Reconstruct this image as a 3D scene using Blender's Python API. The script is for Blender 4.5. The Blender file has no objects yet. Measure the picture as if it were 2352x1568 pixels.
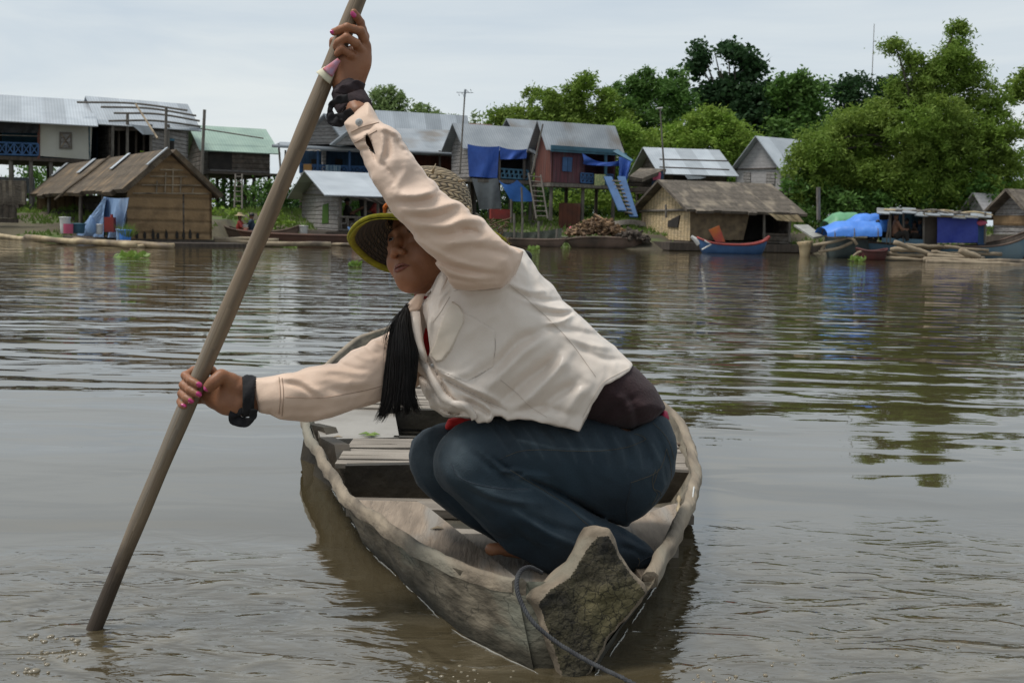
import bpy, bmesh, math, random
import numpy as np
from mathutils import Vector, Matrix
from mathutils.bvhtree import BVHTree

# ------------------------------------------------------------------ camera, sky, sun, exposure
F = 2522.0; H = 0.86; Y0 = 512; ROLL = 0.025
PITCH = math.atan((784 - Y0) / F)
FWD = np.array([0, math.cos(PITCH), -math.sin(PITCH)])
_u = np.array([0, math.sin(PITCH), math.cos(PITCH)]); _r = np.array([1., 0, 0])
RGT = math.cos(ROLL) * _r + math.sin(ROLL) * _u
UPV = -math.sin(ROLL) * _r + math.cos(ROLL) * _u
ORG = np.array([0, 0, H])
SC = bpy.context.scene
_cd = bpy.data.cameras.new("camera"); CAM = bpy.data.objects.new("camera", _cd)
SC.collection.objects.link(CAM); SC.camera = CAM
_cd.sensor_width = 36.0; _cd.lens = 36.0 * F / 2352.0
_cd.clip_start = 0.05; _cd.clip_end = 4000
_cd.dof.use_dof = True; _cd.dof.focus_distance = 2.45; _cd.dof.aperture_fstop = 14
CAM.matrix_world = Matrix(((RGT[0], UPV[0], -FWD[0], 0), (RGT[1], UPV[1], -FWD[1], 0), (RGT[2], UPV[2], -FWD[2], H), (0, 0, 0, 1)))

W = bpy.data.worlds.new("World"); SC.world = W; W.use_nodes = True
SUN_EL = math.radians(66); SUN_AZ = math.radians(-96)      # azimuth measured from +Y towards +X
def build_world():
    nt = W.node_tree; N = nt.nodes; L = nt.links; N.clear()
    out = N.new('ShaderNodeOutputWorld'); bg = N.new('ShaderNodeBackground')
    sky = N.new('ShaderNodeTexSky'); sky.sky_type = 'NISHITA'; sky.sun_disc = False
    sky.sun_elevation = SUN_EL; sky.sun_rotation = SUN_AZ; sky.air_density = 1.0; sky.dust_density = 2.0
    tc = N.new('ShaderNodeTexCoord'); mp = N.new('ShaderNodeMapping'); mp.inputs['Scale'].default_value = (1.1, 1.1, 7.5)
    n1 = N.new('ShaderNodeTexNoise'); n1.inputs['Scale'].default_value = 1.6; n1.inputs['Detail'].default_value = 7; n1.inputs['Roughness'].default_value = .55
    n1.inputs['Distortion'].default_value = .5
    cr = N.new('ShaderNodeValToRGB'); cr.color_ramp.elements[0].position = .36; cr.color_ramp.elements[1].position = .68
    cr.color_ramp.elements[0].color = (6.0, 6.85, 7.6, 1); cr.color_ramp.elements[1].color = (7.9, 8.4, 8.5, 1)
    mx = N.new('ShaderNodeMixRGB'); mx.inputs[0].default_value = .93
    bg.inputs['Strength'].default_value = 0.1
    L.new(tc.outputs['Generated'], mp.inputs['Vector']); L.new(mp.outputs[0], n1.inputs['Vector'])
    L.new(n1.outputs['Fac'], cr.inputs[0]); L.new(sky.outputs[0], mx.inputs[1]); L.new(cr.outputs[0], mx.inputs[2])
    # sky dimmed behind the viewer to deepen contrast on surfaces facing the camera
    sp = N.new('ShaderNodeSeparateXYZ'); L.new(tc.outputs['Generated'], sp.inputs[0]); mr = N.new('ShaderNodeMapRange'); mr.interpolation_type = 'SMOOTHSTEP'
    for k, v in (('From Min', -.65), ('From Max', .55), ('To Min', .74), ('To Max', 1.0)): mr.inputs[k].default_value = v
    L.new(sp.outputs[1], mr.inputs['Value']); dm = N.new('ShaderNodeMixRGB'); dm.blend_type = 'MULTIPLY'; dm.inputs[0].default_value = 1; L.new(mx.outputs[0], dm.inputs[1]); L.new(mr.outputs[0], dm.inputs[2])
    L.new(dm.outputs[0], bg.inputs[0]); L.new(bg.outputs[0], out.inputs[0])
build_world()
_sl = bpy.data.lights.new("sun", 'SUN'); SUN = bpy.data.objects.new("sun", _sl); SC.collection.objects.link(SUN)
_sl.energy = 2.8; _sl.angle = math.radians(20); _sl.color = (1, .965, .91)
_sd = Vector((math.sin(SUN_AZ) * math.cos(SUN_EL), math.cos(SUN_AZ) * math.cos(SUN_EL), math.sin(SUN_EL)))
SUN.rotation_euler = (-_sd).to_track_quat('-Z', 'Y').to_euler()
SC.view_settings.view_transform = 'Standard'; SC.view_settings.look = 'None'
SC.view_settings.exposure = 0.0; SC.view_settings.gamma = 1.0
SC.cycles.max_bounces = 6; SC.cycles.transparent_max_bounces = 6

# ------------------------------------------------------------------ picture point -> place in the world (photo seen at 2352 x 1568)
def ray(x, y): return FWD + RGT * ((x - 1176) / F) + UPV * ((784 - y) / F)
def atz(x, y, z): r = ray(x, y); return ORG + r * ((z - H) / r[2])
def atY(x, y, Y): r = ray(x, y); return ORG + r * (Y / r[1])
def P(x, y, d): return ORG + ray(x, y) * d
def proj(p):
    v = np.asarray(p, float) - ORG; d = v @ FWD
    return 1176 + F * (v @ RGT) / d, 784 - F * (v @ UPV) / d, d
def projN(p):
    v = p - ORG; d = v @ FWD
    return 1176 + F * (v @ RGT) / d, 784 - F * (v @ UPV) / d, d

# ------------------------------------------------------------------ materials
MATS = {}
def mat(name, c1, c2=None, scale=4.0, stretch=(1, 1, 1), rough=.8, bump=0.0, bscale=None, bstretch=None, coord='Object',
        detail=4, lo=.35, hi=.65, metal=0, spec=.5, band=None, cells=None, island=None, trans=None, c3=None, crack=None, fade=None, wet=None, crumple=None, sheen=0, dist=0, coat=0, sss=0):
    m = bpy.data.materials.new(name); m.use_nodes = True; nt = m.node_tree; N = nt.nodes; L = nt.links
    b = N['Principled BSDF']; tc = N.new('ShaderNodeTexCoord')
    b.inputs['Roughness'].default_value = rough; b.inputs['Metallic'].default_value = metal
    b.inputs['Specular IOR Level'].default_value = spec
    if sheen: b.inputs['Sheen Weight'].default_value = sheen; b.inputs['Sheen Roughness'].default_value = .5
    if coat: b.inputs['Coat Weight'].default_value = coat; b.inputs['Coat Roughness'].default_value = .3
    if sss: b.inputs['Subsurface Weight'].default_value = sss; b.inputs['Subsurface Radius'].default_value = (.02, .008, .004); b.inputs['Subsurface Scale'].default_value = .5
    def mapping(st):
        mp = N.new('ShaderNodeMapping'); mp.inputs['Scale'].default_value = st
        L.new(tc.outputs[coord], mp.inputs[0]); return mp.outputs[0]
    def noise(v, s, d=4, ds=0):
        n = N.new('ShaderNodeTexNoise'); n.inputs['Scale'].default_value = s; n.inputs['Detail'].default_value = d
        n.inputs['Distortion'].default_value = ds; L.new(v, n.inputs['Vector']); return n.outputs['Fac']
    def mix(f, a, bb, bt='MIX'):
        x = N.new('ShaderNodeMixRGB'); x.blend_type = bt
        for i, v in ((0, f), (1, a), (2, bb)):
            if isinstance(v, (int, float)): x.inputs[i].default_value = v
            elif isinstance(v, tuple): x.inputs[i].default_value = (*v[:3], 1)
            else: L.new(v, x.inputs[i])
        return x.outputs[0]
    def ramp(v, a, bb):
        r = N.new('ShaderNodeMapRange'); r.inputs['From Min'].default_value = a; r.inputs['From Max'].default_value = bb
        L.new(v, r.inputs['Value']); return r.outputs[0]
    if c2 is None: c2 = tuple(v * .75 for v in c1)
    v = mapping(stretch); f = ramp(noise(v, scale, detail, dist), lo, hi); col = mix(f, c1, c2)
    if c3:
        f3 = ramp(noise(mapping(tuple(s * .9 for s in stretch)), scale * .37 + .13, 3), .52, .66); col = mix(f3, col, c3)
    hgt = None
    if band:        # (axis, period, depth of the dark line, sharp) : boards or sheets
        sx = N.new('ShaderNodeSeparateXYZ'); L.new(tc.outputs[coord], sx.inputs[0])
        mo = N.new('ShaderNodeMath'); mo.operation = 'PINGPONG'; mo.inputs[1].default_value = band[1] / 2
        L.new(sx.outputs[band[0]], mo.inputs[0])
        g = ramp(mo.outputs[0], 0, band[1] * band[3]); col = mix(g, tuple([0.0] * 3) if band[2] > .9 else mix(band[2], col, (0.01, .008, .006)), col)
        hgt = (g, .02)
    if cells:       # (axis, width, amount) each sheet its own tone
        sx = N.new('ShaderNodeSeparateXYZ'); L.new(tc.outputs[coord], sx.inputs[0])
        mo = N.new('ShaderNodeMath'); mo.operation = 'DIVIDE'; mo.inputs[1].default_value = cells[1]; L.new(sx.outputs[cells[0]], mo.inputs[0])
        fl = N.new('ShaderNodeMath'); fl.operation = 'FLOOR'; L.new(mo.outputs[0], fl.inputs[0])
        wn = N.new('ShaderNodeTexWhiteNoise'); wn.noise_dimensions = '1D'; L.new(fl.outputs[0], wn.inputs['W'])
        sc = ramp(wn.outputs['Value'], 0, 1); sc.node.inputs['To Min'].default_value = 1 - cells[2]; sc.node.inputs['To Max'].default_value = 1
        col = mix(1.0, col, sc, 'MULTIPLY')
    if island:      # colour that differs from leaf to leaf
        ge = N.new('ShaderNodeNewGeometry'); col = mix(mix(.55, ge.outputs['Random Per Island'], f), col, island)
    if crack:       # (cell size per metre, width, darkening, stretch)
        vo = N.new('ShaderNodeTexVoronoi'); vo.feature = 'DISTANCE_TO_EDGE'; vo.inputs['Scale'].default_value = crack[0]; mpc = mapping(crack[3])
        av = N.new('ShaderNodeVectorMath'); av.operation = 'ADD'; nv = N.new('ShaderNodeTexNoise'); nv.inputs['Scale'].default_value = crack[0] * 1.3; nv.inputs['Detail'].default_value = 4; L.new(mpc, nv.inputs['Vector'])
        sv = N.new('ShaderNodeVectorMath'); sv.operation = 'SCALE'; sv.inputs['Scale'].default_value = 1.1 / crack[0]; L.new(nv.outputs['Color'], sv.inputs[0]); L.new(mpc, av.inputs[0]); L.new(sv.outputs[0], av.inputs[1]); L.new(av.outputs[0], vo.inputs['Vector'])
        ck = ramp(vo.outputs['Distance'], crack[1] * .3, crack[1]); ck.node.inputs['To Min'].default_value = 1 - crack[2]; col = mix(1.0, col, ck, 'MULTIPLY')
    if wet:         # (height, band, colour) soaked below this height above the water
        sz = N.new('ShaderNodeSeparateXYZ'); pg = N.new('ShaderNodeNewGeometry'); L.new(pg.outputs['Position'], sz.inputs[0]); wn_ = noise(mapping((1, 1, 1)), 14, 3)
        ad = N.new('ShaderNodeMath'); ad.operation = 'MULTIPLY_ADD'; ad.inputs[1].default_value = wet[1] * 2; L.new(wn_, ad.inputs[0]); L.new(sz.outputs[2], ad.inputs[2]); wf = ramp(ad.outputs[0], wet[0] + wet[1] * 1.6, wet[0] + wet[1] * .4); col = mix(wf, col, wet[2])
    if fade:        # worn areas stored on the mesh
        at = N.new('ShaderNodeAttribute'); at.attribute_name = 'wear'; col = mix(at.outputs['Fac'], col, fade)
    L.new(col, b.inputs['Base Color'])
    if bump:
        bm = N.new('ShaderNodeBump'); bm.inputs['Strength'].default_value = 1; bm.inputs['Distance'].default_value = bump
        L.new(noise(mapping(bstretch or stretch), bscale or scale * 3, 5), bm.inputs['Height']); L.new(bm.outputs[0], b.inputs['Normal'])
        if hgt:
            b2 = N.new('ShaderNodeBump'); b2.inputs['Distance'].default_value = hgt[1]; L.new(hgt[0], b2.inputs['Height'])
            L.new(bm.outputs[0], b2.inputs['Normal']); L.new(b2.outputs[0], b.inputs['Normal'])
    if crumple:     # (scale, height, stretch) sharp-edged cloth creases
        cn = N.new('ShaderNodeTexNoise'); cn.noise_type = 'RIDGED_MULTIFRACTAL'; cn.inputs['Scale'].default_value = crumple[0]; cn.inputs['Detail'].default_value = 2.5; cn.inputs['Distortion'].default_value = .6; L.new(mapping(crumple[2]), cn.inputs['Vector'])
        b3 = N.new('ShaderNodeBump'); b3.inputs['Distance'].default_value = crumple[1]; L.new(cn.outputs['Fac'], b3.inputs['Height'])
        if bump: L.new(bm.outputs[0], b3.inputs['Normal'])
        L.new(b3.outputs[0], b.inputs['Normal'])
    if trans:
        t = N.new('ShaderNodeBsdfTranslucent'); L.new(col, t.inputs[0]); ms = N.new('ShaderNodeMixShader'); ms.inputs[0].default_value = trans
        o = N['Material Output']; L.new(b.outputs[0], ms.inputs[1]); L.new(t.outputs[0], ms.inputs[2]); L.new(ms.outputs[0], o.inputs[0])
    MATS[name] = m; return m

# ------------------------------------------------------------------ objects
def tag(o, label=None, cat=None, group=None, kind=None):
    if label: o['label'] = label
    if cat: o['category'] = cat
    if group: o['group'] = group
    if kind: o['kind'] = kind
    return o
def empty(name, loc, label, cat, group=None):
    o = bpy.data.objects.new(name, None); SC.collection.objects.link(o); o.location = Vector([float(v) for v in loc]); o.empty_display_size = .2
    return tag(o, label, cat, group)
def link_mesh(name, V, Fc, m, parent=None, uv=None, smooth=False):
    me = bpy.data.meshes.new(name); V = np.asarray(V, float)
    org = np.zeros(3)
    if parent is not None:
        p = parent
        while p is not None: org = org + np.array(p.location); p = p.parent
    elif len(V): org = np.array([V[:, 0].mean(), V[:, 1].mean(), V[:, 2].min()])
    me.from_pydata((V - org).tolist(), [], [list(map(int, f)) for f in Fc] if not isinstance(Fc, np.ndarray) else Fc.tolist())
    if uv is not None:
        ul = me.uv_layers.new(name='UVMap'); ul.data.foreach_set('uv', np.asarray(uv, 'f').ravel())
    if smooth: me.polygons.foreach_set('use_smooth', [True] * len(me.polygons))
    me.materials.append(m); me.update()
    o = bpy.data.objects.new(name, me); SC.collection.objects.link(o)
    if parent is not None: o.parent = parent
    else: o.location = Vector(org.tolist())
    return o
class MB:
    def __init__(s): s.V = []; s.F = []; s.UV = []
    def face(s, pts, ax=None):
        pts = [np.asarray(p, float) for p in pts]; n0 = len(s.V); s.V += pts; s.F.append(list(range(n0, n0 + len(pts))))
        e = pts[1] - pts[0]; e = e / (np.linalg.norm(e) + 1e-9)
        n = np.zeros(3)
        for i in range(len(pts)): n += np.cross(pts[i] - pts[0], pts[(i + 1) % len(pts)] - pts[0])
        n = n / (np.linalg.norm(n) + 1e-12); f = np.cross(n, e)
        for p in pts: s.UV.append((float(p @ e), float(p @ f)))
    def slab(s, pts, th, n=None):
        """polygon pts (seen counter-clockwise from its front) given a thickness towards its back"""
        pts = [np.asarray(p, float) for p in pts]
        if n is None:
            n = np.zeros(3)
            for i in range(len(pts)): n += np.cross(pts[i] - pts[0], pts[(i + 1) % len(pts)] - pts[0])
        n = np.asarray(n, float); n = n / (np.linalg.norm(n) + 1e-12); bk = [p - n * th for p in pts]
        s.face(pts); s.face([bk[0]] + bk[:0:-1])
        for i in range(len(pts)):
            j = (i + 1) % len(pts); s.face([pts[i], bk[i], bk[j], pts[j]])
    def box(s, c, size, yaw=0, tilt=None):
        cx, sy = math.cos(yaw), math.sin(yaw); ex = np.array([cx, sy, 0]); ey = np.array([-sy, cx, 0]); ez = np.array([0, 0, 1.])
        if tilt is not None: R = np.array(tilt.to_3x3()); ex, ey, ez = R @ ex, R @ ey, R @ ez
        c = np.asarray(c, float); a, b_, d = [v / 2 for v in size]
        q = lambda i, j, k: c + ex * a * i + ey * b_ * j + ez * d * k
        for f in (((-1, -1, -1), (1, -1, -1), (1, -1, 1), (-1, -1, 1)), ((1, 1, -1), (-1, 1, -1), (-1, 1, 1), (1, 1, 1)), ((1, -1, -1), (1, 1, -1), (1, 1, 1), (1, -1, 1)),
                  ((-1, 1, -1), (-1, -1, -1), (-1, -1, 1), (-1, 1, 1)), ((-1, -1, 1), (1, -1, 1), (1, 1, 1), (-1, 1, 1)), ((-1, 1, -1), (1, 1, -1), (1, -1, -1), (-1, -1, -1))):
            s.face([q(*v) for v in f])
    def tube(s, pts, rad, n=8, cap=True):
        pts = [np.asarray(p, float) for p in pts]; k = len(pts)
        if not hasattr(rad, '__len__'): rad = [rad] * k
        rings = []; T0 = None
        for i, p in enumerate(pts):
            t = pts[min(i + 1, k - 1)] - pts[max(i - 1, 0)]; t = t / (np.linalg.norm(t) + 1e-12)
            if T0 is None:
                a = np.array([0, 0, 1.]) if abs(t[2]) < .9 else np.array([1., 0, 0]); u = np.cross(t, a)
            else: u = u - t * (u @ t)
            u = u / (np.linalg.norm(u) + 1e-12); w = np.cross(t, u); T0 = t
            rings.append([p + (u * math.cos(2 * math.pi * j / n) + w * math.sin(2 * math.pi * j / n)) * rad[i] for j in range(n)])
        b0 = len(s.V); cum = 0
        for r in rings: s.V += r
        for i in range(k - 1):
            L = np.linalg.norm(pts[i + 1] - pts[i])
            for j in range(n):
                j2 = (j + 1) % n; s.F.append([b0 + i * n + j, b0 + i * n + j2, b0 + (i + 1) * n + j2, b0 + (i + 1) * n + j])
                c = 2 * math.pi * rad[i] / n; s.UV += [(j * c, cum), ((j + 1) * c, cum), ((j + 1) * c, cum + L), (j * c, cum + L)]
            cum += L
        if cap:
            for i, rv in ((0, True), (k - 1, False)):
                idx = [b0 + i * n + j for j in range(n)]; idx = idx[::-1] if rv else idx
                s.F.append(idx); s.UV += [(0, 0)] * n
    def grid(s, G, close=False):
        """G: (rows, cols, 3) array of points joined as a skin"""
        G = np.asarray(G, float); r, c = G.shape[:2]; b0 = len(s.V); s.V += list(G.reshape(-1, 3))
        du = np.zeros((r, c)); dv = np.zeros((r, c))
        du[:, 1:] = np.cumsum(np.linalg.norm(np.diff(G, axis=1), axis=2), axis=1); dv[1:] = np.cumsum(np.linalg.norm(np.diff(G, axis=0), axis=2), axis=0)
        for i in range(r - 1):
            for j in range(c if close else c - 1):
                j2 = (j + 1) % c; s.F.append([b0 + i * c + j, b0 + i * c + j2, b0 + (i + 1) * c + j2, b0 + (i + 1) * c + j])
                s.UV += [(du[i, j], dv[i, j]), (du[i, j2], dv[i, j2]), (du[i + 1, j2], dv[i + 1, j2]), (du[i + 1, j], dv[i + 1, j])]
    def build(s, name, m, parent=None, smooth=False):
        if not s.F: return None
        return link_mesh(name, s.V, s.F, m, parent, s.UV, smooth)
def sub(pts, n=8):
    """smooth curve through the points"""
    pts = np.asarray(pts, float); q = np.vstack([2 * pts[0] - pts[1], pts, 2 * pts[-1] - pts[-2]]); out = []
    for i in range(1, len(q) - 2):
        for k in range(n):
            t = k / n; out.append(.5 * ((2 * q[i]) + (-q[i - 1] + q[i + 1]) * t + (2 * q[i - 1] - 5 * q[i] + 4 * q[i + 1] - q[i + 2]) * t * t + (-q[i - 1] + 3 * q[i] - 3 * q[i + 1] + q[i + 2]) * t ** 3))
    out.append(pts[-1]); return np.array(out)
def vnoise(p, s, seed=0):
    """smooth value noise at points p (N,3)"""
    q = p * s + seed * 17.3; i = np.floor(q).astype(np.int64); f = q - i; f = f * f * (3 - 2 * f); r = 0
    def h(a): 
        n = (a[:, 0] * 374761393 + a[:, 1] * 668265263 + a[:, 2] * 2147483647 + seed * 144665) & 0xffffffff
        n = ((n ^ (n >> 13)) * 1274126177) & 0xffffffff; return ((n ^ (n >> 16)) & 0xffff) / 65535.0
    for dx in (0, 1):
        for dy in (0, 1):
            for dz in (0, 1):
                w = (f[:, 0] if dx else 1 - f[:, 0]) * (f[:, 1] if dy else 1 - f[:, 1]) * (f[:, 2] if dz else 1 - f[:, 2])
                r = r + w * h(i + np.array([dx, dy, dz]))
    return r

# ------------------------------------------------------------------ the ground, the water
def build_water():
    m = bpy.data.materials.new('muddy_water'); m.use_nodes = True; nt = m.node_tree; N = nt.nodes; L = nt.links
    b = N['Principled BSDF']; b.inputs['Base Color'].default_value = (.105, .078, .046, 1); b.inputs['Roughness'].default_value = .02
    b.inputs['IOR'].default_value = 2.15
    tc = N.new('ShaderNodeNewGeometry'); sx = N.new('ShaderNodeSeparateXYZ'); L.new(tc.outputs['Position'], sx.inputs[0])
    def math_(op, a, c=None, d=None, clamp=False):
        n = N.new('ShaderNodeMath'); n.operation = op; n.use_clamp = clamp
        for i, v in enumerate((a, c, d)):
            if v is None: continue
            if isinstance(v, (int, float)): n.inputs[i].default_value = v
            else: L.new(v, n.inputs[i])
        return n.outputs[0]
    def rng(v, a, c, o0=0, o1=1, sm=True):
        r = N.new('ShaderNodeMapRange'); r.interpolation_type = 'SMOOTHSTEP' if sm else 'LINEAR'
        for k, x in (('From Min', a), ('From Max', c), ('To Min', o0), ('To Max', o1)): r.inputs[k].default_value = x
        L.new(v, r.inputs['Value']); return r.outputs[0]
    def noise(st, sc, det=1, ds=0, rot=0, off=0):
        mp = N.new('ShaderNodeMapping'); mp.inputs['Scale'].default_value = st; mp.inputs['Rotation'].default_value = (0, 0, rot); mp.inputs['Location'].default_value = (off, off * 1.7, 0)
        L.new(tc.outputs['Position'], mp.inputs[0]); n = N.new('ShaderNodeTexNoise'); n.inputs['Scale'].default_value = sc
        n.inputs['Detail'].default_value = det; n.inputs['Distortion'].default_value = ds; L.new(mp.outputs[0], n.inputs['Vector']); return n.outputs['Fac']
    X, Y = sx.outputs[0], sx.outputs[1]
    # long low ripples, crests across the view; broad further out, nearly calm close by on the left
    far = rng(Y, 3.4, 7.5); vfar = rng(Y, 13, 26)
    big = noise((.36, 1, 1), 1.6, 1.0, .5, .05); med = noise((.40, 1, 1), 4.0, 1.5, .6, -.07, 3.1); sml = noise((.45, 1, 1), 11, 2, .2, .05, 7.7)
    amp_big = math_('MULTIPLY', rng(Y, 3.2, 8, .019, .038), rng(Y, 12, 30, 1, .55))
    h = math_('MULTIPLY', big, amp_big)
    h = math_('ADD', h, math_('MULTIPLY', med, math_('ADD', math_('MULTIPLY', math_('MULTIPLY', far, rng(Y, 12, 24, 1, .55)), .0125), .0028)))
    patch = rng(noise((.5, 1.2, 1), .35, 2, 0, 0, 9.0), .42, .6)
    h = math_('ADD', h, math_('MULTIPLY', sml, math_('MULTIPLY', math_('ADD', math_('MULTIPLY', far, .0012), math_('ADD', math_('MULTIPLY', vfar, .0010), .0007)), patch)))
    # broken water stirred up by the bow and the pole
    def spot(x0, y0, r0, r1):
        dx = math_('SUBTRACT', X, x0); dy = math_('SUBTRACT', Y, y0)
        d = math_('SQRT', math_('ADD', math_('MULTIPLY', dx, dx), math_('MULTIPLY', dy, dy))); return rng(d, r0, r1, 1, 0), d
    s1, _ = spot(1.15, 1.9, .35, 1.55); s2, dp = spot(-.80, 2.12, .15, .95); s3, _ = spot(-.15, 1.9, .2, .75)
    stir = math_('MAXIMUM', math_('MAXIMUM', s1, s2), s3)
    c1 = noise((1, 1.9, 1), 5.0, 2, 1.2, .25, 1.3); c2 = noise((1, 2.2, 1), 20, 3, .9, -.2, 5.0)
    h = math_('ADD', h, math_('MULTIPLY', math_('ADD', math_('MULTIPLY', c1, .015), math_('MULTIPLY', c2, .0022)), stir))
    # rings round the pole
    ring = math_('MULTIPLY', math_('SINE', math_('MULTIPLY', dp, 55)), math_('MULTIPLY', s2, .0012)); h = math_('ADD', h, ring)
    bm = N.new('ShaderNodeBump'); bm.inputs['Distance'].default_value = 1; bm.inputs['Strength'].default_value = 1
    L.new(h, bm.inputs['Height']); L.new(bm.outputs[0], b.inputs['Normal'])
    # silt clouds stirred up in the water
    mx = N.new('ShaderNodeMixRGB'); L.new(math_('MULTIPLY', rng(c1, .42, .7), stir), mx.inputs[0]); mx.inputs[1].default_value = (.060, .047, .025, 1); mx.inputs[2].default_value = (.115, .095, .060, 1)
    L.new(mx.outputs[0], b.inputs['Base Color'])
    g = MB(); ys = [-6, 0, 2, 4, 8, 16, 30, 48, 80, 200, 1500]; 
    for i in range(len(ys) - 1): g.face([(-900, ys[i], 0), (900, ys[i], 0), (900, ys[i + 1], 0), (-900, ys[i + 1], 0)])
    o = g.build('river', m); tag(o, 'brown rippled river water', kind='structure'); del o['label']
build_water()
# ------------------------------------------------------------------ materials of the village
M_ROOF = mat('corrugated_metal', (.40, .43, .46), (.30, .33, .36), scale=1.2, rough=.5, metal=.25, coord='UV', band=(0, .11, .25, .3), cells=(0, .85, .22), c3=(.24, .22, .2))
M_ROOF2 = mat('new_metal', (.56, .60, .64), (.45, .49, .53), scale=1.2, rough=.42, metal=.25, coord='UV', band=(0, .11, .2, .3), cells=(0, .8, .28))
M_RUST = mat('rusty_metal', (.20, .065, .035), (.13, .05, .03), scale=2, rough=.8, coord='UV', band=(0, .2, .3, .2), cells=(0, 1.6, .3), c3=(.25, .16, .12))
M_GREENR = mat('green_metal', (.33, .45, .37), (.26, .37, .31), scale=1.5, rough=.5, coord='UV', band=(0, .12, .2, .3), cells=(0, .9, .12))
M_THATCH = mat('thatch', (.15, .115, .078), (.06, .045, .032), scale=3.0, stretch=(2.2, 1, 1), rough=.95, coord='UV', bump=.05, bscale=22, bstretch=(.3, 1, 1), band=(1, .42, .12, .35), c3=(.21, .145, .085), detail=9, lo=.3, hi=.7)
M_THATCH2 = mat('grey_thatch', (.15, .125, .10), (.07, .058, .045), scale=2.6, stretch=(2.2, 1, 1), rough=.95, coord='UV', bump=.05, bscale=22, bstretch=(.3, 1, 1), band=(1, .5, .12, .3), c3=(.24, .2, .15), detail=9, lo=.3, hi=.7)
M_WOVENB = mat('brown_mat_wall', (.33, .215, .11), (.21, .135, .07), scale=3, rough=.9, coord='UV', band=(1, .33, .35, .2), bump=.02, bscale=14, detail=8, c3=(.28, .18, .09))
M_WOVENP = mat('pale_bamboo_wall', (.68, .53, .32), (.46, .34, .19), scale=5, stretch=(.7, 3, 1), rough=.85, coord='UV', band=(0, .31, .45, .16), bump=.03, bscale=9, bstretch=(.5, 3, 1), detail=8, c3=(.46, .36, .23))
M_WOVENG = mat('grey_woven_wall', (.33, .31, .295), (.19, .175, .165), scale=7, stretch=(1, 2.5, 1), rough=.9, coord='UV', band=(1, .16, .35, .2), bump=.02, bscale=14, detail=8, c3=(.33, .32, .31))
M_WOVENW = mat('pale_grey_board', (.44, .42, .42), (.34, .325, .325), scale=5, stretch=(1, 2.5, 1), rough=.85, coord='UV', band=(1, .2, .25, .15), detail=8)
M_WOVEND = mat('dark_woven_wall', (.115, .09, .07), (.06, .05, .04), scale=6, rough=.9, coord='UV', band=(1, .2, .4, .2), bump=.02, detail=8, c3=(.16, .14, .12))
M_CREAM = mat('cream_wall', (.52, .51, .45), (.44, .43, .38), scale=.8, rough=.85, coord='UV', band=(0, 1.1, .08, .02), c3=(.47, .45, .36))
M_RED = mat('red_boards', (.20, .065, .045), (.11, .045, .035), scale=3, stretch=(6, .5, 1), rough=.8, coord='UV', band=(0, .19, .6, .12), c3=(.15, .08, .07))
M_PURP = mat('faded_red_boards', (.145, .045, .055), (.09, .04, .05), scale=3, stretch=(6, .5, 1), rough=.8, coord='UV', band=(0, .19, .6, .12), c3=(.12, .085, .095))
M_BLUEP = mat('blue_paint', (.045, .12, .27), (.03, .085, .2), scale=3, rough=.6)
M_TEAL = mat('teal_paint', (.055, .155, .22), (.04, .11, .16), scale=3, rough=.7)
M_BLUED = mat('dark_blue_boards', (.03, .075, .14), (.02, .05, .095), scale=3, rough=.8, coord='UV', band=(0, .2, .5, .12))
M_TARP = mat('blue_tarp', (.05, .14, .55), (.035, .10, .42), scale=1.6, rough=.5, coord='UV', bump=.09, bscale=2.4, bstretch=(1.4, .5, 1), detail=3)
M_TARP2 = mat('bright_blue_tarp', (.07, .25, .75), (.05, .19, .62), scale=1.5, rough=.5, coord='UV', bump=.05, bscale=2.5, detail=3)
M_TARPL = mat('pale_blue_tarp', (.22, .35, .56), (.15, .25, .44), scale=1.8, rough=.6, coord='UV', bump=.1, bscale=2.6, bstretch=(1.6, .6, 1), detail=3, c3=(.26, .34, .48))
M_TARPD = mat('dark_tarp', (.022, .022, .026), (.012, .012, .014), scale=2, rough=.6, coord='UV', bump=.1, bscale=2)
M_TARPG = mat('grey_sheet', (.24, .26, .27), (.13, .14, .145), scale=.9, rough=.7, coord='UV', bump=.06, bscale=2.2, c3=(.40, .37, .30))
M_TGREEN = mat('green_tarp', (.13, .34, .17), (.09, .26, .13), scale=1.5, rough=.5, coord='UV', bump=.04, bscale=3)
M_WOODD = mat('dark_weathered_wood', (.09, .07, .055), (.05, .04, .032), scale=4, stretch=(3, 3, .6), rough=.9)
M_WOODG = mat('grey_weathered_wood', (.20, .18, .155), (.12, .105, .09), scale=5, stretch=(3, 3, .6), rough=.9)
M_BAMB = mat('yellowed_bamboo', (.50, .40, .24), (.30, .22, .12), scale=2.5, rough=.6, c3=(.15, .11, .07))
M_LOG = mat('pale_log', (.36, .29, .20), (.2, .155, .105), scale=3.5, rough=.85, c3=(.1, .08, .06), detail=8)
M_FIRE = mat('split_firewood', (.34, .21, .11), (.14, .085, .05), scale=6, rough=.9, island=(.10, .065, .04))
M_INT = mat('shaded_interior', (.035, .03, .026), (.02, .018, .016), scale=3, rough=.95)  # near-black tone painting the shade in openings; also used for clothes
M_HULLB = mat('faded_blue_hull', (.10, .20, .28), (.07, .14, .20), scale=2, rough=.6, c3=(.16, .23, .27))
M_HULLD = mat('old_brown_hull', (.11, .075, .055), (.06, .045, .035), scale=3, rough=.85, c3=(.16, .11, .085))
M_REDP = mat('red_paint', (.30, .03, .022), (.2, .03, .025), scale=3, rough=.6)
M_MAROON = mat('maroon_hull', (.10, .022, .02), (.06, .02, .018), scale=3, rough=.7)
M_WHITE = mat('white_plastic', (.62, .62, .6), (.5, .5, .49), scale=3, rough=.5)
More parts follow.
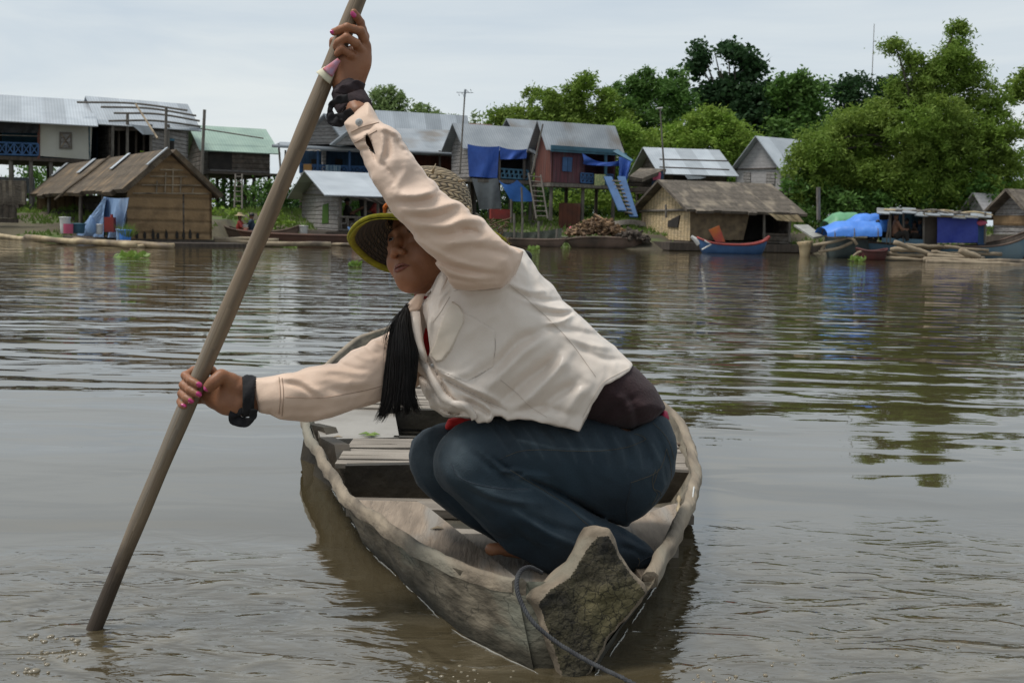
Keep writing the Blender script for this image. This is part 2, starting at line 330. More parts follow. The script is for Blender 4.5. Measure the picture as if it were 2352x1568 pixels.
M_PINK = mat('pink_cloth', (.58, .12, .2), (.48, .1, .17), scale=3, rough=.9)
M_CHECK = mat('checked_yellow_cloth', (.55, .55, .26), (.30, .38, .18), scale=14, rough=.9, coord='UV', lo=.48, hi=.52)
M_ORANGE = mat('orange_cloth', (.75, .27, .03), (.6, .2, .03), scale=4, rough=.9)
M_SKINF = mat('brown_skin_far', (.20, .10, .06), (.16, .08, .05), rough=.7)
M_GRASS = mat('bank_grass', (.17, .25, .045), (.10, .17, .03), scale=.5, rough=.95, island=(.17, .25, .06), trans=.25)
M_EARTH = mat('muddy_bank', (.10, .085, .05), (.06, .05, .032), scale=.9, rough=.95, c3=(.09, .14, .035), bump=.05, bscale=3)
M_HYAC = mat('hyacinth_leaf', (.15, .27, .04), (.09, .18, .03), scale=5, rough=.5, island=(.24, .33, .07), trans=.3)

# ------------------------------------------------------------------ river bank
def bank_z(x, y):
    e = 38.5 + 4.5 * math.exp(-((x + 1) / 9.0) ** 2) if x < 6 else 42.5 - .9 * max(0, x - 9) * (.35 if x > 9 else 0)
    if x < -10: e = 35.5
    e = max(e, 35.2) + .5 * math.sin(x * .9) + .3 * math.sin(x * 2.3 + 1)
    t = (y - e) / 9.0
    return -.45 + .55 * min(1, max(0, (y - e + 2) / 2.0)) + (1.05 * (1 - math.exp(-max(0, t) * 2.2))) + .05 * math.sin(x * 1.7 + y)
def build_bank():
    g = MB(); xs = np.concatenate([np.linspace(-220, -34, 12), np.linspace(-30, 34, 130), np.linspace(40, 240, 12)]); ys = np.concatenate([np.linspace(32, 60, 57), np.array([66, 80, 110, 180, 400, 900])])
    g.grid(np.array([[(x, y, bank_z(x, y)) for x in xs] for y in ys]))
    o = g.build('ground', M_EARTH, smooth=True); tag(o, kind='structure')
    rs = np.random.RandomState(5); n = 52000
    x = rs.uniform(-30, 32, n); y = 34 + 26 * rs.uniform(0, 1, n) ** 1.4; z = np.array([bank_z(a, b) for a, b in zip(x, y)])
    k = z > .06; dens = vnoise(np.stack([x, y, x * 0], 1), .5, 3); k &= dens > .3; x, y, z = x[k], y[k], z[k]; n = len(x); hgt = rs.uniform(.05, .20, n) * (.5 + dens[k]); w = rs.uniform(.03, .07, n)
    a = rs.uniform(-.7, .7, n); lx = rs.uniform(-.12, .12, n)
    V = np.stack([np.stack([x - w * np.cos(a), y - w * np.sin(a), z - .03], 1), np.stack([x + w * np.cos(a), y + w * np.sin(a), z - .03], 1), np.stack([x + lx, y, z + hgt], 1)], 1).reshape(-1, 3)
    o = link_mesh('grass', V, np.arange(3 * n).reshape(-1, 3), M_GRASS); tag(o, 'bright green grass growing along the far river bank', 'grass', kind='stuff')
build_bank()

# ------------------------------------------------------------------ helpers for houses
class Face:
    def __init__(s, p, e, n): s.p = np.asarray(p, float); s.e = np.asarray(e, float); s.n = np.asarray(n, float)
    def at(s, x, y, off=0):
        r = ray(x, y); q = s.p + s.n * off; t = ((q - ORG) @ s.n) / (r @ s.n); return ORG + r * t
def solve_len(C, e, px):
    lo, hi = 0.0, 60.0; s = 1 if proj(C + e * .5)[0] > proj(C)[0] else -1
    for _ in range(50):
        mid = (lo + hi) / 2; q = C + e * mid
        if (proj(q)[0] - px) * s < 0 and (q - ORG) @ FWD > 1: lo = mid
        else: hi = mid
    return lo
def panel(face, poly, m, name, parent, th=.04, off=.02):
    g = MB(); pts = [face.at(x, y, off) for x, y in poly]
    n = np.zeros(3)
    for i in range(len(pts)): n += np.cross(pts[i] - pts[0], pts[(i + 1) % len(pts)] - pts[0])
    if n @ face.n < 0: pts = pts[::-1]
    # start at the lowest left point so that u runs along the wall
    i0 = max(range(len(pts)), key=lambda i: -pts[i][2] - .3 * (pts[i] @ face.e)); pts = pts[i0:] + pts[:i0]
    g.slab(pts, th); return g.build(name, m, parent)
def cloth(face, tl, tr, br, bl, m, name, parent, off=.1, sag=.1, folds=5, amp=.08, nx=28, ny=16, seed=1, pull=0, tagd=None, th=.012):
    """hung sheet between four picture points on a plane, with folds"""
    c = [face.at(x, y, off) for x, y in (tl, tr, br, bl)]; rr = random.Random(seed); ph = [rr.uniform(0, 6.3) for _ in range(4)]
    G = np.zeros((ny, nx, 3))
    for i in range(ny):
        v = i / (ny - 1)
        for j in range(nx):
            u = j / (nx - 1); p = (1 - v) * ((1 - u) * c[0] + u * c[1]) + v * ((1 - u) * c[3] + u * c[2])
            d = amp * (math.sin(u * folds * 6.28 + ph[0] + 2.2 * v) * (.25 + v * .75) + .5 * math.sin(u * folds * 11 + v * 5 + ph[1]) * v)
            p = p + face.n * d; p = p + np.array([0, 0, -1.]) * (sag * 4 * u * (1 - u) * (1 - .8 * v) + pull * math.sin(u * 9.4 + ph[2]) * v)
            G[i, j] = p
    g = MB(); g.grid(G); B = G - face.n * th; g2 = B[:, ::-1]; g.grid(g2)
    o = g.build(name, m, parent, smooth=True)
    if tagd: tag(o, *tagd)
    return o
def post(g, a, b, r=.06): g.tube([a, b], r, 7)
def rail(face, x0, y0a, y0b, x1, y1a, y1b, m, name, parent, n=6, style='x', off=.05):
    g = MB(); A = lambda x, y: face.at(x, y, off); L = lambda t, k: (x0 + (x1 - x0) * t, (y0a, y0b)[k] + ((y1a, y1b)[k] - (y0a, y0b)[k]) * t)
    for k in (0, 1): post(g, A(*L(0, k)), A(*L(1, k)), .04)
    for i in range(n + 1):
        t = i / n; post(g, A(*L(t, 0)), A(*L(t, 1)), .035)
        if i < n and style == 'x':
            t2 = (i + 1) / n; post(g, A(*L(t, 0)), A(*L(t2, 1)), .025); post(g, A(*L(t, 1)), A(*L(t2, 0)), .025)
        if i < n and style == 'z':
            m1 = L((i + .3) / n, 0); m2 = L((i + .3) / n, 1); q = ((m1[0] + m2[0]) / 2, (m1[1] + m2[1]) / 2); q2 = (q[0] + (x1 - x0) / n * .5, q[1])
            post(g, A(*q), A(*q2), .03); post(g, A(*m1), A(*q), .025); post(g, A(*q2), A(*L((i + .8) / n, 1)), .025)
    return g.build(name, m, parent)
def house(name, label, cx, Y, yaw, xl, xr, yf, ye, yr, ridge='R', cat='house', wallm=None, gabm=None, roofm=None, ov=.35, gov=.3, rth=.04, walls='LRB', stilts=None, group=None, base=None, jag=0, dl=None, dr=None):
    """corner nearest the camera stands at picture column cx, distance Y; left and right wall ends at columns xl, xr"""
    zf, ze, zr = [atY(cx, y, Y)[2] for y in (yf, ye, yr)]
    C = atY(cx, yf, Y); C[2] = zf
    eR = np.array([math.cos(yaw), math.sin(yaw), 0]); eL = np.array([-math.sin(yaw), math.cos(yaw), 0])
    lR = dr or solve_len(C, eR, xr); lL = dl or solve_len(C, eL, xl); up = np.array([0, 0, 1.])
    root = empty(name, (C + eR * lR / 2 + eL * lL / 2) * np.array([1, 1, 0]) + np.array([0, 0, base if base is not None else zf]), label, cat, group)
    FR = Face(C, eR, -eL); FL = Face(C, -eL, -eR)
    he = (ze - zf) * up; hr = (zr - zf) * up
    q = lambda a, b, h=0: C + eR * a + eL * b + (h - 0) * up
    hE, hR = ze - zf, zr - zf; t = .07
    def wall(a, b, gable, m, nm='wall'):
        g = MB(); d = (b - a) / np.linalg.norm(b - a); n = np.cross(d, up)
        pts = [a, b, b + he] + ([(a + b) / 2 + hr] if gable else []) + [a + he]; g.slab(pts, t, n); return g.build(nm, m, root)
    gabL = ridge == 'R'; gm = gabm or wallm
    if 'L' in walls: wall(q(0, lL), q(0, 0), gabL, gm if gabL else wallm, 'gable_wall' if gabL else 'wall')
    if 'R' in walls: wall(q(0, 0), q(lR, 0), not gabL, gm if not gabL else wallm, 'wall' if gabL else 'gable_wall')
    if 'B' in walls:
        g = MB(); g.slab([q(lR, lL), q(0, lL), q(0, lL) + he, q(lR, lL) + he], t); g.slab([q(lR, 0), q(lR, lL), q(lR, lL) + he] + ([q(lR, lL / 2) + hr] if gabL else []) + [q(lR, 0) + he], t)
        g.build('back_wall', M_INT if False else (wallm or M_WOVEND), root)
    # floor
    g = MB(); g.box((C + eR * lR / 2 + eL * lL / 2) - up * .08, (lR + .1, lL + .1, .14), yaw); g.build('floor', M_WOODD, root)
    # roof: two slopes
    if ridge == 'R': ax, cr, la, lc = eR, eL, lR, lL
    else: ax, cr, la, lc = eL, eR, lL, lR
    g = MB(); rise = hR - hE; sl = math.hypot(rise, lc / 2); nseg = 14 if jag else 1
    for sgn in (-1, 1):
        mid = C + ax * (-gov) + cr * lc / 2 + up * (hR + .03); d = (cr * sgn * lc / 2 - up * rise) / sl; n = np.cross(ax, d) * (1 if sgn < 0 else -1); n = n if n[2] > 0 else -n
        rr = random.Random(sum(map(ord, name)) + sgn)
        for k in range(nseg):
            a0 = mid + ax * ((la + 2 * gov) * k / nseg); a1 = mid + ax * ((la + 2 * gov) * (k + 1) / nseg); e = sl + ov + (rr.uniform(-jag, jag) if jag else 0)
            if sgn < 0 and ridge == 'L' or sgn < 0: pts = [a0 + d * e, a1 + d * e, a1, a0]
            else: pts = [a1 + d * e, a0 + d * e, a0, a1]
            pts = [p + n * (rr.uniform(0, .004) if jag else 0) for p in pts]
            g.slab([p + n * rth for p in pts], rth, n)
    root['_'] = 0; del root['_']
    rf = g.build('roof', roofm or M_ROOF, root)
    if stilts:
        n1, n2, zg = stilts
        for i in range(n1):
            for j in range(n2):
                g = MB(); a = q(lR * (i + .02) / (n1 - 1 + .04), lL * (j + .02) / max(1, n2 - 1 + .04)); p0 = a.copy(); p0[2] = zg
                g.tube([p0, a - up * .1], [.085, .075], 7); g.build('stilt', M_WOODG if j == 0 else M_WOODD, root)
    return dict(root=root, R=FR, L=FL, C=C, eR=eR, eL=eL, lR=lR, lL=lL, q=q, hE=hE, hR=hR, zf=zf)
def stick(name, label, cat, pts, r, m, group=None):
    g = MB(); g.tube(pts, r, 7); return tag(g.build(name, m), label, cat, group)
def ladder(name, label, Y, bl, br, tl, tr, m, parent=None, n=8, r=.035):
    A = [atY(*p, Y - d) for p, d in ((bl, .8), (br, .8), (tl, 0), (tr, 0))]
    root = parent or empty(name, (A[0] + A[1]) / 2, label, 'ladder'); 
    for a, b in ((A[0], A[2]), (A[1], A[3])):
        g = MB(); post(g, a, b, r); g.build('side_rail', m, root)
    for i in range(n):
        t = (i + .5) / n; g = MB(); post(g, A[0] * (1 - t) + A[2] * t, A[1] * (1 - t) + A[3] * t, r * .7); g.build('rung', m, root)
    return root
def person_far(label, px, py_base, Y, hgt, top, bottom, sit=True, turn=1, cat='person', hat=None, reach=None, standing=False):
    """small figure seen from far away: one continuous body mesh with clothing and hair as children"""
    b = atY(px, py_base, Y); s = hgt; root = empty('person', b, label, cat)
    g = bmesh.new(); me = bpy.data.meshes.new('body')
    if sit and not standing: J = {'pel': (0, 0, .10), 'che': (0, .0, .33), 'nec': (0, 0, .47), 'hed': (0, 0, .56), 'top': (0, 0, .66), 'k1': (.20 * turn, -.14, .24), 'f1': (.24 * turn, -.16, 0), 'k2': (.2 * turn, .12, .24), 'f2': (.26 * turn, .12, 0)}
    else: J = {'pel': (0, 0, .48), 'che': (0, 0, .72), 'nec': (0, 0, .84), 'hed': (0, 0, .91), 'top': (0, 0, .99), 'k1': (.02, -.07, .25), 'f1': (0, -.07, 0), 'k2': (-.02, .07, .25), 'f2': (0, .07, 0)}
    sh = J['nec'][2] - .04; r = reach or (.28 * turn, -.1, -.16)
    J.update(s1=(0, -.11, sh), e1=(.1 * turn, -.15, sh - .16), h1=(r[0], r[1], sh + r[2]), s2=(0, .11, sh), e2=(.1 * turn, .13, sh - .16), h2=(r[0], -r[1], sh + r[2]))
    E = [('pel', 'che'), ('che', 'nec'), ('nec', 'hed'), ('hed', 'top'), ('pel', 'k1'), ('k1', 'f1'), ('pel', 'k2'), ('k2', 'f2'), ('nec', 's1'), ('s1', 'e1'), ('e1', 'h1'), ('nec', 's2'), ('s2', 'e2'), ('e2', 'h2')]
    R = dict(pel=.085, che=.09, nec=.035, hed=.06, top=.045, k1=.05, f1=.035, k2=.05, f2=.035, s1=.045, e1=.035, h1=.026, s2=.045, e2=.035, h2=.026)
    def skin(keys, edges, scale, name, m, par):
        mb = MB()
        for a, c in edges:
            n = 5; pa, pc = np.array(J[a]), np.array(J[c]); pts = [(pa + (pc - pa) * i / n) * s + b for i in range(n + 1)]; mb.tube(pts, [(R[a] + (R[c] - R[a]) * i / n) * s * scale for i in range(n + 1)], 8)
        o = mb.build(name, m, par)
        rm = o.modifiers.new('rm', 'REMESH'); rm.mode = 'VOXEL'; rm.voxel_size = .018 * s + .006; rm.use_smooth_shade = True
        bpy.context.view_layer.update(); dg = bpy.context.evaluated_depsgraph_get(); nm = bpy.data.meshes.new_from_object(o.evaluated_get(dg)); o.modifiers.clear(); o.data = nm
        if not nm.materials: nm.materials.append(m)
        return o
    skin(None, E, 1.0, 'body', M_SKINF, root)
    skin(None, [e for e in E if e[0] in ('pel', 'che') and e[1] in ('che', 'nec')] + [('nec', 's1'), ('nec', 's2'), ('s1', 'e1'), ('s2', 'e2')], 1.22, 'shirt', top, root) if top else None
    if bottom: skin(None, [('pel', 'k1'), ('pel', 'k2'), ('k1', 'f1'), ('k2', 'f2')], 1.25, 'trousers', bottom, root)
    mb = MB(); hd = np.array(J['hed']) * s + b; 
    for k in range(5):
        pass
    mb.tube([hd + np.array([0, .01, .02]) * s, hd + np.array([0, .01, .075]) * s, hd + np.array([0, .01, .115]) * s], [.074 * s, .066 * s, .02 * s], 10); mb.build('hair', M_TARPD, root, True)
    if hat: mb = MB(); mb.tube([hd + np.array([0, 0, .05]) * s, hd + np.array([0, 0, .07]) * s, hd + np.array([0, 0, .14]) * s], [.17 * s, .09 * s, .05 * s], 12); mb.build('hat', hat, root)
    return root
# ------------------------------------------------------------------ trees
M_BARK = mat('grey_bark', (.12, .10, .08), (.07, .06, .05), scale=6, stretch=(3, 3, .6), rough=.95)
def leafmat(name, a, b, isl): return mat(name, a, b, scale=.55, rough=.65, island=isl, trans=.35, spec=.3, detail=2, lo=.4, hi=.6)
M_BAMBL = leafmat('bamboo_leaves', (.165, .275, .036), (.05, .115, .02), (.24, .33, .055))
M_YGL = leafmat('yellow_green_leaves', (.19, .33, .035), (.085, .19, .025), (.27, .37, .06))
M_MIDL = leafmat('mid_green_leaves', (.085, .19, .035), (.04, .10, .022), (.13, .24, .05))
M_DARKL = leafmat('dark_leaves', (0.031, 0.077, 0.024), (0.017, 0.046, 0.018), (0.044, 0.099, 0.033))
M_PALEL = leafmat('pale_leaves', (0.189, 0.270, 0.095), (0.121, 0.203, 0.061), (0.243, 0.324, 0.121))
def leaves(rs, C, n, size, asp, droop=0.):
    """n leaf-sized diamonds at the centres C"""
    a = rs.uniform(0, 2 * np.pi, n); el = rs.normal(-droop, .5, n)
    d = np.stack([np.cos(a) * np.cos(el), np.sin(a) * np.cos(el), np.sin(el)], 1)
    r = rs.normal(0, 1, (n, 3)); r[:, 2] *= .6; w = np.cross(d, r); w /= np.linalg.norm(w, axis=1)[:, None] + 1e-9
    s = size * rs.uniform(.6, 1.35, n)[:, None]
    V = np.stack([C - d * s * .5, C + w * s * asp * .5, C + d * s * .5, C - w * s * asp * .5], 1).reshape(-1, 3)
    return V
def tree(name, label, Y, lobes, leafm, seed, cat='tree', leaf=.24, asp=.42, dens=1.0, clump=.42, base=None, group='trees on the far bank', depth=.9, droop=.25, limbs=True, gz=None, trunk=.16):
    rs = np.random.RandomState(seed); pm = F / Y; CC = []; lobes0 = lobes
    if cat in ('bamboo', 'tree') and limbs:
        ym = max(l[1] + l[3] for l in lobes); xa, xb = min(l[0] - l[2] * .6 for l in lobes), max(l[0] + l[2] * .6 for l in lobes); lobes = list(lobes)
        while ym < 470: lobes.append(((xa + xb) / 2, ym + 14, (xb - xa) / 2 * .85, 38)); ym += 42
    gz = bank_z(0, 60) if gz is None else gz
    cs = [(atY(x, y, Y + (rs.uniform(-1, 1) * depth * rx / pm * .5)), rx / pm, ry / pm) for x, y, rx, ry in lobes]
    for c, rx, rz in cs:
        nc = max(6, int(rx * rz * 15 * dens / clump)); u = rs.normal(0, 1, (nc, 3)); u /= np.linalg.norm(u, axis=1)[:, None]
        r = rs.uniform(.0, 1, nc) ** .45
        cen = c + u * r[:, None] * np.array([rx, min(rx, rz * 1.4) * depth, rz]); kk = vnoise(cen, .6, seed) > .33; cen = cen[kk] if kk.sum() > 3 else cen
        nl = int(30 * dens); cr = rs.uniform(.5, 1.25, len(cen)) * clump
        for k, q in enumerate(cen):
            off = rs.normal(0, 1, (nl, 3)) * cr[k] * np.array([.62, .62, .42]); off[:, 2] -= droop * .5 * np.linalg.norm(off[:, :2], axis=1) ** 2
            CC.append(q + off)
    if cat == 'bamboo':      # arching feathery sprays that break the outline
        for c, rx, rz in cs:
            for k in range(int(rx * rz * 2.2) + 3):
                a = rs.uniform(0, 6.283); e = rs.uniform(-.1, 1.45); R_ = np.array([rx * math.cos(a) * math.cos(e), min(rx, rz * 1.4) * math.sin(a) * math.cos(e), rz * math.sin(e)]); L_ = rs.uniform(1.12, 1.38)
                for t in np.linspace(.75, 1, 6): q = c + R_ * L_ * t - np.array([0, 0, .9 * ((t - .75) / .25) ** 2 * .35]); CC.append(q + rs.normal(0, 1, (int(9 * dens), 3)) * np.array([.17, .17, .13]) * (1.25 - t * .7))
    CC = np.vstack(CC); n = len(CC); V = leaves(rs, CC, n, leaf, asp, droop)
    b = base if base is not None else (sum(l[0] * l[2] for l in lobes0) / sum(l[2] for l in lobes0)); B = atY(b, 500, Y); B[2] = gz - .1
    root = empty(name, B, label, cat, group)
    link_mesh('crown', V, np.arange(4 * n).reshape(-1, 4), leafm, root)
    g = MB(); zt = max(c[2] for c, _, _ in cs) * .55; top = B + np.array([rs.uniform(-.3, .3), 0, max(1.0, zt - B[2])])
    g.tube(sub([B, (B + top) / 2 + rs.uniform(-.15, .15, 3), top], 4), np.linspace(trunk, trunk * .6, 9), 8); g.build('trunk', M_BARK, root, True)
    if limbs:
        for c, rx, rz in cs:
            g = MB(); m = (top + c) / 2 + np.array([0, 0, .2]); g.tube(sub([top - np.array([0, 0, rs.uniform(.2, 1.)]), m, c + np.array([0, 0, rz * .4])], 4), np.linspace(trunk * .45, .025, 9), 6); g.build('limb', M_BARK, root, True)
    return root
tree('bamboo_clump', 'tall bright green bamboo thicket towering behind the moored boats with blue tents', 47,
     [(1865, 395, 62, 70), (1900, 345, 70, 55), (1955, 300, 68, 48), (2010, 275, 52, 42), (2000, 370, 95, 90), (2085, 215, 52, 55), (2055, 108, 26, 16), (2088, 140, 24, 20), (2140, 190, 60, 52),
      (2188, 95, 34, 26), (2196, 62, 20, 10), (2185, 130, 36, 24), (2215, 175, 44, 40), (2250, 235, 60, 60), (2110, 300, 110, 80), (2200, 330, 110, 90), (2292, 320, 50, 62), (2300, 395, 42, 50), (2120, 420, 120, 60), (2215, 435, 80, 42), (1940, 445, 90, 38), (2030, 450, 60, 30)],
     M_BAMBL, 11, leaf=.18, asp=.32, dens=2.15, droop=.4, clump=.34, gz=.4, cat='bamboo')
tree('bamboo_clump', 'shaded lower bamboo stems and leaves right behind the boat tents', 46, [(1850, 440, 50, 40), (1920, 470, 60, 36), (2000, 480, 70, 40), (2090, 470, 80, 40), (2180, 465, 70, 40), (2250, 450, 40, 40), (1860, 490, 50, 30)], M_MIDL, 13, leaf=.25, asp=.38, dens=.9, cat='bamboo', gz=.4)
tree('bamboo_clump', 'overhanging bamboo spray reaching in at the right edge of the view', 50, [(2348, 185, 34, 22), (2375, 215, 40, 34), (2400, 300, 50, 60), (2335, 215, 14, 12)], M_BAMBL, 12, leaf=.27, asp=.34, cat='bamboo', dens=1.0, base=2450)
tree('broadleaf_tree', 'tall dark broadleaf tree with open knobbly crown, highest behind the grey shacks', 74,
     [(1608, 118, 22, 22), (1640, 128, 38, 30), (1672, 112, 24, 18), (1690, 140, 34, 30), (1715, 125, 18, 22), (1738, 140, 20, 20), (1612, 160, 34, 22), (1655, 170, 45, 28), (1715, 170, 34, 22), (1665, 215, 66, 32), (1730, 215, 52, 30), (1640, 250, 58, 36), (1720, 270, 80, 50), (1660, 310, 90, 48), (1780, 260, 40, 50)],
     M_DARKL, 21, leaf=.36, asp=.6, dens=1.1, clump=.5, droop=.1, trunk=.28)
tree('broadleaf_tree', 'dark green round-crowned tree between the tall knobbly tree and the flat-topped one', 72, [(1830, 195, 44, 30), (1800, 215, 40, 34), (1860, 215, 38, 40), (1835, 265, 62, 52), (1845, 325, 70, 48), (1790, 310, 50, 50)], M_MIDL, 22, leaf=.32, asp=.5, dens=1.1, clump=.5, trunk=.25, droop=.1)
tree('broadleaf_tree', 'flat-topped dark tree partly hidden by the tall bamboo, under the thin mast', 76, [(1945, 195, 38, 20), (1990, 185, 46, 20), (2030, 195, 38, 26), (1930, 225, 30, 22), (1985, 225, 50, 26), (2040, 240, 40, 32), (1920, 270, 24, 26), (1960, 262, 40, 28), (1900, 300, 30, 26)], M_DARKL, 23, leaf=.32, asp=.5, dens=.85, clump=.42, trunk=.22, droop=.1)
tree('bamboo_clump', 'light green bamboo with a wispy tip, above the two-level metal roof', 66,
     [(1250, 290, 90, 34), (1400, 290, 60, 50), (1160, 292, 40, 20), (1205, 280, 24, 20), (1150, 272, 30, 20), (1183, 262, 26, 16), (1240, 218, 30, 16), (1262, 240, 34, 26), (1232, 250, 30, 22), (1298, 262, 44, 40), (1342, 185, 24, 18), (1335, 215, 36, 26), (1345, 260, 55, 44), (1300, 300, 80, 34), (1385, 240, 40, 34)], M_BAMBL, 31, leaf=.24, asp=.36, dens=1.5, cat='bamboo')
tree('bamboo_clump', 'bushy bamboo with ragged top left of the tall dark tree', 68,
     [(1420, 215, 28, 22), (1452, 195, 14, 18), (1440, 245, 40, 30), (1470, 215, 32, 26), (1484, 172, 15, 15), (1500, 210, 40, 28), (1530, 225, 34, 36), (1420, 290, 66, 44), (1500, 270, 66, 50), (1556, 190, 22, 30), (1572, 235, 26, 44)], M_MIDL, 32, leaf=.24, asp=.38, dens=1.5, cat='bamboo')
tree('bamboo_clump', 'rounded yellow-green bamboo right above the long metal-roofed shack', 60,
     [(1640, 268, 36, 20), (1600, 290, 44, 24), (1665, 300, 60, 30), (1710, 320, 44, 22), (1560, 315, 48, 28), (1620, 335, 90, 34), (1510, 330, 40, 30), (1700, 350, 60, 24)], M_YGL, 33, leaf=.22, asp=.36, dens=1.6, cat='bamboo')
tree('bamboo_clump', 'low yellow-green bamboo rising behind the red board house', 58, [(1420, 300, 40, 22), (1465, 330, 44, 34), (1405, 335, 40, 26), (1450, 375, 60, 40)], M_YGL, 34, leaf=.22, asp=.36, dens=1.5, cat='bamboo')
tree('bamboo_clump', 'pale feathery bamboo crown nearest to the raised arm', 70, [(872, 222, 22, 16), (900, 212, 20, 12), (885, 245, 34, 22), (920, 235, 20, 18), (860, 262, 26, 16), (905, 272, 40, 16)], M_PALEL, 35, leaf=.25, asp=.36, dens=1.3, cat='bamboo')
tree('bamboo_clump', 'smaller pale bamboo crown left of the television aerial', 71, [(968, 252, 26, 12), (985, 268, 30, 14), (958, 276, 30, 12), (1042, 278, 14, 10)], M_PALEL, 36, leaf=.25, asp=.36, dens=1.2, cat='bamboo')
tree('bamboo_clump', 'thin see-through bamboo sprig right of the television aerial', 73, [(1098, 268, 20, 10), (1090, 284, 16, 8)], M_PALEL, 37, leaf=.28, asp=.3, dens=.3, cat='bamboo', limbs=False)
for k, (lab, Y, lb, mm) in enumerate([
    ('dark bushes under the green-roofed stilt house', 47, [(520, 440, 30, 34), (575, 430, 48, 34), (545, 475, 60, 26), (625, 440, 20, 32)], M_MIDL),
    ('leafy bush behind the stilts of the cream-walled house', 54, [(60, 392, 24, 16), (100, 388, 26, 20), (75, 412, 36, 18), (128, 380, 14, 20)], M_MIDL),
    ('bush in the shade beneath the blue-tarped house', 56, [(1180, 470, 40, 26), (1235, 465, 34, 30)], M_MIDL),
    ('bright bush seen between the stilts of the red house', 54, [(1285, 462, 24, 26), (1345, 455, 34, 36), (1388, 470, 26, 28), (1425, 450, 34, 40)], M_BAMBL),
    ('dark thicket behind the pale bamboo hut', 57, [(1470, 430, 40, 60), (1700, 430, 90, 34), (1830, 465, 60, 30), (1600, 440, 60, 24)], M_DARKL),
    ('shrubs along the bank behind the grey woven hut', 50, [(655, 470, 22, 50), (700, 440, 26, 34), (830, 480, 60, 30), (760, 470, 40, 20)], M_MIDL),
    ('tall riverside weeds beside the brown thatched hut', 41, [(520, 500, 30, 24), (560, 515, 36, 14), (625, 500, 26, 22), (45, 500, 36, 14)], M_YGL),
    ('long dark thicket in the shade behind the stilts of the middle houses', 60, [(640, 470, 60, 40), (740, 470, 80, 34), (860, 465, 90, 34), (980, 465, 90, 36), (1100, 460, 80, 38), (1200, 460, 70, 40), (1300, 455, 70, 44), (1400, 450, 70, 50), (1500, 450, 60, 44)], M_DARKL),
    ('low scrub far behind the stilts of the left houses', 62, [(30, 430, 60, 26), (130, 430, 60, 26), (250, 425, 70, 30), (380, 425, 70, 34), (500, 430, 70, 34), (600, 445, 50, 34)], M_MIDL),
    ('dark scrub filling the far right bank', 56, [(2200, 470, 90, 20), (2330, 440, 50, 26), (2300, 400, 40, 20)], M_DARKL)]):
    tree('bush', lab, Y, lb, mm, 50 + k, cat='bush', leaf=.2, asp=.45, dens=.9, group='bushes on the far bank', limbs=False, trunk=.05, gz=bank_z(atY(lb[0][0], 500, Y)[0], Y))
# distant tree line that closes the horizon
def far_wood():
    rs = np.random.RandomState(77); C = []
    for x in np.arange(-140, 150, 1.6):
        h = 3.0 + 1.6 * math.sin(x * .21) + rs.uniform(-.7, .7)
        for k in range(34): C.append((x + rs.normal(0, 1.1), 128 + rs.uniform(-3, 3), rs.uniform(.2, 1) ** .8 * h))
    C = np.array(C); V = leaves(rs, C, len(C), 1.3, .6); o = link_mesh('far_wood', V, np.arange(len(V)).reshape(-1, 4), M_MIDL); tag(o, 'low distant green tree line beyond the houses', 'wood', kind='stuff')
far_wood()
# ------------------------------------------------------------------ houses, from left to right
D2R = math.radians
GST = 'stilt houses on the far bank'
# 1 cream-walled house
h = house('stilt_house', 'cream-walled stilt house with light metal roof at the far left edge', -170, 41, D2R(24), -300, 208, 350, 258, 196, dl=5.0, roofm=M_ROOF2, walls='B', stilts=(9, 2, .9), group=GST, base=.9, wallm=M_TEAL, ov=.75, gov=.25)
r = h['root']; panel(h['R'], [(88, 358), (88, 268), (212, 276), (208, 367)], M_CREAM, 'wall', r, off=0, th=.1)
panel(h['R'], [(-190, 352), (-190, 258), (4, 268), (4, 356)], M_INT, 'opening_shade', r, off=-2.2)  # near-black sheets painting the shade inside the veranda
panel(h['R'], [(0, 360), (0, 340), (90, 340), (90, 360)], M_INT, 'opening_shade', r, off=-2.3)
cloth(h['R'], (-60, 264), (89, 270), (89, 306), (-60, 300), M_TARPD, 'black_awning', r, off=.06, sag=.14, folds=3, amp=.06)
rail(h['R'], -60, 353, 325, 88, 357, 331, M_BLUEP, 'railing', r, n=8)
g = MB(); post(g, h['R'].at(-30, 310, .05), h['R'].at(89, 313, .05), .02); g.build('clothes_line', M_WOODG, r)
f = panel(h['R'], [(136, 342), (137, 303), (165, 304), (166, 343)], M_WOODG, 'window', r, off=.05); panel(h['R'], [(140, 338), (141, 308), (161, 309), (162, 339)], M_WOVENG, 'shutter', f, off=.065, th=.01)
g = MB(); post(g, h['R'].at(141, 308, .08), h['R'].at(162, 339, .08), .02); post(g, h['R'].at(162, 309, .08), h['R'].at(140, 338, .08), .02); g.build('cross_brace', M_LOG, f)
g = MB(); [post(g, h['R'].at(x, 366, .02), h['R'].at(x, 268 + x * .03, .02), .05) for x in (89,)]; g.build('corner_post', M_RED, r)
